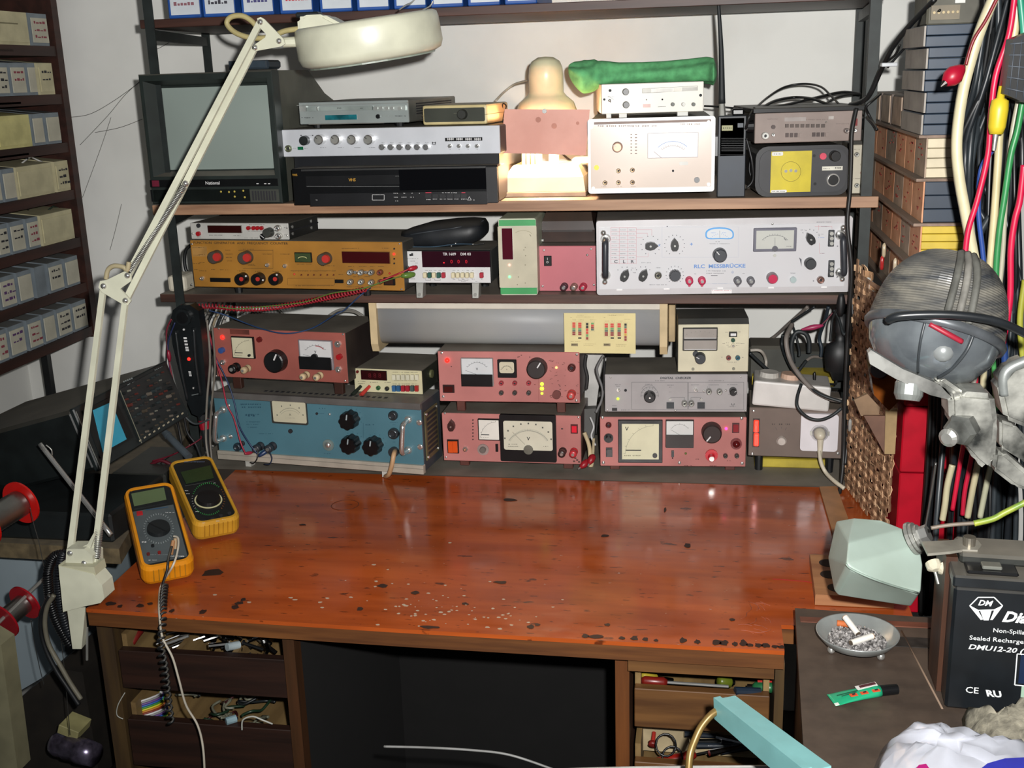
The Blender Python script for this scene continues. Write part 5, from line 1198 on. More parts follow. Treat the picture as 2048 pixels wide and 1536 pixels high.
kn=d.pointer(808,815,48,100,BLACKP,.016); d.knob(808,820,52,BLACKP,None,.010,105); d.arc(808,815,75,75,-10,190,2,gi); d.arc(800,770,60,45,20,170,2,gi,y=0); d.ticks(808,815,58,74,0,180,9,gi,2)
for x,y_ in ((540,765),(1200,765)): d.toggle(x,y_,18,.3,.3,.009)
d.jack(602,770,12,INK,.002); d.led(537,842,12,LEDG); d.text('• •',982,785,14,gi); d.led(1270,775,11,CHROME); d.led(1458,770,10,CHROME)
for x,y_ in ((1312,775),(1403,776),(1104,876),(1163,876)): d.jack(x,y_,25,STEEL,.012)
d.knob(1518,773,33,BLACKP,None,.014,35)
for x in (983,1246): 
    f_=d.rect(x-32,872,x+32,922,.004,0,M('#2f3438',.45),'socket_block'); d.cyl(x,846,11,.004,STEEL,'lamp_ring'); 
d.rect(487,920,530,942,.003,0,BLACKP,'slide_switch'); d.line([(1507,880),(1507,895),(1528,895),(1528,880)],4,gi)
for x,l,y_ in ((512,50,722),(522,30,735),(855,80,688),(770,60,718),(955,60,726),(975,20,743),(1310,130,688),(1160,70,724),(1310,90,724),(1470,85,722),(565,75,938),(487,40,902),(1490,50,908),(1480,80,806),(1108,50,910),(975,20,922),(1300,20,743)): d.words(x,x+l,y_,6,gi)
d.screws(((475,660),(1585,656),(447,940),(1028,942),(1623,942)),8)
d.finish(); CT=d.base.z+d.gap+d.h
d = Dev('tester', 'cream-fronted instrument with a double scale window standing on the grey checker', 'instrument', (1045,212),(1655,205),(1650,610),(1055,614), 1.99, 3.75, .10, zb=CT, **I)
cr_=M('#ccc6ac',.5,var=.05)
d.add('case', MB().prism([(.003,0),(.003,d.h),(.014,d.h+.008),(d.d,d.h+.008),(d.d,0)],(0,0,0),(0,1,0),(0,0,1),(d.w,0,0)), M('#262b2e',.5,var=.12,dust=.4))
d.add('front_panel', MB().box(0,d.w,0,.003,0,d.h,.001), cr_)
f_=d.rect(1088,232,1388,430,.004,0,M('#2c2a28',.4),'scale_frame',bev=.0008)
for a_,b_ in ((242,325),(340,420)): d.rect(1098,a_,1378,b_,.001,-.004,M('#9c9690',.2,var=.05),'scale_window',parent=f_)
d.line([(1105,320),(1372,320)],5,INKW,-.0052,f_); d.line([(1105,415),(1372,415)],5,INKW,-.0052,f_); d.ticks(1238,520,255,262,55,125,9,g5,2,-.0052,f_)
d.knob(1237,488,48,M('#33363a',.5),None,.016,150); d.cyl(1200,458,26,.003,M('#33363a',.5),'pointer_tab')
sw=d.rect(1483,268,1552,310,.005,0,BLACKP,'rocker_switch'); d.rect(1495,278,1542,300,.002,-.005,INKW,'rocker',parent=sw)
d.cyl(1518,340,18,.004,M('#2a4a3a',.3),'lamp_lens'); d.cyl(1520,388,22,.004,M('#c8c0a8',.4),'nut',n=6); d.toggle(1520,388,12,0,.3,.008)
d.jack(1480,490,21,M('#8a4a48',.4),.008); d.jack(1558,490,21,M('#3a6a78',.4),.008)
for p in ((1177,588),(1523,585)): d.cyl(*p,13,.002,M('#8a8878',.5),'screw')
for x,l,y_ in ((1430,20,370),(1462,20,365),(1465,20,385),(1545,25,368),(1575,40,370),(1545,25,388),(1475,30,400),(1418,12,488),(1595,12,490),(1470,80,530),(1455,20,275),(1565,20,272)): d.words(x,x+l,y_,6,gi)
d.finish()
# ------------------------------------------------------------ fluorescent fitting under the middle shelf
a_,b_ = hp(190,55,2.02), hp(2610,60,2.02); zt=1.0815; zb_=.988
x0,x1=a_.x,ip(960,100,2.02).x
t=empty('light_fitting',((x0+x1)/2,2.07,zt),'long fluorescent fitting with a frosted cover under the middle shelf, switched off','lamp'); OO=V(-(x0+x1)/2,-2.07,-zt)
MB().box(x0+.012,x1-.012,2.025,2.13,1.068,zt,.001).build('housing',M('#cfc9bc',.4,var=.04),t,loc=OO)
m=MB(); m.sm=True; rr_=[]
for x in (x0+.014,x1-.014): rr_.append([V(x,2.085-.055*math.copysign(abs(math.cos(q))**.45,math.cos(q)),1.068-.076*math.sin(q)**.6 if q<PI-.01 and q>.01 else 1.068) if True else 0 for q in [PI*k_/14 for k_ in range(15)]])
m.ring(rr_); m.build('diffuser',M('#a8a6a0',.5,var=.08,scale=5,col2='#96989a'),t,loc=OO)
for x,nm in ((x0,0),(x1-.014,1)):
    m=MB(); pts=[(2.02,zt-.001),(2.02,zb_+.012),(2.028,zb_-.004),(2.14,zb_-.004),(2.14,zt-.001)]; m.prism(pts,(x,0,0),(0,1,0),(0,0,1),(.014,0,0)); m.build('end_cap',M('#c9b48c',.5,var=.08),t,loc=OO)
m=MB().box(x1+.001,x1+.013,2.06,2.12,1.0,1.07,.001); m.build('terminal_cover',M('#ad9670',.5),t,loc=OO)
# resistor colour card
d = Dev('colour_chart', 'cream resistor colour-code card with striped bars clipped to the lamp fitting', 'card', (75,112),(685,112),(690,455),(82,455), 2.006, 0, .0012, **I)
d.add('card', MB().box(0,d.w,0,.001,0,d.h), M('#d8cb94',.55,var=.03))
bc={'k':'#1c1c1c','r':'#c8463c','d':'#8c3a3a','g':'#6a9a62','b':'#5a6a60','w':'#e0e0d8','y':'#c8a040'}
def bar(x0,y0,x1,y1,seq):
    n=len(seq); d.line([(x0-6,y0-8),(x1+6,y0-8),(x1+6,y1+6),(x0-6,y1+6),(x0-6,y0-8)],1.5,M('#a89a78',.6,var=0))
    for i,c_ in enumerate(seq): d.mark(x0,y0+(y1-y0)*i/n,x1,y0+(y1-y0)*(i+.9)/n,M(bc[c_],.5,var=0))
bar(148,190,175,302,'rrrgbdd'); bar(198,192,226,302,'rrrgbdd'); bar(265,195,285,340,'kkrrgd'); bar(308,192,332,262,'grdb')
bar(424,200,452,308,'rrgbdd'); bar(473,200,502,308,'rrgbdd'); bar(533,198,562,310,'rrgbdd'); bar(592,200,612,350,'kbrrydd')
for x in (198,475,535): d.mark(x,318,x+28,330,INK)
for x in (138,415): d.mark(x,370,x+58,393,M('#8a7e60',.5,var=0)); d.words(x+6,x+52,381,9,INK)
for x,l,y_ in ((190,60,130),(180,150,145),(130,15,150),(465,60,133),(450,140,128),(410,20,150),(135,80,352),(245,100,375),(245,80,390),(520,95,380),(520,80,393),(150,30,170),(205,40,170),(300,50,170),(425,40,180),(480,30,180),(540,60,180),(590,60,165)): d.words(x,x+l,y_,5,M('#8a7a5a',.6,var=0))
d.finish()
# ------------------------------------------------------------ socket box and cables at the right end
J = dict(org=(1480,560), sc=3.84)
def jp(x,y,Y): return oy(1480+x/3.84, 560+y/3.84, Y)
YEL=M('#b5a238',.5,var=.15,scale=18)
YP=jp(160,1400,2.06).z
m=MB(); c0=jp(410,1395,2.06); c0.z=ZB+.0; hh=.79-ZB-.0
m.box(-.072,.06,-.01,.1,0,jp(400,1365,2.06).z-ZB,.002); tag(m.build('yellow_block',YEL,loc=c0),'worn yellow block under the grey-brown socket box','block')
d = Dev('socket_box', 'grey-brown mains box with two lit red switches and a white socket', 'socket box', (65,975),(800,1003),(782,1370),(70,1352), 2.02, -1.75, .12, zb=ZB, **J)
d.case(M('#5c4f47',.55,dust=.5), M('#6c5e56',.5,var=.05), .001)
f_=d.rect(94,1065,153,1278,.003,0,M('#2a1412',.4),'rocker_switch')
for y0_,y1_ in ((1072,1165),(1172,1270)):
    o=d.rect(103,y0_,146,y1_,.004,-.002,M('#e0301c',.25,emit=1.3,var=0),'rocker',parent=f_,bev=.0015)
d.cyl(318,1232,38,.004,M('#a89c94',.4),'knob_skirt'); d.knob(318,1228,34,M('#c0b6ae',.35),None,.012)
d.line([(318,1140),(318,1128)],2,gi); d.line([(285,1152),(272,1132)],2,gi); d.line([(346,1152),(358,1132)],2,gi)
for x in (245,300,350): d.words(x,x+32,1108,12,M('#3a302c',.6,var=0))
pw=M('#d4d0d4',.25,var=.03)
so=d.rect(458,1025,758,1300,.008,0,pw,'wall_socket',rr=.006)
p=d.P(610,1165); k_=d.k(610,1165)
d.add('socket_rim', MB().lathe([(70*k_,0),(70*k_,.0015),(58*k_,.002),(56*k_,0)],(p[0],-.008,p[1]),(0,-1,0),28), M('#b4b0b2',.3), so)
m=MB(); m.sm=True; m.lathe([(46*k_,0),(46*k_,.004),(40*k_,.016),(22*k_,.024),(.0001,.024)],(p[0],-.008,p[1]),(0,-1,0),24); d.add('plug', m, M('#c8c0ac',.4,var=.04))
q1=d.P(610,1230); q2=d.P(608,1320); d.add('plug_sleeve', MB().cyl((q1[0],-.022,q1[1]+.012),(q2[0],-.024,q2[1]),.0062,.0038,12), M('#c8c0ac',.4,var=.04))
for s_ in (-1,1): d.add('earth_clip', MB().box(p[0]+s_*66*k_-.002,p[0]+s_*66*k_+.002,-.011,-.008,p[1]-.004,p[1]+.004), STEEL, so)
d.screws(((105,1008),(95,1336),(752,1333)),14); d.led(528,1032,7,INKW,.0085)
d.feet(); d.finish(); SB=d.base.z+d.gap+d.h
P_=d.base+V(0,0,d.gap)
wire('mains_cable','white cord curving down from the plug to the bench',[jp(608,1310,1.99),jp(622,1400,1.985),jp(660,1480,1.98),jp(725,1545,1.95),jp(800,1600,1.93)],.0038,M('#c4bca8',.5))
m=MB(); c0=jp(380,900,2.04); a_=jp(90,890,2.04)-c0; b_=jp(675,900,2.04)-c0; c0.z=SB+.002
m.box(a_.x,b_.x,-.03,.05,0,.047,.004,seg=2); t=tag(m.build('power_strip',M('#cfccc8',.4,var=.05,dust=.5),loc=c0),'white multi-way power strip lying on the grey-brown socket box','power strip')
t.rotation_euler=(0,R(4),R(-2))
for i,px in enumerate((205,370)): 
    p=jp(px,790,2.05)-c0; MB().cyl((p.x,.01,.046),(p.x,.01,.056),.018,.017,16).build('plug_cap',M('#c2a18c' if i else '#c4c0b8',.5),t)
m=MB(); c0=jp(400,745,2.12); m.box(-.075,.075,-.02,.06,-.012,.006,.001); tag(m.build('yellow_board',YEL,loc=c0),'yellow board behind the white power strip','board')
m=MB(); c0=jp(240,600,2.15); m.box(-.045,.04,-.03,.05,-.035,.03,.006); tag(m.build('adapter',M('#3a3a33',.6,dust=.6),loc=c0),'dusty dark adapter box at the left behind the power strip','adapter')
m=MB(); c0=jp(600,640,2.2); m.box(-.08,.055,-.03,.05,-.045,.03,.004); tag(m.build('transformer',M('#1d2422',.6,dust=.5),loc=c0),'black box behind the hanging cable loops on the right','box')
m=MB(); c0=jp(765,580,2.03); m.sm=True; m.lathe([(.012,.085),(.014,.05),(.010,.045),(.012,.03),(.03,.022),(.034,.0),(.03,-.03),(.02,-.034),(.012,-.05)],(0,0,0),(0,0,1),18); t=tag(m.build('mains_plug',M('#141618',.5),loc=c0),'black mains plug hanging from the middle shelf beside the basket work','plug'); t.scale=(.8,.6,.9)
m=MB(); c0=jp(775,190,2.0); m.sm=True; m.lathe([(.004,.02),(.006,.013),(.008,.0),(.006,-.013),(.004,-.02)],(0,0,0),(0,0,1),12); tag(m.build('cable_plug',M('#141618',.5),loc=c0),'small black plug on the front edge of the middle shelf','plug')
bkc=M('#23282a',.5,var=.15); grc_=M('#77706a',.55,var=.1)
defs=[('grey-brown cable running diagonally from the shelf to the cream instrument',[(520,205,2.1),(380,330,2.15),(240,450,2.2),(90,500,2.2)],.0032,grc_),
('dark cable leaving the shelf beside the grey-brown diagonal one',[(575,205,2.1),(430,300,2.12),(400,330,2.12),(430,430,2.1),(455,540,2.1),(455,585,2.1)],.0026,bkc),
('long grey cable hanging in a loop in front of the power strip',[(400,340,2.08),(355,450,2.05),(380,600,2.04),(450,720,2.02),(560,840,2.0),(690,910,1.99),(780,925,1.99)],.0045,grc_),
('black cable hanging parallel to the long grey loop',[(330,420,2.1),(325,520,2.1),(400,680,2.04),(500,790,2.01),(620,880,1.99),(780,935,1.98)],.003,bkc),
('upper black cable loop on the right wall',[(410,640,2.1),(395,500,2.1),(430,405,2.1),(500,410,2.1),(530,470,2.1),(530,560,2.1)],.0045,bkc),
('lower black cable loop crossing the power strip',[(470,800,2.0),(440,900,1.985),(445,980,1.975),(520,1055,1.975),(610,1075,1.975),(700,1045,1.98),(780,985,1.985)],.003,bkc),
('two black cables rising left behind the cream instrument',[(75,560,2.05),(160,640,2.06),(260,720,2.08),(400,740,2.08),(510,620,2.1)],.0032,bkc),
('thin white cable bending down behind the cream instrument',[(80,540,2.06),(160,545,2.06),(200,620,2.08),(190,740,2.06),(215,800,2.06)],.003,M('#a8a298',.5)),
('dark blue cable hanging from the shelf to the black box',[(680,205,2.1),(650,320,2.12),(610,440,2.15),(625,520,2.15),(620,590,2.15)],.0035,M('#27323c',.5)),
('thin black cable looping left of the black mains plug',[(750,215,2.02),(710,300,2.03),(700,390,2.03),(690,470,2.03)],.0025,bkc),
('thin black cable looping right of the black mains plug',[(830,215,2.02),(845,300,2.01),(800,420,2.0),(760,300,2.02),(720,230,2.03)],.0025,bkc),
('thin cable arching from the black mains plug into the cables below',[(735,690,2.03),(740,780,2.03),(720,800,2.05),(620,790,2.08)],.0022,bkc),
('grey cable crossing the shelf underside behind the pink lead',[(480,650,2.14),(560,590,2.16),(690,610,2.18)],.003,grc_)]
for lb_,pts,r_,mt in defs: wire('wall_cable', lb_, [jp(*p) for p in pts], r_, mt)
t=empty('test_lead', jp(540,365,2.1), 'magenta crocodile boot on a thin lead hanging under the middle shelf','test lead'); c0=jp(540,365,2.1)
m=MB(); m.sm=True; a_=jp(465,382,2.1)-c0; v=jp(620,352,2.1)-jp(465,382,2.1); m.lathe([(.0005,0),(.002,.003),(.005,.018),(.0052,.026),(.003,.038),(.0012,.042)],a_,v,12); m.build('boot',M('#a8305a',.4),t)
m=MB(); m.tube([jp(620,352,2.1)-c0,jp(680,290,2.1)-c0,jp(740,215,2.1)-c0],.0012,6,5); m.build('wire',M('#6a2a3a',.5),t)
m=MB(); m.sphere((0,0,0),.006,(.5,.5,2)); m2=jp(572,750,2.05); tag(m.build('probe_tip',M('#151515',.4),loc=m2),'black rubber-sleeved probe tip hanging over the yellow board','probe')
long_=[cp(1300,650,1.97),cp(1262,850,1.962),cp(1255,1100,1.96),cp(1245,1350,1.96),oy(1695,450,1.955),oy(1703,540,1.95),oy(1697,640,1.96),oy(1692,740,1.965),oy(1689,840,1.965),oy(1686,930,1.955),oy(1676,1010,1.90),oz(1668,1080,DZ+.005),oz(1664,1130,DZ+.005)]
wire('power_cable','long black cable dropping from the upper shelf to the bench along the basket work',long_,.0036,M('#1c1c1c',.5))
wire('power_cable','second black cable running beside the long one below the middle shelf',[oy(1703,580,1.99),oy(1706,660,1.98),oy(1700,760,1.98),oy(1697,860,1.97),oy(1690,930,1.95)],.003,BLACK)
# clips and cables hanging between the pink supplies
t=empty('tweezer_gauge', ip(300,700,2.12), 'pale metal strip with cables hanging between the pink supplies','strip')
c0=ip(300,700,2.12); q=[ip(262,450,2.13)-c0,ip(412,450,2.13)-c0,ip(350,920,2.12)-c0,ip(250,930,2.12)-c0]; m=MB(); m.ring([q,[p+V(0,.006,0) for p in q]]); m.build('metal_strip',M('#b4b2ae',.4,.2,var=.1),t)
m=MB(); q=[ip(250,930,2.06)-c0,ip(350,925,2.06)-c0,ip(335,1180,2.05)-c0,ip(225,1180,2.05)-c0]; m.ring([q,[p+V(0,.02,0) for p in q]]); m.build('clamp_body',M('#3a3834',.5),t)
for i,(pts,c_,r_,nm) in enumerate([([(265,470),(255,560),(275,660),(265,760)],'#2a2a2a',.0035,'black cable on the left of the pale metal strip'),([(415,470),(365,560),(360,620),(405,760),(395,860),(350,960)],'#777',.0025,'grey cable curving right of the pale metal strip'),([(420,470),(418,640),(405,800),(370,960),(350,1150)],'#1c1c1c',.002,'thin black cable right of the pale metal strip'),([(250,1130),(290,1240),(300,1350),(305,1450)],'#c8b490',.0042,'cream cable hanging to the bench between the pink supplies'),([(330,1180),(325,1300),(318,1400),(300,1460)],'#b8a888',.003,'second cream cable hanging beside the first'),([(300,1000),(330,1080),(310,1160),(345,1240)],'#c4c4c4',.002,'thin white wire twisted round the dark clamp')]):
    wire('hanging_cable', nm, [ip(x,y,2.03) for x,y in pts], r_, M('#777777' if c_=='#777' else c_,.5))
for (a_,b_),lb_ in ((((330,1320),(290,1400)),'upper'),(((290,1370),(215,1430)),'lower')):
    p,q_=ip(*a_,2.0),ip(*b_,1.985); q_.z=max(q_.z,DZ+.006); p.z=max(p.z,DZ+.008); m=MB(); m.sm=True; v=q_-p; m.lathe([(.003,0),(.0065,.004),(.007,v.length*.6),(.003,v.length)],(0,0,0),v,10); t=tag(m.build('crocodile_clip',M('#a01824',.4),loc=p),lb_+' red crocodile clip on the bench between the pink supplies','clip')
    MB().cyl(v,v*1.25,.002,.001,8).build('jaw',CHROME,t)
for i,(pts,c_) in enumerate([([(520,20),(530,10)],0)]): pass
for i,xx in enumerate((400,440,470,520,560,600)):
    wire('wall_cable',['pale','grey','black','beige','dark grey','light grey'][i]+' cable behind the left of the middle shelf',[gp(xx+20,-10,2.25),gp(xx-10,90,2.3),gp(xx-60,200,2.3),gp(xx-110,420,2.3),gp(xx-130-8*i,700,2.25),gp(xx-120-6*i,1000,2.2),gp(xx-150,1250,2.15)],.003,M(['#b8b0a4','#8a8680','#1e2020','#a8977c','#33363a','#b4b0aa'][i],.5))
for i,(pts) in enumerate(([(680,120),(740,85),(800,95),(860,120)],[(850,100),(940,75),(1010,85),(1050,120)],[(1430,140),(1530,85),(1650,90),(1740,140)],[(1460,140),(1560,100),(1660,105),(1720,145)])):
    wire('wall_cable',['first','second','third','fourth'][i]+' pale cable arch from the left above the top pink supply',[gp(x,y,2.38) for x,y in pts],.0028,M('#8e8a82',.5))
# ------------------------------------------------------------ left wall rack of parts bins
XC = -1.415
cw = wood('#3e2119','#2a1610',4,(12,1,12),.55)
cab = empty('bin_rack', (XC-.1, 1.7, .93), 'dark brown wooden wall rack on the left filled with labelled parts bins', 'rack')
OC = -cab.location
ZR = [1.58,1.478,1.373,1.268,1.16,1.055,.951]
for z in ZR: MB().box(XC-.22,XC,.9,2.38,z-.022,z-.001).build('shelf_board', cw, cab, loc=OC)
MB().box(XC-.22,XC+.002,2.381,2.405,.925,1.95).build('end_panel', cw, cab, loc=OC)
MB().box(XC-.228,XC-.22,.9,2.405,.925,1.95).build('back_panel', M('#241510',.7,var=.2), cab, loc=OC)
gp_=M('#7c868d',.5,var=.1,dust=.7); crm=M('#c6be9a',.6,var=.08); ppr=M('#c0bcaa',.7,var=.06)
mr=M('#8a3a48',.7,var=0); mk=M('#26262c',.7,var=0); mp_=M('#5a3a6a',.7,var=0)
binsdef=[[(-90,65,'c',None),(68,104,'g',mr)],[(-70,-2,'g',mk),(0,26,'g',mk),(28,60,'g',mr),(62,81,'g',None),(84,115,'c',mk)],
 [(-60,-2,'g',None),(1,70,'y',None),(72,96,'g',None),(99,128,'g',None)],[(-40,11,'g',None),(13,40,'g',None),(42,114,'c',None),(118,147,'c',mk)],
 [(-50,-2,'g',mk),(1,26,'g',mk),(28,58,'g',mk),(61,87,'g',mr),(90,154,'c',None)],[(-35,4,'g',None),(7,40,'g',mp_),(43,73,'g',None),(78,100,'x',None),(104,134,'g',mk),(137,165,'g',None)],
 [(-40,-2,'g',mr),(1,24,'g',mr),(26,59,'g',mp_),(63,92,'g',mr),(94,119,'g',None),(121,150,'g',mk),(152,181,'g',mk)]]
rname=['top','second','third','fourth','fifth','sixth','lowest']; cname=['first','second','third','fourth','fifth','sixth','seventh']
for ri,row in enumerate(binsdef):
    z=ZR[ri]; n_=len(row)
    for ci,(a_,b_,tp,ink) in enumerate(row):
        yA=ox(a_,ox_y:=0 or 0,XC).y if False else None
        def yat(px):
            lo=.9
            y_=1.0
            for _ in range(40):   # y where the shelf edge crosses this column
                q=V(XC,y_,z)-CAM; x_=1024+F_PX*q.dot(_rt)/q.dot(_fw); 
                y_+= (px-x_)*.002
            return y_
        ya,yb=yat(a_),yat(b_)
        if yb>2.375: yb=2.375
        h=.066; wd=yb-ya
        what={'c':'cream','y':'pale yellow','g':'grey','x':'plain grey'}[tp]+(' wide blank bin' if (tp in 'cy' and wd>.3) else ' bin')+(' lettered in red' if ink is mr else ' lettered in black' if ink is mk else ' lettered in purple' if ink is mp_ else '')
        t=empty('parts_bin',(XC-.09,(ya+yb)/2,z-.0005),'%s, %s from the wall, %s row of left rack'%(what,cname[n_-1-ci],rname[ri]),'bin','parts bins in the left rack')
        mt={'c':crm,'y':M('#cfc88a',.6,var=.1),'g':gp_,'x':gp_}[tp]
        m=MB(); hw=wd/2-.002; m.ring([[V(-.085,-hw,0),V(.086,-hw,0),V(.086,hw,0),V(-.085,hw,0)],[V(-.085,-hw,h+.018),V(.086,-hw,h),V(.086,hw,h),V(-.085,hw,h+.018)]]); m.build('bin_body',mt,t)
        if tp!='x':
            lc=MB().box(.0855,.088,-hw+.004,hw-.003,.006,h*.86).build('label_card',mt if tp in 'cy' else ppr,t)
            if ink:
                rn=random.Random(ri*9+ci); m=MB()
                for r_ in (.045,.030,.016)[:2+(ci%2)]:
                    y_=-hw+.012
                    while y_<hw-.012: l=rn.uniform(.004,.012); m.box(.0878,.0884,y_,y_+l,r_,r_+rn.uniform(.002,.006)); y_+=l+.003
                m.build('handwriting',ink,lc)
        if tp in 'cy' and wd>.2:
            MB().box(.086,.0885,-hw*.8,hw*.7,h*.62,h*.66).build('card_fold',M('#7e785c',.7),t)
for i,(px,py,l) in enumerate(((3,120,.06),(10,225,.09),(18,327,.12))):
    p=ox(px,py,XC-.03); tag(MB().box(-.03,.03,-l/2,l/2,0,.004).build('paper_card',M('#b8b8b2',.6),loc=V(p.x,p.y-.03,ZR[i+1]+.088)),'white card lying on the bins of the %s row'%rname[i+1],'card')
for i,(px,py) in enumerate(((45,418),(30,424),(118,432),(105,428),(60,330),(28,322))):
    p=ox(px,py,XC-.04); m=MB(); m.tube([V(0,-.03,0),V(.01,-.01,.012),V(0,.015,.008),V(.015,.03,-.004)],.002,5,4); tag(m.build('loose_part',M(['#d0d0cc','#1e1e1e','#5a1c1c','#2a3a30'][i%4],.5),loc=p+V(0,0,.006)),'loose '+['pale','black','dark red','dark green','white','black bent'][i]+' lead sticking out of an open cream bin','lead')
p=oy(96,745,2.3); tag(MB().box(-.008,.008,-.008,.008,-.20,.06).build('steel_post',BLACK,loc=p),'black steel post below the left parts rack','post')
# cobweb threads on the wall
for i,pts in enumerate(([(135,235),(180,228),(230,200),(285,160)],[(160,290),(215,232),(250,190),(285,158)],[(165,395),(200,300),(222,235)],[(190,265),(240,255),(285,238)],[(220,500),(232,455),(243,408)],[(300,105),(330,90),(360,70)])):
    wire('cobweb_thread',['flat','steep','lowest','level','isolated short','upper'][i]+' grey cobweb thread on the wall left of the television',[oy(x,y,YW-.002) for x,y in pts],.0006,M('#6d6c68',.9,var=.1),'cobweb',n=4)
# ------------------------------------------------------------ oscilloscope on the side board
ZS=.785
q=[oz(-60,1076,ZS),oz(238,1098,ZS),oz(392,838,ZS),oz(392,838,ZS)+V(-.5,.1,0)]; q[3].x=-1.63; q[3].y=q[2].y; q[0].x=-1.63
SB_=wood('#6d5f45','#4c4230',6,(8,8,8),.7,dust=.4)
c0=(q[0]+q[1])/2; m=MB(); m.ring([[p-c0-V(0,0,.026) for p in q],[p-c0 for p in q]]); tag(m.build('side_board',SB_,loc=c0),'worn light-brown board on the left carrying the oscilloscope','board')
yn,yf=1.62,1.62/.856
Aq,Bq,Cq,Dq=oy(145,820,yn),oy(195,940,yn),oy(327,725,yf),oy(374,830,yf)
ex_=(Dq-Bq).normalized(); up_=(Aq-Bq); ez_=(up_-ex_*up_.dot(ex_)).normalized(); n_=ez_.cross(ex_)
if n_.dot(V(-1,0,0))<0: n_=-n_; ex_=-ex_
d=Dev('oscilloscope','black oscilloscope with a blue-green screen tilted up on the left board','oscilloscope',(145,820),(327,725),(374,830),(195,940),yn,0,.34,basis=(Bq,ex_,n_,ez_))
OB=M('#161b1b',.45,var=.2,dust=.6)
d.add('case',MB().box(0,d.w,.004,d.d,0,d.h,.006),OB); d.add('bezel',MB().box(-.002,d.w+.002,-.004,.006,-.002,d.h+.002,.002),M('#1d2425',.4,var=.15))
def quad(pts,dep,mat,name,y=-.004,parent=None):
    a=[d.P(*p) for p in pts]; return d.add(name,MB().prism(a,(0,y-dep,0),(1,0,0),(0,0,1),(0,dep+.0004,0)),mat,parent)
sc_f=quad(((160,823),(222,792),(262,876),(196,918)),.002,M('#0d1415',.4),'screen_frame')
quad(((180,822),(216,806),(247,880),(200,906)),.001,M('#2b7f96',.3,emit=.35,var=.05),'screen',-.006,sc_f)
pn=quad(((233,781),(325,732),(371,826),(277,886)),.002,M('#23292a',.4,var=.1),'control_panel')
rn=random.Random(21)
for i in range(9):
    for j in range(8):
        u,v_=(i+.5)/9,(j+.6)/8.2
        x=(238+(325-238)*u)*(1-v_)+(280+(367-280)*u)*v_; y_=(783+(736-783)*u)*(1-v_)+(880+(823-880)*u)*v_
        if rn.random()<.12: continue
        r_=rn.choice((2.0,2.6,3.2,4.4)) if j in (2,3,4) else rn.choice((1.8,2.4,2.8))
        c_=rn.choice(('#30383a','#4a4238','#6a6258','#1a1e1e','#3a3430','#7a7a70','#5a2a24'))
        a=d.P(x,y_,-.006); k_=.00082*r_; d.add('control_knob',MB().cyl((a[0],-.006,a[1]),(a[0],-.006-.003-.0012*r_,a[1]),k_,k_*.85,8),M(c_,.4,var=.05))
tx=M('#8a9494',.6,var=0)
for x0,y0_,x1,y1_ in ((242,765,262,757),(250,772,300,750),(305,742,322,735)):
    for i in range(5):
        f_=i/5; d.line([(x0+(x1-x0)*f_,y0_+(y1_-y0_)*f_),(x0+(x1-x0)*(f_+.12),y0_+(y1_-y0_)*(f_+.12))],2,tx,-.0045)
d.line([(234,783),(277,888)],1.5,M('#8a8a78',.5,var=0),-.0065); d.line([(147,824),(195,936)],1.8,M('#9aa09c',.4,.5,var=0),-.0045)  # second, pale line is the highlight on the left bezel edge, painted on
for f_ in range(10): d.line([(272+9.4*f_,884-6*f_),(276+9.4*f_,881-6*f_)],2,M('#b0a890',.5,var=0),-.0065)
d.finish()
t=empty('carrying_handle',oy(80,888,1.56),'bright steel carrying bar slanting across the dark side of the oscilloscope','handle'); c0=t.location
m=MB(); m.tube([oy(80,888,1.56)-c0,oy(150,978,1.54)-c0,oy(222,1070,1.50)-c0],.0042,8,4); m.build('bar',CHROME,t)
m=MB(); m.tube([oy(92,890,1.57)-c0,oy(103,900,1.57)-c0,oy(104,915,1.57)-c0],.0012,6,5); m.build('clip_wire',STEEL,t)
p0,p1=oz(60,1060,ZS),oz(210,1050,ZS); tag(MB().box(-1.5,-.925,1.535,1.72,ZS+.001,ZS+.05,.004).build('dark_area_box',M('#14191a',.5,var=.15)),'flat black box added in the dark area below the tilted oscilloscope','case')  # plain black box added to fill the dark area under the oscilloscope
c0=oz(298,965,ZB); tag(MB().box(-.06,.05,-.05,.11,0,.028,.004).build('leather_wallet',M('#2e302c',.5,var=.15),loc=V(c0.x+.0,c0.y+.02,ZB)),'flat dark grey case lying on the bench behind the two yellow meters','case')
a_,b_=oy(329,864,1.9),oy(378,914,1.86); m=MB(); m.cyl((0,0,0),b_-a_,.0065,.0075,14); m.cyl((b_-a_)*.1,(b_-a_)*.16,.0078,n=14); tag(m.build('metal_tube',M('#6d7880',.3,.5),loc=a_),'grey metal tube slanting down from the oscilloscope to the bench','tube')
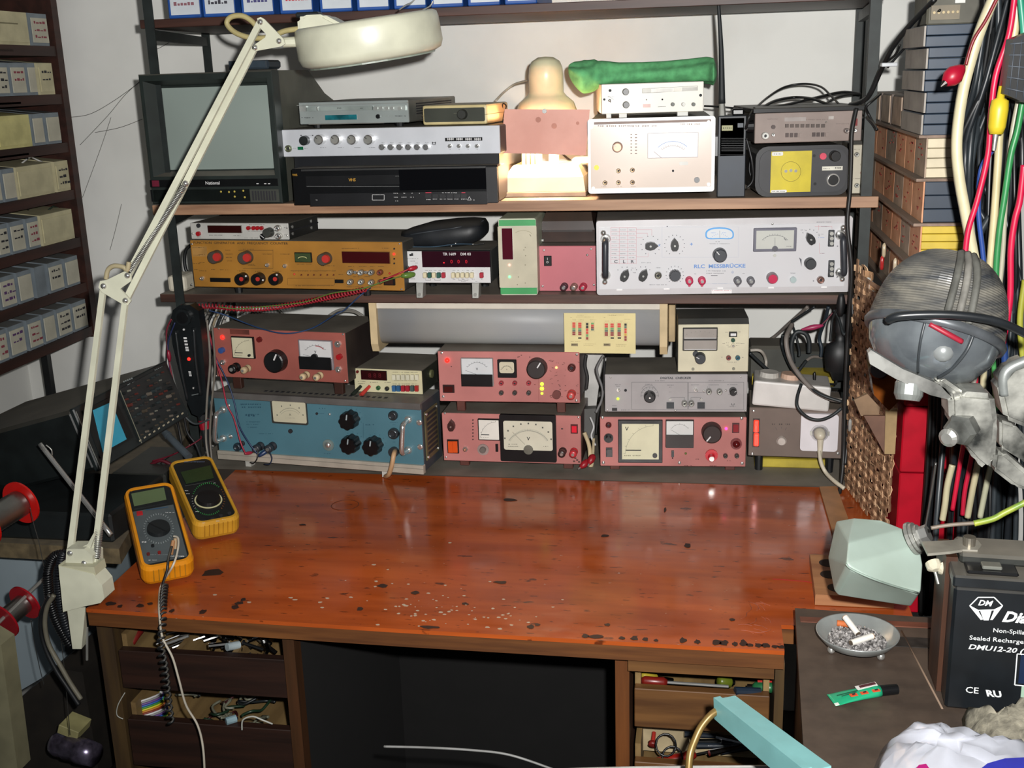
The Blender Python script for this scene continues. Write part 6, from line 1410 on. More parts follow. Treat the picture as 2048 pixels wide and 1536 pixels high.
# ------------------------------------------------------------ black desoldering tool hanging on the post
d=Dev('desoldering_pump','black hand tool with a round hub hanging at the left end of the shelves','tool',(335,612),(412,612),(412,850),(335,850),1.93,0,.03)
pts=[(346,620),(358,611),(380,610),(397,622),(402,660),(409,735),(413,795),(408,825),(400,835),(384,828),(372,800),(357,740),(345,690),(339,645)]
d.add('body',MB().prism([d.P(*p) for p in pts],(0,0,0),(1,0,0),(0,0,1),(0,.024,0)),M('#14181a',.35,var=.15))
for a,b in (((352,660),(376,800)),((388,655),(402,790))):
    m=MB(); pa,pb=d.P(*a),d.P(*b); m.tube([(pa[0],-.002,pa[1]),((pa[0]+pb[0])/2-.001,-.005,(pa[1]+pb[1])/2),(pb[0],-.002,pb[1])],.0035,8,6); d.add('side_bar',m,M('#1c2022',.3))
d.cyl(368,634,16,.007,M('#1a1e20',.3),'hub_ring',n=24); d.cyl(368,634,11,.0085,BLACKP,'hub_cap',n=24)
for a,b,w_ in (((371,674),(376,702),5),((380,742),(382,752),4)):
    for f_ in (0,.22,.45,.68,.86): 
        x=a[0]+(b[0]-a[0])*f_; y_=a[1]+(b[1]-a[1])*f_; d.mark(x-w_*.6,y_,x+w_*.6,y_+(b[1]-a[1])*.13,INKW,-.001)
d.led(378,718,3.2,LEDR); d.led(387,776,2.4,CHROME); d.led(368,659,2.2,INKW); d.line([(384,790),(404,786)],1.5,M('#6a7070',.5,var=0),-.001)
pa,pb=d.P(398,832),d.P(412,905); m=MB(); m.cyl((pa[0],.012,pa[1]),(pb[0],.012,pb[1]),.0085,.0075,12); d.add('nozzle',m,M('#202426',.4))
pa,pb=d.P(402,843),d.P(406,861); m=MB(); m.cyl((pa[0],.012,pa[1]),(pb[0],.012,pb[1]),.0105,.0105,14); d.add('red_collar',m,M('#a01228',.5))
d.finish()
lw=[('black lead looping left of the black hanging tool',[(345,640),(335,680),(333,740),(345,800),(352,830)],.0016,'#15181a'),('red lead looping left of the black hanging tool',[(343,638),(333,665),(338,720),(350,780),(362,820)],.0016,'#7a1c30'),
('blue lead beside the red one on the left of the black tool',[(350,645),(336,690),(342,750),(356,790)],.0014,'#1f2c5a'),('grey cable curving below the black hanging tool',[(362,815),(372,835),(392,848),(420,838)],.002,'#3c4244'),
('black cable falling from the tool to the bench',[(352,830),(360,870),(366,905),(372,930)],.0025,'#101214'),('second black cable falling from the tool to the bench',[(368,830),(375,865),(392,890),(405,925)],.0025,'#181a1c'),
('white cable hanging right of the black tool',[(414,640),(420,720),(414,800),(412,880),(420,930)],.0022,'#7a756c'),('pale cable next to the blue supply',[(424,650),(430,730),(424,800),(420,870),(425,935)],.002,'#6a655c'),('red wire crossing below the black tool',[(305,922),(330,915),(355,905),(398,880),(402,872)],.0015,'#6a1226'),
('dark red lead end on the grey case',[(300,930),(320,921),(338,927),(352,938)],.0035,'#5a1020'),('thin black wire curling over the dark grey case',[(350,905),(318,930),(304,950),(305,975)],.001,'#0c0e0e')]
for lb_,pts,r_,c_ in lw: wire('hanging_lead',lb_,[oy(x,y,1.915 if y<900 else 1.9) for x,y in pts],r_,M(c_,.5))
m=MB(); m.sphere((0,0,0),.004,(1,1,3)); tag(m.build('red_boot',M('#8a1c34',.4),loc=oy(338,712,1.91)),'dark red crocodile boot left of the black hanging tool','clip')
# ------------------------------------------------------------ yellow hand multimeters
def hand_meter(label,TL,TR,BR,BL,zf,hh,dark,y=None):
    b0,b1=oz(*BL,zf),oz(*BR,zf); bc=(b0+b1)/2; tp=((TL[0]+TR[0])/2,(TL[1]+TR[1])/2); r_=ray(*tp).normalized()
    oc=CAM-bc; bb=oc.dot(r_); cc=oc.dot(oc)-hh*hh; D_=bb*bb-cc; tt=-bb+math.sqrt(max(D_,0)); T=CAM+r_*tt
    ez=(T-bc).normalized(); e0=(b1-b0); ex=(e0-ez*e0.dot(ez)).normalized(); n=ez.cross(ex)
    if n.z>0: pass
    return Dev('hand_multimeter',label,'multimeter',TL,TR,BR,BL,1.5,0,.034,basis=(b0,ex,n,ez))
def holster(d,ye):
    W,H=d.w,d.h
    def rr2(i,y,rad): return [V(x,y,z) for x,z in rrect(i,W-i,i,H-i,rad,5)]
    m=MB(); m.sm=False
    m.ring([rr2(.001,.034,.014),rr2(-.001,.028,.016),rr2(-.001,.006,.016),rr2(.0015,-.0005,.015),rr2(.0055,-.0005,.012),rr2(.0062,.003,.011)],cap=True,capend=False); d.add('holster',m,ye)
    m=MB(); m.prism(rrect(.006,W-.006,.006,H-.006,.011,5),(0,.0015,0),(1,0,0),(0,0,1),(0,.028,0)); d.add('meter_body',m,M('#16191a',.4,var=.1))
    m=MB()
    for i in range(7): x=W*(.2+.1*i); m.box(x,x+.0015,.005,.028,-.0018,-.0005)
    d.add('grip_ribs',m,M('#a8761c',.5),kind='stuff')
L7=lambda x,y:(200+x/5.12,880+y/5.12)
c7=dict()
YE1=M('#d98a12',.4,var=.06); YE2=M('#c4912a',.4,var=.06)
d=hand_meter('yellow hand multimeter with grey face and probes plugged in, nearer on the bench',L7(235,500),L7(745,420),L7(965,1225),L7(430,1330),ZB+.036,.19,False)
holster(d,YE1); d.org,d.sc=(200,880),5.12; yf_=.0012
def q7(pts,dep,mat,name,y=yf_): return d.add(name,MB().prism([d.P(*p) for p in pts],(0,y-dep,0),(1,0,0),(0,0,1),(0,dep+.0004,0)),mat)
q7(((300,530),(675,470),(690,640),(345,705)),.0015,M('#15181a',.3),'display_frame'); q7(((320,555),(655,490),(680,612),(350,680)),.001,M('#5a6a48',.25,var=.05),'lcd_window',-.0002)
q7(((335,735),(750,660),(895,1185),(455,1270)),.0012,M('#4d5456',.5,var=.08),'face_plate')
q7(((375,745),(435,738),(440,768),(378,778)),.004,M('#b01c22',.4),'power_button')
k_=d.k(600,910); a=d.P(600,910,-.001); d.add('selector_dial',MB().cyl((a[0],.0012,a[1]),(a[0],-.006,a[1]),k_*128,k_*118,28),M('#191c1e',.35,var=.1))
d.line([(490,875),(690,970)],7,M('#0a0b0c',.3,var=0),-.0063); d.ticks(600,910,140,158,0,350,36,M('#a8b0b0',.6,var=0),4,0)
d.line([(470,720),(700,690)],14,M('#2a4a66',.5,var=0),-.0003)
d.words(500,590,1235,10,INKW,yy=-.0002); d.words(700,860,1195,14,INKW,yy=-.0002); d.words(430,480,1050,18,INKW,yy=-.0002); d.words(670,760,745,8,INKW,yy=-.0002); d.words(500,720,1180,6,tx,yy=-.0002)
for x,y_,c_ in ((495,1175,'#5a1c18'),(608,1160,'#7a1c18'),(540,1090,'#15181a')): d.cyl(x,y_,18,.003,M(c_,.35),'input_socket')
for (x0,y0_),(x1,y1_),c_ in (((722,1140),(750,1010),'#b08058'),((765,1080),(770,985),'#a89070')):
    a=d.P(x0,y0_,-.01); b=d.P(x1,y1_,-.02); d.add('banana_plug',MB().cyl((a[0],-.003,a[1]),(b[0],-.016,b[1]),.0035,.0028,10),M(c_,.4))
root1=d.finish()
DF=d
def mm7(x,y,out=0): # world point above the meter face
    a=d.P(x,y,-out); v=V(a[0],-out,a[1])+d.off; return d.root.matrix_basis@v
b1=[mm7(755,985,.016),mm7(800,1010,.018),mm7(795,1130,.016),mm7(745,1290,.012)]
b1+= [oz(322,1172,ZB+.002),oz(318,1205,ZB+.002)]; b1[3].z=max(b1[3].z,ZB+.02)
b1.append(oy(319,1232,front_y(-.8)-.006)); Yw=1.33
b1+=[oy(x,y,Yw) for x,y in ((325,1275),(345,1315),(358,1360),(372,1410),(395,1450),(406,1495),(410,1560))]
wire('test_lead','long thin white lead from the nearer yellow multimeter hanging over the bench edge',b1,.0017,M('#c0b8a8',.5),'test lead')
b2=[mm7(735,1090,.014),mm7(700,1220,.008),mm7(690,1330,.006),oz(330,1170,ZB+.004),oz(327,1200,ZB+.003),oy(326,1240,front_y(-.8)-.008)]+[oy(x,y,1.325) for x,y in ((322,1290),(330,1340),(336,1400),(342,1445))]
P_=coil_pts(b2[3:],.0042,26,6,7); m=MB(); c0=b2[0]; m.tube([p-c0 for p in b2[:3]]+[p-c0 for p in P_],.0021,6,0)
tag(m.build('test_lead',BLACK,loc=c0),'coiled black lead from the nearer yellow multimeter hanging over the bench edge','test lead')
st=MB().box(-.02,.02,-.003,.003,-.075,.0).build('tilt_stand',M('#a8761c',.5),root1,loc=(0,.05,.03)); st.rotation_euler=(R(35),0,0)
d=hand_meter('yellow hand multimeter with a black face, lying farther back on the bench',L7(705,235),L7(1130,140),L7(1442,770),L7(968,882),ZB+.036,.185,True)
holster(d,YE2); d.org,d.sc=(200,880),5.12
q7(((825,330),(1130,260),(1165,385),(880,445)),.001,M('#2a3a20',.25,var=.05),'lcd_window',.0006)
k_=d.k(1110,605); a=d.P(1110,605,-.001)
d.add('dial_ring',MB().cyl((a[0],.0012,a[1]),(a[0],.0002,a[1]),k_*150,k_*150,32),M('#c8c49a',.5,var=.05)); d.add('selector_dial',MB().cyl((a[0],.0012,a[1]),(a[0],-.006,a[1]),k_*138,k_*122,32),BLACKP)
gg=M('#2f9a48',.5,var=0); oo=M('#b06a2a',.5,var=0)
d.ticks(1110,605,155,170,50,160,16,gg,6,yf_-.001); d.ticks(1110,605,155,170,220,310,14,gg,6,yf_-.001); d.ticks(1110,605,158,172,-35,35,9,oo,4,yf_-.001); d.ticks(1110,605,158,172,170,215,6,INKW,4,yf_-.001)
d.words(865,1075,225,14,M('#5a6a88',.6,var=0),yy=.0006); d.line([(870,470),(1170,420)],3,M('#6a6c6c',.6,var=0),.0006)
for x,y_ in ((880,520),(895,550),(1175,440),(990,735),(1060,850),(1200,830),(1260,815),(1350,785)): d.words(x-10,x+22,y_,8,INKW,yy=.0006)
for x,y_ in ((1065,830),(1150,805),(1240,770),(1325,745)): d.cyl(x,y_,22,.001,INK,'input_socket',y=.001)
root2=d.finish(); st=MB().box(-.02,.02,-.003,.003,-.075,.0).build('tilt_stand',M('#a8761c',.5),root2,loc=(0,.05,.03)); st.rotation_euler=(R(35),0,0)
# ------------------------------------------------------------ magnifier lamp
CL=M('#c9c9b4',.35,var=.05)
Lb,Le,Lt=1.315,1.50,1.70
t=empty('magnifier_lamp',oy(160,1215,Lb),'cream spring-arm magnifier lamp clamped to the left corner of the bench','lamp'); c0=t.location.copy()
def bar(name,a,b,w_=.0085,dp_=.006,mat=CL):
    v=(b-a); e=V(0,1,0); s_=v.cross(e).normalized()*w_/2; e=e*dp_/2; r0=[a-s_-e,a+s_-e,a+s_+e,a-s_+e]; r1=[p+v for p in r0]
    m=MB(); m.ring([[p-c0 for p in r0],[p-c0 for p in r1]]); return m.build(name,mat,t)
J1,J2=oy(141,1103,Lb),oy(187,1135,Lb-.01); E1,E2,E3=oy(207.5,572,Le),oy(251,601,Le-.008),oy(255,551,Le)
T1_,T2_,T3_=oy(521,44,Lt),oy(510,95,Lt),oy(558,82,Lt)
bar('arm_bar',J1,E1); bar('arm_bar',J2,E2); bar('arm_bar',E3+V(0,.002,0),T1_,.0095); bar('arm_bar',E2+V(0,.002,0),T2_,.0095)
def plate(name,pts,Yp,th=.003,mat=CL):
    q=[oy(x,y,Yp)-c0 for x,y in pts]; m=MB(); m.ring([q,[p+V(0,th,0) for p in q]]); return m.build(name,mat,t)
plate('elbow_plate',[(200,562),(213,560),(248,543),(262,549),(262,562),(240,578),(252,590),(262,602),(256,610),(246,609),(203,584),(197,575)],Le-.012)
plate('elbow_plate',[(200,562),(213,560),(248,543),(262,549),(262,562),(240,578),(252,590),(262,602),(256,610),(246,609),(203,584),(197,575)],Le+.008)
plate('head_plate',[(514,37),(521,34),(528,38),(567,78),(570,88),(562,93),(512,102),(504,96),(508,90),(530,75),(532,68),(519,55)],Lt-.010)
plate('head_plate',[(514,37),(521,34),(528,38),(567,78),(570,88),(562,93),(512,102),(504,96),(508,90),(530,75),(532,68),(519,55)],Lt+.008)
for x,y,Yp in ((207.5,572,Le-.012),(255,551,Le-.012),(251,601,Le-.012),(521,44,Lt-.01),(558,82,Lt-.01),(510,95,Lt-.01),(371,367,Le+.07),(141,1106,Lb-.012),(187,1136,Lb-.018),(169,1126,Lb-.012)):
    m=MB(); m.sm=True; m.lathe([(.0045,0),(.004,.002),(.0001,.0035)],oy(x,y,Yp)-c0,(0,-1,0),12); m.build('bolt',CHROME,t)
a,b=E3-c0,oy(371,367,Le+.08)-c0; 
sp=coil_pts([a+(b-a)*.03,a+(b-a)*.5,a+(b-a)*.97],.0042,60,6,6); m=MB(); m.tube(sp,.0011,4,0); m.build('spring',STEEL,t)
m=MB(); m.tube([a,(a+b)/2,b],.0034,8,3); m.build('spring_core',M('#1a1714',.4),t)
a,b=J2-c0+V(.002,.006,.01),oy(218,870,Lb+.09)-c0; m=MB(); m.tube([a,(a+b)/2,b],.0042,8,3); m.build('spring_core',M('#1c1a18',.4),t); sp=coil_pts([a,(a+b)*.5,a+(b-a)*.4],.0048,1,6,6)
m=MB(); m.tube(coil_pts([a,a+(b-a)*.15,a+(b-a)*.3],.0048,22,5,6),.0012,4,0); m.build('spring',STEEL,t)
plate('link_plate',[(150,1100),(175,1088),(188,1065),(190,1072),(176,1108),(158,1116)],Lb-.004)
plate('pivot_plate',[(133,1098),(168,1098),(185,1112),(186,1140),(130,1140)],Lb-.013,.028)
m=MB(); q=[(117,1132),(186,1148),(204,1170),(209,1197),(201,1206),(172,1212),(126,1224)]; 
A_=[oy(x,y,Lb-.025)-c0 for x,y in q]; m.ring([A_,[p+V(0,.028,0) for p in A_]]); m.build('clamp_block',CL,t)
m=MB(); A_=[oy(x,y,Lb-.024)-c0 for x,y in ((117,1130),(122,1132),(188,1134),(192,1150),(186,1152),(119,1160))]; m.ring([A_,[p+V(0,.028,0) for p in A_]]); m.build('clamp_cover',M('#b5b398',.4,var=.05),t)
m=MB(); m.ring([[oy(x,y,Y_)-c0 for x,y,Y_ in ((134,1218,Lb-.018),(171,1214,Lb-.018),(171,1214,Lb+.018),(134,1218,Lb+.018))],[oy(x,y,Y_)-c0 for x,y,Y_ in ((145,1298,Lb-.012),(163,1298,Lb-.012),(176,1282,Lb+.012),(152,1290,Lb+.012))]]); m.build('clamp_foot',CL,t)
m=MB(); m.cyl(oy(174,1255,Lb)-c0,oy(174,1320,Lb)-c0,.0018,n=8); m.build('clamp_screw',STEEL,t)
# head
hc=oy(738,77,Lt+.03)-c0; k_=.00080
ax=V(-.10,-.085,1).normalized()
m=MB(); m.sm=True
rr0=[(.072,.026),(.078,.029),(.102,.029),(.108,.026),(.110,.018),(.111,-.016),(.107,-.026),(.098,-.030),(.076,-.030),(.072,-.024),(.072,.026)]
m.lathe(rr0,hc,ax,48,cap=False); m.build('lamp_head',CL,t)
m=MB(); m.sm=True; m.lathe([(.0001,.003),(.04,.006),(.073,.0),(.04,-.004),(.0001,-.004)],hc,ax,32); m.build('lens',M('#9aa89a',.05,trans=.9,var=.02),t)
m=MB(); m.lathe([(.076,-.0302),(.097,-.0302),(.097,-.0325),(.076,-.0325)],hc,ax,32,cap=False); m.build('tube_cover',M('#8a9488',.3),t)
q=[oy(x,y,Lt+.0)-c0 for x,y in ((592,36),(604,30),(645,28),(690,52),(662,80),(604,92),(596,86))]
m=MB(); m.ring([q,[p+V(0,.055,0) for p in q]]); 
bmesh.ops.bevel(m.bm,geom=list(m.bm.edges),offset=.005,segments=2,affect='EDGES'); m.build('head_housing',CL,t)
m=MB(); a=oy(616,30,Lt+.03)-c0; m.box(a.x-.016,a.x+.02,a.y-.012,a.y+.012,a.z-.004,a.z+.004,.002); m.build('switch',M('#1c2022',.4),t)
m=MB(); m.cyl(oy(566,85,Lt)-c0,oy(606,83,Lt+.01)-c0,.0075,.008,14); m.build('neck_pin',M('#c4c4ae',.4),t)
m=MB(); m.cyl(oy(597,84,Lt+.005)-c0,oy(601,84,Lt+.005)-c0,.013,n=16); m.build('neck_washer',STEEL,t)
m=MB(); m.tube([oy(x,y,Lt+.01)-c0 for x,y in ((604,57),(570,62),(540,74),(505,76),(472,66),(454,48),(462,34),(485,32),(505,44),(518,62))],.0042,8,6); m.build('power_cord',M('#a89c6c',.5,var=.1),t)
m=MB(); m.tube([oy(x,y,Le-.004)-c0 for x,y in ((212,558),(216,540),(228,532),(246,534),(254,540),(258,524))],.0036,8,6); m.build('power_cord',M('#a89c7c',.5,var=.1),t)
for pts in (((798,20),(812,10),(822,6),(830,-2)),((845,20),(860,12),(866,2))): m=MB(); m.tube([oy(x,y,Lt+.09)-c0 for x,y in pts],.0012,6,4); m.build('lens_cover_wire',CHROME,t)
m=MB(); a=oy(808,26,Lt+.08)-c0; m.cyl(a,a+V(0,0,-.012),.004,n=10); m.build('hinge_pin',M('#a8a070',.4,.5),t)
# cords beside the clamp
P_=[oy(x,y,Lb+.03) for x,y in ((132,1108),(110,1112),(98,1135),(96,1160),(100,1200),(112,1240),(128,1270),(140,1290))]
m=MB(); c1=P_[0]; m.tube([p-c1 for p in coil_pts(P_,.0052,46,6,7)],.0024,5,0); tag(m.build('coiled_cord',BLACKP,loc=c1),'black coiled cord looping left of the lamp clamp','cord')
P_=[oy(x,y,Lb+.02) for x,y in ((126,1105),(120,1130),(118,1170),(122,1210),(132,1250),(142,1275))]
m=MB(); c1=P_[0]; m.tube([p-c1 for p in coil_pts(P_,.0048,34,6,7)],.0022,5,0); tag(m.build('coiled_cord',M('#1a1d22',.4),loc=c1),'second coiled cord directly behind the lamp clamp','cord')
wire('power_cable','thick grey cable curving down left of the lamp clamp',[oy(x,y,Lb+.01) for x,y in ((108,1190),(94,1215),(90,1250),(98,1290),(120,1330),(140,1365),(162,1398))],.0035,M('#6a6658',.5))
wire('power_cable','black cable following the grey one left of the lamp clamp',[oy(x,y,Lb+.02) for x,y in ((100,1190),(84,1225),(82,1262),(92,1300),(112,1340),(135,1375),(158,1410))],.0035,BLACK)
# ------------------------------------------------------------ solder spools
def spool(lbl,a,b,R_,rc_,red,grp):
    c_=(a+b)/2; t=empty('solder_spool',c_,lbl,'spool',grp); v=(b-a).normalized()
    for p in (a,b): m=MB(); m.lathe([(rc_*.4,-.0015),(R_,-.0015),(R_,.0015),(rc_*.4,.0015)],p-c_,v,32,cap=True); m.build('flange',M(red,.3,var=.05),t)
    m=MB(); m.sm=True; L_=(b-a).length; pr=[(rc_*(.98+.03*(i%2)),.002+i*(L_-.004)/24) for i in range(25)]; m.lathe(pr,a-c_,v,28); m.build('solder_wire',M('#a8a8a4',.38,1,var=.1),t); return t
spool('large red spool of solder at the left edge, level with the side board',oy(-35,1052,1.33),oy(42,1005,1.40),.033,.020,'#b81410','solder spools')
spool('lower red spool of solder at the left edge below the side board',oy(6,1242,1.33),oy(50,1205,1.37),.028,.015,'#90121c','solder spools')
t=empty('spool_rod',oy(40,1210,1.35),'steel rod through the lower solder spool','rod'); m=MB(); m.cyl(oy(-20,1262,1.30)-t.location,oy(90,1155,1.40)-t.location,.0028,n=8); m.build('rod',STEEL,t)
wire('solder_strand','thin solder strand hanging from the upper red spool',[oy(x,y,1.36) for x,y in ((60,1015),(68,1050),(78,1085),(85,1120),(98,1180),(118,1260),(128,1330),(140,1470))],.0007,M('#4a4a46',.4,.6),n=4)
wire('solder_strand','thin dark strand hanging from the lower red spool',[oy(x,y,1.36) for x,y in ((62,1240),(68,1280),(78,1330),(88,1370))],.0007,M('#2a2c2c',.4),n=4)
# ------------------------------------------------------------ low left corner
q=[oy(-60,1112,1.62),oy(135,1120,1.62),oy(128,1330,1.62),oy(-60,1440,1.62)]
m=MB(); c1=q[0]; m.ring([[p-c1 for p in q],[p-c1+V(0,.3,0) for p in q]]); tag(m.build('painted_cupboard',M('#8a979e',.6,var=.08,scale=5),loc=c1),'pale blue-grey painted cupboard side below the side board at the left','panel')
q=[oy(-60,1200,1.2),oy(-12,1200,1.2),oy(38,1560,1.2),oy(-60,1560,1.2)]; q=[oy(-80,1240,1.2),oy(2,1290,1.2),oy(36,1545,1.2),oy(-60,1560,1.2)]
m=MB(); c1=q[0]; m.ring([[p-c1 for p in q],[p-c1+V(0,.03,0) for p in q]]); tag(m.build('cream_post',M('#77735a',.6,var=.1),loc=c1),'cream painted post at the bottom left edge','post')
q=[oy(25,1410,1.5),oy(112,1336,1.5),oy(165,1345,1.5),oy(200,1560,1.5),oy(30,1560,1.5)]; m=MB(); c1=q[0]; m.ring([[p-c1 for p in q],[p-c1+V(0,.2,0) for p in q]]); tag(m.build('dark_bin',M('#1d1812',.7,var=.2),loc=c1),'very dark brown box standing left of the workbench drawers','box')
a,b=oy(110,1485,1.42),oy(190,1510,1.40); m=MB(); m.sm=True; v=(b-a); L_=v.length; m.lathe([(.012,0),(.018,.002),(.020,.01),(.019,L_*.3),(.021,L_*.35),(.019,L_*.6),(.021,L_*.65),(.018,L_)],(0,0,0),v,20); tag(m.build('foil_roll',M('#70687c',.25,.7,var=.3,scale=60),loc=a),'crumpled shiny silver-violet roll at the bottom left','roll')
c1=oy(150,1452,1.43); t=tag(MB().box(-.018,.016,-.02,.02,-.008,.008,.001).build('small_carton',M('#9a9466',.6),loc=c1),'small pale yellow carton at the bottom left above the shiny roll','carton'); t.rotation_euler=(0,R(20),0)
# ------------------------------------------------------------ right tower of small drawers
XT=.309
ZT=[1.448-.060,1.327,1.263,1.201,1.134]   # ledges, top to bottom
rk=wood('#927a69','#6e5a4c',5,(8,1,8),.6,dust=.6)
tw=empty('bin_tower',(XT+.05,2.0,1.134),'narrow rack of small bins facing left at the right end of the shelves','rack'); OTW=-tw.location
for i,z in enumerate(ZT): MB().box(XT-.012,XT+.10,1.705,2.345,z-.0035,z+.0005).build('ledge',rk,tw,loc=OTW)
MB().box(XT+.098,XT+.101,1.705,2.345,1.134,1.39).build('back_panel',BLACK,tw,loc=OTW)
tan=M('#d8a27c',.65,var=.2,scale=30,col2='#c08560'); tan2=M('#a8927e',.65,var=.15,scale=30)
cols=[('cream','#cfc3a6'),('slate blue','#2f3a48'),('yellow','#cdb23c'),('magenta','#a62a68')]
ys=[1.712,1.80,1.885,1.975,2.085,2.20,2.335]
for r,(nm,c_) in enumerate(cols):
    z0=ZT[r+1]+.0008; h=ZT[r]-.0045-z0; mt=M(c_,.45,var=.06)
    for i in range(6):
        y0,y1=ys[i]+.0015,ys[i+1]-.0015
        t=empty('small_bin',(XT+.045,(y0+y1)/2,z0),'%s bin with orange card, %s one in the %s row of the right rack'%(nm,['nearest','second','third','fourth','fifth','farthest'][i],['top','second','third','lowest'][r]),'bin','small bins in the right rack')
        hw=(y1-y0)/2
        if i==0:
            n_=[4,3,5,3][r]
            for k in range(n_): MB().box(-.043,.050,-hw,hw,h*k/n_+.0004,h*(k+1)/n_-.0004,.0008).build('bin_tier',mt,t)
        else: MB().box(-.043,.050,-hw,hw,0,h).build('bin_body',mt,t)
        lc=MB().box(-.0452,-.043,-hw,hw,0,h).build('front_card',tan if (i+r)%3 else tan2,t)
        rn=random.Random(r*7+i); m=MB()
        for q in range(5): a=rn.uniform(-hw*.7,hw*.3); z=h*rn.uniform(.2,.85); m.box(-.0456,-.0450,a,a+rn.uniform(.006,.02),z,z+.0022)
        m.build('handwriting',M('#9a3326',.7,var=0),lc,kind='stuff')
# blue case stack on top
sb=M('#323f4f',.4,var=.08); pg=M('#9c968e',.65,var=.12)
zz=1.389; 
for i in range(5):
    z0=1.389+.0305*i if i else 1.3885; z0=1.3885+.0300*i
    t=empty('flat_case',(XT+.05,1.80,z0),'dark slate-blue flat case, %s of the stack on the right rack'%['lowest','second from the bottom','middle one','second from the top','topmost'][i],'case','slate-blue flat cases on the right rack')
    o_=[0,.002,-.002,.001,-.004][i]
    MB().box(-.058+o_,.052,-.098,.08,0,.0145,.001).build('case_base',sb,t); MB().box(-.058+o_,.052,-.098,.08,.0155,.0292,.001).build('case_lid',sb,t)
    MB().box(-.0605+o_,-.058+o_,-.096,.078,.001,.028).build('paper_front',pg,t)
for i in range(3):
    t=empty('small_bin',(XT+.03,1.95+.12*i,1.3885),'small brown-fronted box, %s behind the slate-blue cases'%['first','second','third'][i],'box','small brown boxes on the right rack'); MB().box(-.035,.05,-.045,.045,0,.05,.001).build('bin_body',M('#5d5048',.6,dust=.4),t); MB().box(-.037,-.035,-.043,.043,.003,.047).build('front_card',tan2,t)
c0=V(.36,1.86,1.5395); t=empty('relay_box',c0,'grey dusty relay box with terminals on top of the slate-blue cases','box'); MB().box(-.045,.06,-.05,.06,0,.05,.003).build('housing',M('#5d5b50',.6,dust=.5),t); MB().box(-.04,.0,-.0545,-.05,.008,.028).build('terminal_strip',M('#7a705c',.5),t)
for i in range(6): MB().cyl((-.036+.0065*i,-.0545,.018),(-.036+.0065*i,-.057,.018),.002,n=8).build('terminal_screw',M('#b0a080',.3,.8),t)
MB().box(-.008,.006,-.057,-.05,.03,.046).build('white_label',WHITE,t); MB().box(-.05,-.02,-.06,-.045,.04,.055,.003).build('black_knob',BLACKP,t)
m=MB(); m.box(-.02,.004,-.01,.01,0,.006,.001); tag(m.build('white_clip',M('#c4c8cc',.4),loc=oy(1788,133,1.9)),'small white clip lying left of the slate-blue cases','clip')
for i,pts in enumerate(([(1870,-2,1.8),(1820,50,1.85),(1785,95,1.9),(1762,140,1.95),(1735,195,1.98),(1700,210,2.05)],[(1860,-2,1.85),(1845,30,1.85),(1830,70,1.9)],[(1880,20,1.8),(1850,50,1.85),(1810,95,1.9),(1775,135,1.92)],[(1800,90,1.9),(1790,110,1.92),(1770,125,1.95)])):
    wire('right_cable',['black cable arching from the top edge down to the right iron post','short black cable falling behind the relay box','thin black cable slanting left of the relay box','short dark cable above the small white clip'][i],[oy(*p) for p in pts],[.0042,.003,.002,.002][i],BLACK)
# tall red bins under the rack
RD=M('#a80c22',.35,var=.08); zr_=[1.128,1.087,.984,.877,.767,.640]
for i in range(5):
    t=empty('red_bin',(XT+.045,1.86,zr_[i+1]),'glossy red bin, %s of the column under the right rack'%['shallow topmost one','second from the top','middle one','second from the bottom','lowest one'][i],'bin','red bins under the right rack')
    MB().box(-.052,.044,-.145,.14,.001,zr_[i]-zr_[i+1]-.001,.002).build('bin_body',RD,t)
# woven mat: strips over and under
w0,w1=oy(1709,600,1.965),oy(1790,850,1.715); w0.z=w1.z=0; ew=(w1-w0); WL_=ew.length; ew.normalize(); nw=V(-ew.y,ew.x,0); 
if nw.x>0: nw=-nw
wt_=empty('woven_mat',(w0.x,w0.y,DZ+.002),'brown basket-work mat hanging at the right end of the shelves','mat')
wm=[M(c_,.7,var=.15,scale=40,bump=.3) for c_ in ('#d8b08a','#c09670','#e0bc94','#a88262')]
def strip_mesh(vert):
    m=MB(); L_,W_=.036,.0105; pts=[(-.5,-.002),(-.3,.003),(0,.0055),(.3,.003),(.5,-.002)]
    rings=[[V(L_*a,b,-W_/2),V(L_*a,b,W_/2),V(L_*a,b-.0013,W_/2),V(L_*a,b-.0013,-W_/2)] for a,b in pts]
    if vert: rings=[[V(p.z*1.5,p.y,p.x*.75) for p in r] for r in rings]
    m.ring(rings); o=m.build('weave_strip',wm[0]); me=o.data; bpy.data.objects.remove(o); return me
ms=[[strip_mesh(v_) for v_ in (0,1)] for _ in range(1)][0]
msl=[]
for mt in wm:
    for v_ in (0,1): me=ms[v_].copy(); me.materials.clear(); me.materials.append(mt); msl.append(me)
nx,nz=8,29; rn=random.Random(9)
Mw=Matrix((ew,nw,V(0,0,1))).transposed().to_4x4(); wt_.rotation_euler=Mw.to_euler(); wt_.location=V(w0.x,w0.y,DZ+.002)
cnt=0
for j in range(nz):
    for i in range(nx):
        x=.014+i*(WL_/nx); z=.008+j*.0148
        if z>.425-(x/WL_)*.10: continue          # slanting upper edge
        if (i+j)%2 and i==0 and j<nz-1: continue
        if cnt>=296: continue
        if rn.random()<.06 or (i in (4,5) and j%3==0): continue
        vert=(i+j)%3==0
        o=bpy.data.objects.new('weave_strip',msl[rn.randrange(4)*2+vert]); COL.objects.link(o); o.parent=wt_; o.location=(x+rn.uniform(-.001,.001),rn.uniform(0,.0015),z+rn.uniform(-.001,.001)); o.rotation_euler=(0,R(rn.uniform(-9,9)),0); cnt+=1
m=MB()
for j in range(nz-3): m.box(.002,WL_-.004,-.0022,-.0014,.010+j*.0148,.0175+j*.0148)
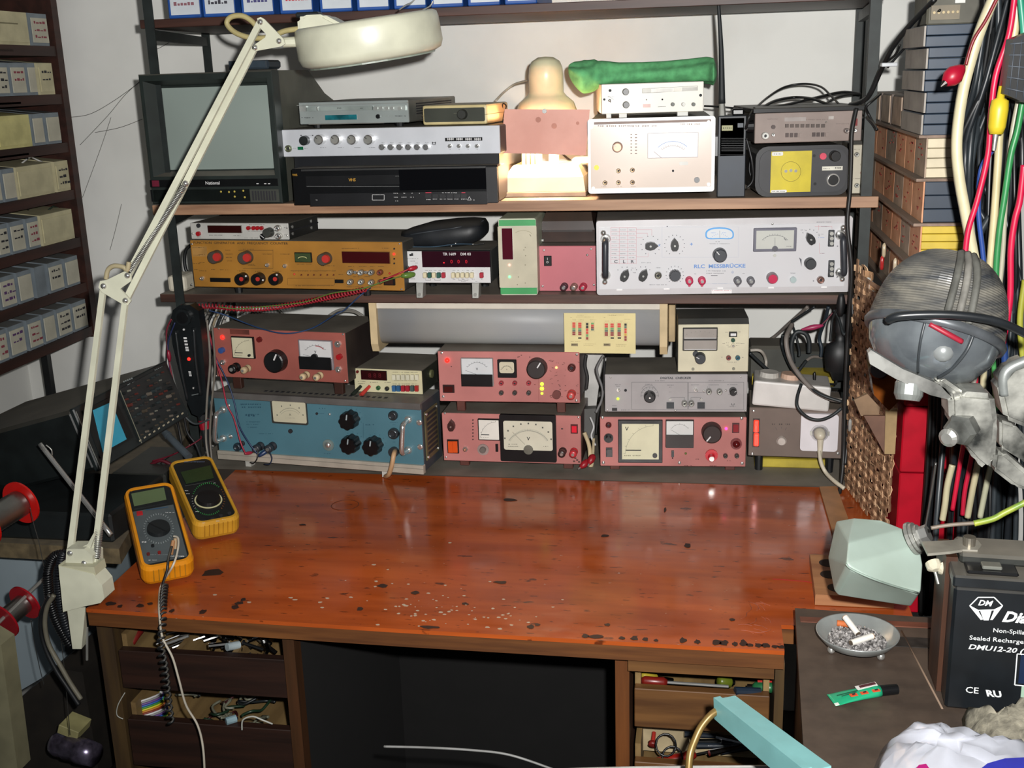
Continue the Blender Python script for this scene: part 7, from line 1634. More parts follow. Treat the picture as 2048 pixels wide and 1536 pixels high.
for i in range(nx): m.box(.008+i*(WL_/nx),.020+i*(WL_/nx),-.0022,-.0012,0,.41-(i/nx)*.10)
m.build('under_weave',wm[3],wt_,kind='stuff')
# wooden offcuts hanging on the mat
for nm,pts,c_,lb in (('wood_wedge',[(1728,832),(1770,832),(1769,907)],'#6b4c3c','brown wooden wedge stuck on the woven mat'),('wood_strip',[(1771,822),(1795,818),(1790,908),(1769,908)],'#9a8058','pale wooden strip beside the brown wedge on the woven mat'),('wood_block',[(1708,800),(1735,788),(1760,815),(1757,832),(1722,832)],'#84694e','rounded tan wooden piece above the wedge on the mat')):
    q=[oy(x,y,1.70 if nm!='wood_block' else 1.72) for x,y in pts]; c0=q[0]; m=MB(); m.ring([[p-c0 for p in q],[p-c0+V(0,.006,0) for p in q]]); tag(m.build(nm,M(c_,.6,var=.15,scale=20),loc=c0),lb,'wood')
q=[oy(x,y,1.66) for x,y in ((1737,715),(1790,720),(1800,800),(1778,822),(1748,790))]; c0=q[0]; m=MB(); m.ring([[p-c0 for p in q],[p-c0+V(0,.03,0) for p in q]]); t=tag(m.build('amber_bottle',M('#7a4218',.15,var=.3,scale=15),loc=c0),'shiny amber-brown hanging holder behind the black reflector lamp','holder')
m=MB(); m.cyl(oy(1758,740,1.655)-c0,oy(1758,740,1.652)-c0,.014,.012,16); m.build('dark_opening',M('#2a0a08',.3),t)
for i,(x,y) in enumerate(((1768,500),(1790,530),(1806,560),(1764,525),(1762,600),(1700,850))):
    m=MB(); m.sm=True; m.lathe([(.0025,0),(.003,.004),(.003,.018),(.001,.022)],(0,0,-.011),(0,0,1),8); tag(m.build('glass_fuse',M(['#b8a88c','#c4b49a','#b0a088','#a82a2a','#a89a80','#9a9a96'][i],.15),loc=oy(x,y,1.80 if x>1760 else 1.93)),'small shiny capsule tucked in the weave, %s'%['below the ledge end','right of the first one','nearest the black reflector lamp','dark red one','halfway down','low at the left edge'][i],'capsule')
m=MB(); m.box(-.0015,.0015,-.001,.002,-.07,.07); tag(m.build('white_rod',M('#c0bcb4',.5),loc=oy(1736,960,1.87)),'thin white rod behind the lower weave','rod')
# bits on the bench right end
q=[V(.207,1.945,ZB),V(.237,1.95,ZB),V(.240,1.80,ZB),V(.209,1.72,ZB)]; c0=q[0]; m=MB(); m.ring([[p-c0 for p in q],[p-c0+V(0,0,.004) for p in q]]); tag(m.build('pale_board',M('#a8784e',.5,var=.1),loc=c0),'thin pale wooden board lying at the right rear corner of the bench','board')
t=empty('tool_block',(.215,1.545,ZB),'pale wooden block with round holes at the right edge of the bench','block')
wd=wood('#a87850','#8a5c3c',6,(1,8,8),.55)
q=[(-.052,.075),(.03,.075),(.05,-.062),(-.056,-.062)]; MB().ring([[V(x,y,0) for x,y in q],[V(x,y,.016) for x,y in q]]).build('block_body',wd,t)
for x,y in ((-.028,.045),(-.030,.005),(-.024,-.038),(.012,-.030)): MB().cyl((x,y,.0160),(x,y,.0164),.0135,n=20).build('hole',M('#1e0f08',.8),t)
# ------------------------------------------------------------ bundle of cables at the right edge
YC=1.50
cs=[('thick cream cable curving along the left of the right bundle',[(1990,-10),(1965,50),(1945,110),(1925,190),(1914,280),(1918,350),(1932,430),(1952,540),(1962,640)],.0085,'#c4bd9c',1.46),
('bright red cable bowing left in the right bundle',[(2030,-10),(2018,70),(1992,150),(1982,230),(1976,310),(1955,400),(1935,470),(1929,560),(1935,660)],.0045,'#c01840',1.44),
('second bright red cable near the right edge',[(2048,330),(2040,400),(2030,440),(2022,500),(2020,600),(2005,690)],.005,'#c01840',1.44),
('blue cable in the right bundle',[(1985,300),(1962,340),(1957,420),(1965,500),(1972,560),(1990,660)],.004,'#27458a',1.47),
('cream cable in the middle of the right bundle',[(2035,-10),(2030,60),(2010,160),(2000,260),(1995,340),(1988,440),(1978,560),(1970,680)],.006,'#bfb48c',1.48),
('green-yellow cable in the right bundle',[(2046,200),(2035,260),(2022,310),(2010,390),(1998,470),(1992,560),(1998,650)],.005,'#2f8048',1.47),
('teal green wire at the top right edge',[(2040,-10),(2046,50),(2050,110)],.005,'#2f8a70',1.46),
('pale grey cable at the right of the bundle',[(2060,120),(2035,210),(2020,300),(2010,420),(2006,500),(1995,620)],.004,'#a8a490',1.49),
('dark red thin wire ending in the red clip',[(1995,-5),(1972,40),(1950,75),(1940,100),(1932,130)],.0025,'#7a1c24',1.44),
('red wire in the lower bundle behind the battery',[(1935,690),(1925,760),(1930,860),(1918,940),(1905,1020)],.004,'#c01838',1.52),
('second red wire in the lower bundle',[(1955,700),(1950,800),(1945,900),(1930,980),(1925,1030)],.004,'#b01434',1.52),
('cream wire in the lower bundle',[(1905,930),(1895,970),(1890,1010),(1885,1040)],.0055,'#b8b090',1.50),
('second cream wire in the lower bundle',[(1970,690),(1965,800),(1960,900),(1945,980),(1935,1035)],.0055,'#b0a888',1.52),
('cream wire farthest right in the lower bundle',[(1990,900),(1975,960),(1960,1035)],.005,'#a8a890',1.52),
('green wire in the lower bundle',[(1985,660),(1988,740),(1992,820)],.004,'#3f8a4a',1.50),('dark blue wire at the right of the lower bundle',[(2005,650),(2010,740),(2000,800)],.006,'#1f3a70',1.5),
('white twin cable in the lower bundle',[(1980,640),(1960,720),(1940,790)],.004,'#aaa69a',1.50),('yellow-green wire at the far right edge',[(2050,560),(2040,640),(2046,720)],.005,'#9a9a3a',1.5)]
for lb_,pts,r_,c_,y_ in cs: wire('bundle_cable',lb_,[oy(x,y,y_) for x,y in pts],r_*.8,M(c_,.4,var=.06))
rn=random.Random(13)
for i in range(34):
    x0=rn.uniform(1975,2060); x1=rn.uniform(1925,2050)-rn.uniform(0,20); x2=rn.uniform(1905,2045); x3=x2-rn.uniform(-5,30); x4=x3-rn.uniform(-20,25)
    pts=[oy(x,y,1.53+rn.uniform(0,.08)) for x,y in ((x0,-20),(x0*.5+x1*.5,160),(x1,330),(x2,560),(x3,800),(x4,1030),(x4-10,1200))]
    m=MB(); m.tube([p-pts[0] for p in pts],rn.uniform(.003,.005),6,5); tag(m.build('bundle_cable',M(rn.choice(('#16181a','#1e2226','#22282c','#121416','#2e3438')),.4),loc=pts[0]),'black cable in the thick bundle hanging at the right edge','cable','black cables in the right bundle')
for i,(xa,xb) in enumerate(((1872,1862),(1880,1868),(1890,1878),(1868,1852))):
    wire('bundle_cable',['first','second','third','fourth'][i]+' dark cable running down beside the red bins',[oy(xa,560,1.68),oy((xa+xb)/2+2,800,1.68),oy(xb+2,950,1.68),oy(xb-8,1100,1.68),oy(xb-10,1230,1.68)],.004,M(['#15171a','#1e2226','#4a4c4c','#101010'][i],.4))
t=empty('crocodile_clip',oy(1905,148,1.44),'red crocodile clip hanging from a wire in front of the slate-blue cases','clip'); c0=t.location
m=MB(); m.sm=True; a=oy(1929,132,1.44)-c0; v=oy(1890,166,1.43)-c0-a; m.lathe([(.002,0),(.006,v.length*.15),(.0115,v.length*.5),(.0105,v.length*.75),(.005,v.length)],a,v,12); m.build('boot',M('#b01230',.4),t)
MB().cyl(a+v*.98,a+v*1.22,.0045,.001,8).build('jaw',M('#2a2220',.4,.4),t)
t=empty('banana_connector',oy(1996,230,1.42),'yellow banana connector with a bare metal tip hanging in the right bundle','connector'); c0=t.location
m=MB(); m.sm=True; a=oy(2004,172,1.42)-c0; b=oy(1992,268,1.42)-c0; v=b-a; L_=v.length; m.lathe([(.0035,0),(.0045,L_*.25),(.0095,L_*.3),(.0105,L_*.5),(.0098,L_*.85),(.0075,L_)],a,v,14); m.build('sleeve',M('#cdb52c',.4,var=.05),t)
MB().cyl(a+v,a+v*1.35,.0032,.0022,10).build('pin',CHROME,t); m=MB(); m.tube([a,a+V(.004,0,.02),a+V(.012,0,.05)],.0022,6,4); m.build('wire',M('#8a1c28',.5),t)
t=empty('mesh_adapter',oy(2035,150,1.40),'black ribbed plastic adapter at the upper right edge','adapter'); c0=t.location
q=[(2026,78),(2070,60),(2070,205),(2048,205),(2008,188)]; A_=[oy(x,y,1.40)-c0 for x,y in q]; MB().ring([A_,[p+V(0,.03,0) for p in A_]]).build('housing',BLACKP,t)
for i in range(5):
    a=oy(2012+2*i,176-22*i,1.398)-c0; b=oy(2066,188-26*i,1.398)-c0; m=MB(); m.tube([a,b],.0009,5,0); m.build('rib',M('#4a5058',.5),t)
for i in range(3):
    a=oy(2030+14*i,84-5*i,1.398)-c0; b=oy(2018+14*i,192+4*i,1.398)-c0; m=MB(); m.tube([a,b],.0007,5,0); m.build('rib',M('#4a5058',.5),t)
# ------------------------------------------------------------ black reflector lamp
lc=oy(1868,668,1.25); t=empty('reflector_lamp',lc,'black ribbed reflector lamp with clear front and rubber strap in front of the right rack','lamp')
ax=(V(.30,.42,1)).normalized(); qd=ax.to_track_quat('Z','Y')
HB=M('#33363a',.4,var=.35,scale=18,col2='#6d6a62',stretch=(1,1,6))
Rr=.072; m=MB(); m.sm=False; pr=[]
N_=30
for i in range(N_+1):
    f_=i/N_; h=.002+.085*f_; r_=Rr*(1-.10*f_-.0*f_)*math.sqrt(max(0,1-(f_*.93)**3.2))
    pr.append((r_,h)); 
    if i<N_: pr.append((r_-.0012,h+.085/N_*.55))
pr.append((.0001,pr[-1][1]+.0015)); m.lathe(pr,(0,0,0),ax,48); m.build('ribbed_housing',HB,t)
e1=qd@V(1,0,0); e2=qd@V(0,1,0)
cdir=(V(0,-1,.0)-ax*V(0,-1,0).dot(ax)).normalized(); sdir=ax.cross(cdir)
for k in range(3):
    a0=(k-1)*.16+.0; d_=(cdir*math.cos(a0)+sdir*math.sin(a0)); pts=[]
    for f_ in (0,.2,.4,.6,.8,.95):
        h=.004+.085*f_; r_=Rr*(1-.10*f_)*math.sqrt(max(0,1-(f_*.93)**3.2)); pts.append(d_*(r_+.001)+ax*h)
    m=MB(); m.tube(pts,.0042,6,5,flat=.6); m.build('ridge',M('#6e6c66' if k==1 else '#54544f',.6,var=.2,scale=50),t)
m=MB(); m.sm=True; m.lathe([(Rr+.001,.004),(Rr+.003,0),(Rr+.001,-.006),(Rr-.003,-.006),(Rr-.003,.003),(Rr+.001,.004)],(0,0,0),ax,48,cap=False); m.build('rim',M('#5a5e62',.35,.3,var=.2),t)
m=MB(); m.sm=True; m.lathe([(Rr-.003,-.004),(Rr-.008,-.022),(.050,-.040),(.028,-.050),(.0001,-.053)],(0,0,0),ax,48,cap=False); m.build('front_glass',M('#8d9498',.12,.55,var=.25,scale=14,col2='#5c6268'),t)
m=MB(); m.sm=True; m.sphere(cdir*.052-ax*.026,.012); m.build('bulb_knob',M('#8c9090',.3,.3),t)
m=MB(); m.tube([cdir*.0665-ax*.006-sdir*.024,cdir*.069-ax*.011-sdir*.006,cdir*.065-ax*.014+sdir*.012],.0042,8,5,flat=.7); m.build('red_mark',M('#8a1a2c',.5,var=0),t)
for a0,w_ in ((-.42,.004),(.30,.005)):
    d_=cdir*math.cos(a0)+sdir*math.sin(a0); m=MB(); m.tube([d_*(Rr-.002)-ax*.005,d_*(Rr-.006)-ax*.022,d_*.05-ax*.040,d_*.03-ax*.050],w_*.6,6,5,flat=.6); m.build('glass_rib',M('#33373a',.4),t)
st=[oy(1777,640,1.175)-lc,oy(1800,632,1.168)-lc,oy(1870,629,1.165)-lc,oy(1940,633,1.165)-lc,oy(2000,645,1.17)-lc,oy(2060,672,1.19)-lc]
m=MB(); m.tube(st,.0065,8,6,flat=.7); m.build('rubber_strap',M('#202326',.35,var=.15),t)
q=[(1736,706),(1742,700),(1805,738),(1870,765),(1905,785),(1900,800),(1860,790),(1790,757),(1740,728)]; A_=[oy(x,y,1.20)-lc for x,y in q]; MB().ring([A_,[p+V(0,.012,0) for p in A_]]).build('clamp_lip',M('#8a8a86',.35,.4,var=.35,scale=25),t)
m=MB(); m.lathe([(.013,0),(.015,.004),(.015,.016),(.012,.022)],oy(1820,760,1.215)-lc,V(-.1,-.3,-1),22); m.build('adjusting_nut',M('#8f938f',.4,.4,var=.2),t)
# dirty aluminium clamp on its own bracket
AL=M('#b4b4ac',.38,.55,var=.3,scale=28,col2='#2e302e',bump=.6)
c0=oy(1945,870,1.2); t=empty('aluminium_clamp',c0,'grimy aluminium clamp with a hexagon knob at the right edge below the reflector lamp','clamp')
def pblk(nm,pts,Y0,Y1,mat,bv=.004):
    A_=[oy(x,y,Y0)-c0 for x,y in pts]; m=MB(); m.ring([A_,[p+V(0,Y1-Y0,0) for p in A_]]); bmesh.ops.bevel(m.bm,geom=list(m.bm.edges),offset=bv,segments=2,affect='EDGES',clamp_overlap=True)
    return m.build(nm,mat,t)
pblk('clamp_body',[(1898,795),(1925,785),(1990,790),(1998,850),(1992,930),(1975,945),(1950,925),(1925,880),(1900,845)],1.19,1.24,AL,.006)
pblk('clamp_arm',[(1990,905),(2010,905),(2062,950),(2062,985),(2030,975),(1985,940)],1.19,1.22,AL,.004)
pblk('clamp_plate',[(2000,840),(2030,850),(2062,885),(2062,935),(2035,915),(2000,895)],1.21,1.24,AL,.003)
pblk('clamp_neck',[(1862,760),(1885,755),(1935,790),(1918,812),(1895,800)],1.20,1.23,AL,.004)
pblk('pipe_clamp',[(1995,770),(2025,735),(2062,722),(2062,770),(2040,790),(2062,820),(2062,860),(2010,840)],1.21,1.25,AL,.005)
m=MB(); a=oy(1908,862,1.185)-c0; b=oy(1945,845,1.165)-c0; m.lathe([(.012,0),(.016,.004),(.018,.018),(.014,.024)],oy(1935,850,1.2)-c0,V(-.55,-.75,-.1),6); m.build('hexagon_knob',M('#6e706c',.35,.5,var=.3,scale=40),t)
m=MB(); m.lathe([(.007,0),(.010,.002),(.010,.006),(.006,.009)],oy(1901,872,1.172)-c0,V(-.55,-.75,-.1),16); m.build('bolt_head',STEEL,t)
m=MB(); m.tube([oy(x,y,1.215)-c0 for x,y in ((2010,790),(2008,755),(2022,735),(2062,718))],.006,8,5); m.build('conduit',M('#8a8e8c',.4,.4,var=.2),t)
wire('black_rod','thin steel rod leaning up beside the red bins behind the bell',[oy(x,y,1.5) for x,y in ((1872,925),(1862,990),(1850,1060))],.0016,M('#8a8a88',.3,.8))
# ------------------------------------------------------------ mint coloured signal bell
c0=oy(1750,1130,1.28); t=empty('signal_bell',c0,'pale mint metal dome housing with a bolt, leaning in front of the battery','bell')
MN=M('#b2c4ba',.42,var=.06,scale=8,col2='#a3b3a8')
pts=[(1708,1036,1.33),(1760,1040,1.33),(1806,1058,1.32),(1838,1090,1.30),(1845,1130,1.28),(1842,1182,1.25),(1835,1190,1.25),(1760,1166,1.215),(1702,1142,1.21),(1693,1128,1.21),(1697,1085,1.25),
(1672,1042,1.36),(1660,1090,1.325),(1656,1115,1.31),(1668,1180,1.275),(1676,1190,1.275),(1822,1213,1.30),(1800,1212,1.29)]
m=MB(); vs=[m.bm.verts.new(oy(*p)-c0) for p in pts]+[m.bm.verts.new(oy(x,y,z)-c0) for x,y,z in ((1690,1050,1.38),(1800,1070,1.38),(1835,1130,1.36),(1690,1180,1.34),(1820,1200,1.34))]
r_=bmesh.ops.convex_hull(m.bm,input=m.bm.verts); bmesh.ops.delete(m.bm,geom=[g for g in r_['geom_interior'] if isinstance(g,bmesh.types.BMVert)],context='VERTS')
bmesh.ops.dissolve_limit(m.bm,angle_limit=R(14),verts=m.bm.verts,edges=m.bm.edges)
bmesh.ops.bevel(m.bm,geom=list(m.bm.edges),offset=.011,segments=4,affect='EDGES',profile=.5,clamp_overlap=True)
for f_ in m.bm.faces: f_.smooth=True
bo=m.build('dome_housing',MN,t); sm_=bo.modifiers.new('s','SUBSURF'); sm_.levels=1; sm_.render_levels=2
m=MB(); m.tube([oy(x,y,Y_)-c0 for x,y,Y_ in ((1692,1128,1.207),(1706,1140,1.207),(1760,1163,1.212),(1836,1186,1.247))],.0012,6,5); m.build('housing_seam',M('#8a9a90',.5),t)
av=V(.75,-.25,.45).normalized(); p=oy(1822,1078,1.295)-c0
for k,(ra,h0,h1) in enumerate(((.020,0,.004),(.018,.0045,.008),(.014,.0085,.012))): MB().cyl(p+av*h0,p+av*h1,ra,n=20).build('washer',STEEL,t)
MB().cyl(p+av*.012,p+av*.022,.011,n=6).build('bolt',CHROME,t)
q=[(1843,1088),(1905,1085),(1925,1080),(1955,1085),(1963,1095),(1955,1105),(1925,1104),(1900,1108),(1855,1112)]; A_=[oz(x,y,.972)-c0 for x,y in q]; MB().ring([A_,[p_+V(0,0,.003) for p_ in A_]]).build('bracket_strip',M('#a8a498',.4,.4,var=.15),t)
a=oz(1938,1090,.975)-c0; MB().cyl(a,a+V(0,0,.010),.0065,n=16).build('bracket_bolt',M('#8a8478',.35,.7),t)
for x,y in ((1864,1122),(1886,1128)): a=oy(x,y,1.22)-c0; m=MB(); m.lathe([(.004,0),(.0085,.002),(.0085,.009),(.004,.012)],a,V(.2,-.7,-.5),12); m.build('porcelain_insulator',M('#c8c2ac',.35),t); MB().cyl(a,a+V(.006,-.012,-.022),.0016,n=8).build('terminal_pin',STEEL,t)
wire('earth_wire','grey wire running into a green-yellow sleeve above the battery',[oy(x,y,1.2) for x,y in ((1862,1056),(1900,1050),(1950,1046))],.0022,M('#7a6e62',.5))
wire('earth_wire','green-yellow sleeved wire above the battery at the right edge',[oy(x,y,1.2) for x,y in ((1948,1047),(1985,1038),(2010,1025),(2060,1000))],.0034,M('#4c7a34',.45,col2='#a8a838',scale=30))
# ------------------------------------------------------------ brown cabinet and what stands on it
ZC=.80
q=[oz(1590,1216,ZC),oz(1900,1238,ZC),oz(2200,1240,ZC),oz(2200,1700,ZC),oz(1622,1700,ZC)]
q[2]=V(.62,q[1].y-.01,ZC); q[3]=V(.62,.72,ZC); q[4]=V(.094,.72,ZC)
cbm=M('#4f4238',.6,var=.12,scale=30,col2='#40352d',bump=.3); c0=V(.35,1.05,0)
t=empty('brown_cabinet',c0,'low dark brown cabinet in the right foreground with a worn leathery top','cabinet')
for nm,z0,z1,mt,ins in (('top_panel',ZC-.012,ZC,cbm,0),('carcass',0,ZC-.0125,wood('#5d3621','#3f2416',5,(10,10,1),.5),.004)):
    A_=[V(p.x+ins*(1 if p.x<.3 else 0),p.y-ins*(1 if p.y>1.2 else 0),z0)-c0 for p in q]; MB().ring([A_,[p+V(0,0,z1-z0) for p in A_]]).build(nm,mt,t)
a,b=oz(1598,1228,ZC),oz(1640,1232,ZC); m=MB(); m.box(.128,.30,1.352,1.366,ZC-.001,ZC+.0012,.0004); m.build('top_moulding',M('#6b4030',.4,var=.2),t,loc=-c0)
a,b=oz(1803,1262,ZC),oz(1885,1418,ZC); m=MB(); m.tube([a-c0,b-c0],.0012,6,0); m.build('joint_line',M('#8a7462',.6),t)
m=MB(); m.box(.235,.30,1.30,1.325,ZC-.0005,ZC+.0008); m.build('dark_slot',M('#2a2622',.6,var=.3,scale=60),t,loc=-c0)
# ashtray
c0=oz(1715,1264,ZC+.0245); c0.z=ZC; t=empty('ashtray',c0,'shallow round metal ashtray on ball feet filled with ash on the brown cabinet','ashtray')
MT=M('#a4a8a6',.35,.45,var=.12)
m=MB(); m.sm=True; m.lathe([(.0001,.010),(.028,.0105),(.040,.016),(.0475,.0245),(.049,.0255),(.0485,.0235),(.041,.0135),(.028,.0080),(.0001,.0078)],(0,0,0),(0,0,1),44,cap=False); m.build('dish',MT,t)
for a in (200,320,80): m=MB(); m.sphere((.033*math.cos(R(a)),.033*math.sin(R(a)),.0052),.0050); m.build('ball_foot',CHROME,t)
m=MB(); m.sm=True; m.lathe([(.0001,.0165),(.02,.0155),(.031,.0135),(.036,.0135),(.030,.0115),(.0001,.0112)],(0,0,0),(0,0,1),30,cap=False); ash=m.build('ash_bed',M('#8a8684',.95,var=.3,scale=220,col2='#3a3838'),loc=c0); tag(ash,'heap of grey ash in the metal ashtray','ash',kind='stuff')
m=MB(); rn=random.Random(2)
for i in range(420):
    a=rn.uniform(0,2*PI); q_=.034*math.sqrt(rn.random()); s_=rn.uniform(.0006,.0020); x,y=q_*math.cos(a),q_*math.sin(a); m.box(-s_,s_,-s_*.6,s_*.6,-s_*.4,s_*.4,M4=Matrix.Translation((x,y,.0150+.0012*rn.random()+.002*(1-q_/.034)))@Quaternion((rn.random()-.5,rn.random()-.5,rn.random()-.5,rn.random()-.5)).normalized().to_matrix().to_4x4())
fl=tag(m.build('ash_flakes',M('#b4b0ae',.9,var=.6,scale=120,col2='#33302f'),loc=c0),'loose flakes of ash scattered over the ashtray','ash',kind='stuff')
def cig(lbl,pa,pb,za,zb_,filt,c1='#dcd8d0'):
    a,b=oz(*pa,ZC+za),oz(*pb,ZC+zb_); t=empty('cigarette_stub',a,lbl,'cigarette stub'); v=b-a
    MB().cyl(V(0,0,0),v*(1-filt),.0038,n=14).build('paper_tube',M(c1,.7,var=.05),t)
    MB().cyl(v*(1-filt),v,.0039,n=14).build('filter_end',M('#a87a4c' if filt<.5 else '#b8602c',.7,var=.1),t)
    MB().cyl(v*.0-v.normalized()*.0006,V(0,0,0),.0034,n=12).build('burnt_end',M('#5a4c3c',.9,var=.3),t)
cig('white cigarette stub leaning on the rim of the ashtray',(1716,1268),(1690,1234),.020,.030,.02)
cig('white cigarette stub with a brown end lying at the front of the ash',(1702,1286),(1745,1272),.019,.020,.02)
cig('orange cork-coloured filter stub at the left in the ashtray',(1706,1250),(1674,1246),.018,.019,.9)
# glue tube
a,b=oz(1662,1402,ZC),oz(1758,1392,ZC); c0=(a+b)/2; c0.z=ZC; v=(b-a); v.z=0; L_=v.length; v.normalize(); s_=V(-v.y,v.x,0)
t=empty('glue_tube',c0,'green glue tube with a black screw cap lying on the brown cabinet','tube')
GR=M('#1f9a6e',.35,var=.05); rings=[]
for f_,w_,h_ in ((0,.0125,.0006),(.06,.0125,.0008),(.3,.0115,.003),(.6,.0100,.0048),(.9,.0085,.0062),(1.0,.0082,.0064)):
    p=v*(L_*(f_-.5)); rings.append([p+s_*(w_*math.cos(2*PI*k/20))+V(0,0,.0068+h_*math.sin(2*PI*k/20)-(.0068-h_-.0004)) for k in range(20)])
m=MB(); m.sm=True; m.ring(rings); m.build('tube_body',GR,t)
MB().cyl(v*(L_*.5)+V(0,0,.0065),v*(L_*.5+.021)+V(0,0,.0065),.0062,.0058,18).build('screw_cap',BLACKP,t)
def lab(f0,f1,w0_,w1_,z0,z1,mt,nm):
    P_=[v*(L_*(f0-.5))+s_*w0_+V(0,0,z0),v*(L_*(f1-.5))+s_*w0_+V(0,0,z1),v*(L_*(f1-.5))+s_*w1_+V(0,0,z1),v*(L_*(f0-.5))+s_*w1_+V(0,0,z0)]
    MB().ring([P_,[p+V(0,0,.0006) for p in P_]]).build(nm,mt,t)
OR=M('#d8502c',.5,var=.03)
for f0 in (.34,.56,.80): lab(f0,f0+.15,-.0086,-.0035,.006+.006*f0,.0066+.006*f0,OR,'warning_square')
for f0 in (.385,.61,.85): lab(f0,f0+.06,-.0072,-.0052,.0068+.006*f0,.0074+.006*f0,INK,'warning_symbol')
lab(.55,.97,.001,.0085,.0096,.0128,M('#d4d0cc',.5),'name_flash'); lab(.62,.95,.003,.0072,.0108,.0134,M('#4a2026',.5),'name_flash')
lab(.0,.08,-.0125,-.008,.0012,.002,WHITE,'tube_corner'); lab(.12,.55,-.0005,.0008,.0058,.0095,M('#0f4a36',.5),'print_line'); lab(.2,.5,-.0028,-.0018,.006,.0092,M('#0f4a36',.5),'print_line')
# battery
d=Dev('lead_battery','black sealed lead battery with white lettering at the right edge of the brown cabinet','battery',(1895,1143),(2120,1162),(2108,1452),(1889,1418),oz(1889,1418,ZC).y,-4,.085,zb=None)
d.w=.181; d.off=V(-d.w/2,-.0425,0); d.root.location=d.O+d.ex*(d.w/2)+d.n*.0425; d.root.location.z=ZC+.001; d.x0=0; d.z0=0; d.h=.146
BC=M('#12161a',.4,var=.15,dust=.3)
d.add('case',MB().box(0,d.w,0,d.d,0,.146,.003),BC)
d.add('lid',MB().box(-.002,d.w+.002,-.002,d.d+.002,.1465,.160,.002),M('#191d20',.4,var=.15,dust=.6))
d.add('raised_top',MB().box(.008,d.w-.008,.030,d.d-.004,.160,.172,.003),M('#2b2d2a',.5,var=.15,dust=.9))
for x in (.012,.115): d.add('terminal_well',MB().box(x,x+.052,.004,.030,.160,.164,.002),BLACKP); d.add('terminal_tab',MB().box(x+.016,x+.036,.010,.024,.164,.168,.001),M('#8a8c84',.4,.4,dust=.5))
wh=M('#d8dcdc',.5,var=.02)
d.text('Non-Spillable',2027,1265,10,wh,.01,fit=(1986,2068)); d.text('Sealed Rechargeable Battery',2031,1284,10.5,wh,.01,fit=(1938,2130)); d.text('DMU12-20 (12V20AH)',2037,1303,12,wh,.03,shear=.25,fit=(1936,2140))
d.text('Dia',2030,1237,25,wh,.05,shear=.35,fit=(2004,2056)); d.text('CE',1944,1382,15,wh,.01,fit=(1931,1957)); d.text('RU',1986,1389,15,wh,.05,shear=-.25,fit=(1970,2003))
hx=[(1939,1213),(1956,1196),(1988,1196),(2005,1213),(1988,1221),(1956,1222)]
d.line(hx+[hx[0]],2.5,wh); d.text('DM',1971,1208,13,wh,.04,shear=.3,fit=(1956,1986))
for P4 in ([(1939,1214),(1956,1222),(1966,1240),(1961,1241)],[(1960,1223),(1983,1222),(1977,1242),(1967,1242)],[(2005,1214),(1988,1222),(1980,1241),(1985,1241)]):
    L=d.pr.setdefault((wh.name,None),(wh,[],[])); o_=len(L[1]); L[1].extend([(d.P(*p)[0],-.0007,d.P(*p)[1]) for p in P4]); L[2].append(tuple(range(o_,o_+4)))
d.line([(2080,1312),(2034,1309),(2029,1371),(2080,1376)],2.5,wh); d.rect(2036,1314,2090,1368,.0003,0,M('#14233e',.4,var=.05),'data_panel')
d.rect(2040,1378,2090,1404,.0004,0,M('#9ab4a0',.5),'sticker')
d.text('B',2047,1322,10,wh,y=-.0004) if False else None
d.finish()
MB().box(.0,.012,.0,.05,.0,.165).build('wood_upright',wood('#4a2c1c','#2c1a10',5,(10,10,1),.5),None)
o=bpy.data.objects['wood_upright']; o.location=oz(1876,1395,ZC)+V(.0,.012,.001); o.location.z=ZC+.001; tag(o,'narrow brown wooden upright between the bell and the battery','wood')
# cloth, plastic bag
def sheet(name,pts,mat,lbl,cat,th=.003,amp=.004,sub=7,seed=0,parent=None,fuzz=0):
    q=[oz(x,y,z) for x,y,z in pts]; n=len(q); c=sum(q,V(0,0,0))/n; rn=random.Random(seed); m=MB(); rings=[]
    per=spline(q+[q[0]],4)[:-1]; K=sub
    for k in range(K+1):
        f_=1-k/K; rings.append([c+(p-c)*f_*(1+ (rn.uniform(-fuzz,fuzz) if k==0 else 0)) for p in per])
    out=[]
    for k,r_ in enumerate(rings):
        out.append([V(p.x-c.x,p.y-c.y,p.z-c.z+(0 if k==0 else amp*(.5+.5*math.sin(p.x*190+seed)*math.cos(p.y*150+seed*2)+.6*math.sin((p.x+p.y)*310+seed)))+ .022*(1-(1-k/K)**2)) for p in r_])
    m.sm=True; m.ring([[p+V(0,0,-.004 if k==0 else 0) for p in r_] for k,r_ in enumerate(out[:-1])]); o=m.build(name,mat,loc=c); tag(o,lbl,cat); return o
sheet('rag',[(1925,1425,.803),(1950,1432,.81),(1985,1450,.815),(2020,1432,.82),(2080,1405,.83),(2120,1560,.83),(1990,1570,.82),(1935,1490,.805)],M('#a29c8a',.95,var=.25,scale=70,bump=1.0),'grey-beige fluffy rag bunched in front of the battery','cloth',amp=.005,seed=3,fuzz=.06)
PB_=M('#c6c9d4',.25,var=.08,scale=12,bump=.5)
bag=sheet('plastic_bag',[(1745,1536,.803),(1765,1490,.805),(1800,1462,.825),(1835,1455,.83),(1890,1462,.825),(1950,1472,.83),(2010,1490,.835),(2080,1505,.84),(2120,1640,.84),(1900,1680,.82),(1750,1640,.803)],PB_,'crumpled white plastic bag with blue and red print at the bottom right','bag',amp=.006,seed=5)
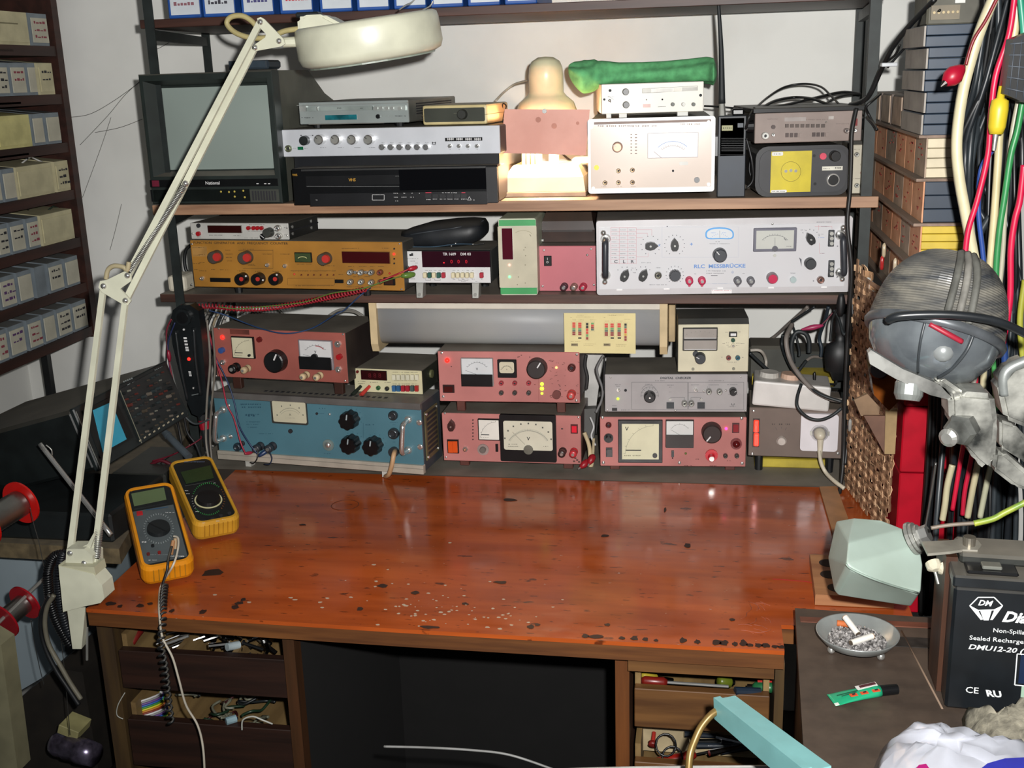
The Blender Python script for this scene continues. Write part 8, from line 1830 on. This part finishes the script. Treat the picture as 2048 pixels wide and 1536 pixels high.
def patch(pts,mat,nm):
    q=[oz(x,y,.868)-bag.location for x,y in pts]; MB().ring([q,[p+V(0,0,.0008) for p in q]]).build(nm,mat,bag)
patch([(1960,1540),(1975,1528),(2010,1518),(2070,1515),(2070,1560),(1960,1560)],M('#2a2fa8',.3,var=.1),'blue_print'); patch([(1825,1545),(1838,1531),(1852,1529),(1866,1548)],M('#b01a72',.3,var=.1),'magenta_print')
# pale blue strip lamp in the right foreground
Yt=1.02
a,b=oy(1453,1412,Yt+.10),oy(1640,1560,Yt-.06); c0=a; v=(b-a); t=empty('strip_lamp',c0,'pale turquoise metal channel with a gold cord in front of the right drawers','lamp')
sd=oy(1445,1425,Yt+.1)-oy(1465,1408,Yt+.1); hv=v.normalized(); up2=(V(0,0,1)-hv*hv.z).normalized(); s2=hv.cross(up2)
CY=M('#7fb8b8',.4,var=.05)
w_=.011; 
for nm,x0,x1,z0,z1 in (('channel_face',-w_,w_*.55,-.014,.010),('channel_flange',w_*.55+.0012,w_*1.4,-.012,.013)):
    m=MB(); P4=[(x0,z0),(x1,z0),(x1,z1),(x0,z1)]; m.ring([[s2*p+up2*q_ for p,q_ in P4],[v+s2*p*1.15+up2*q_*1.15 for p,q_ in P4]]); m.build(nm,CY,t)
m=MB(); m.cyl(-hv*.004,V(0,0,0),.009,.010,14); m.build('end_cap',M('#7a8a80',.4,.3),t)
m=MB(); m.tube([oy(x,y,Y_)-c0 for x,y,Y_ in ((1455,1418,Yt+.1),(1430,1424,Yt+.09),(1405,1450,Yt+.08),(1390,1480,Yt+.07),(1380,1510,Yt+.06),(1377,1550,Yt+.05))],.0042,8,6); m.build('gold_cord',M('#8a7040',.35,.4,var=.1),t)
wire('white_cable','thin white cable lying low in the dark knee space at the bottom',[oy(x,y,1.25) for x,y in ((768,1493),(850,1495),(940,1500),(1020,1510),(1110,1540))],.0016,M('#8a8a88',.5))
wire('white_cable','pale cable edge along the bottom of the frame below the right drawers',[oy(x,y,1.2) for x,y in ((1120,1540),(1250,1536),(1430,1534),(1600,1533))],.002,M('#a8a8a4',.5))
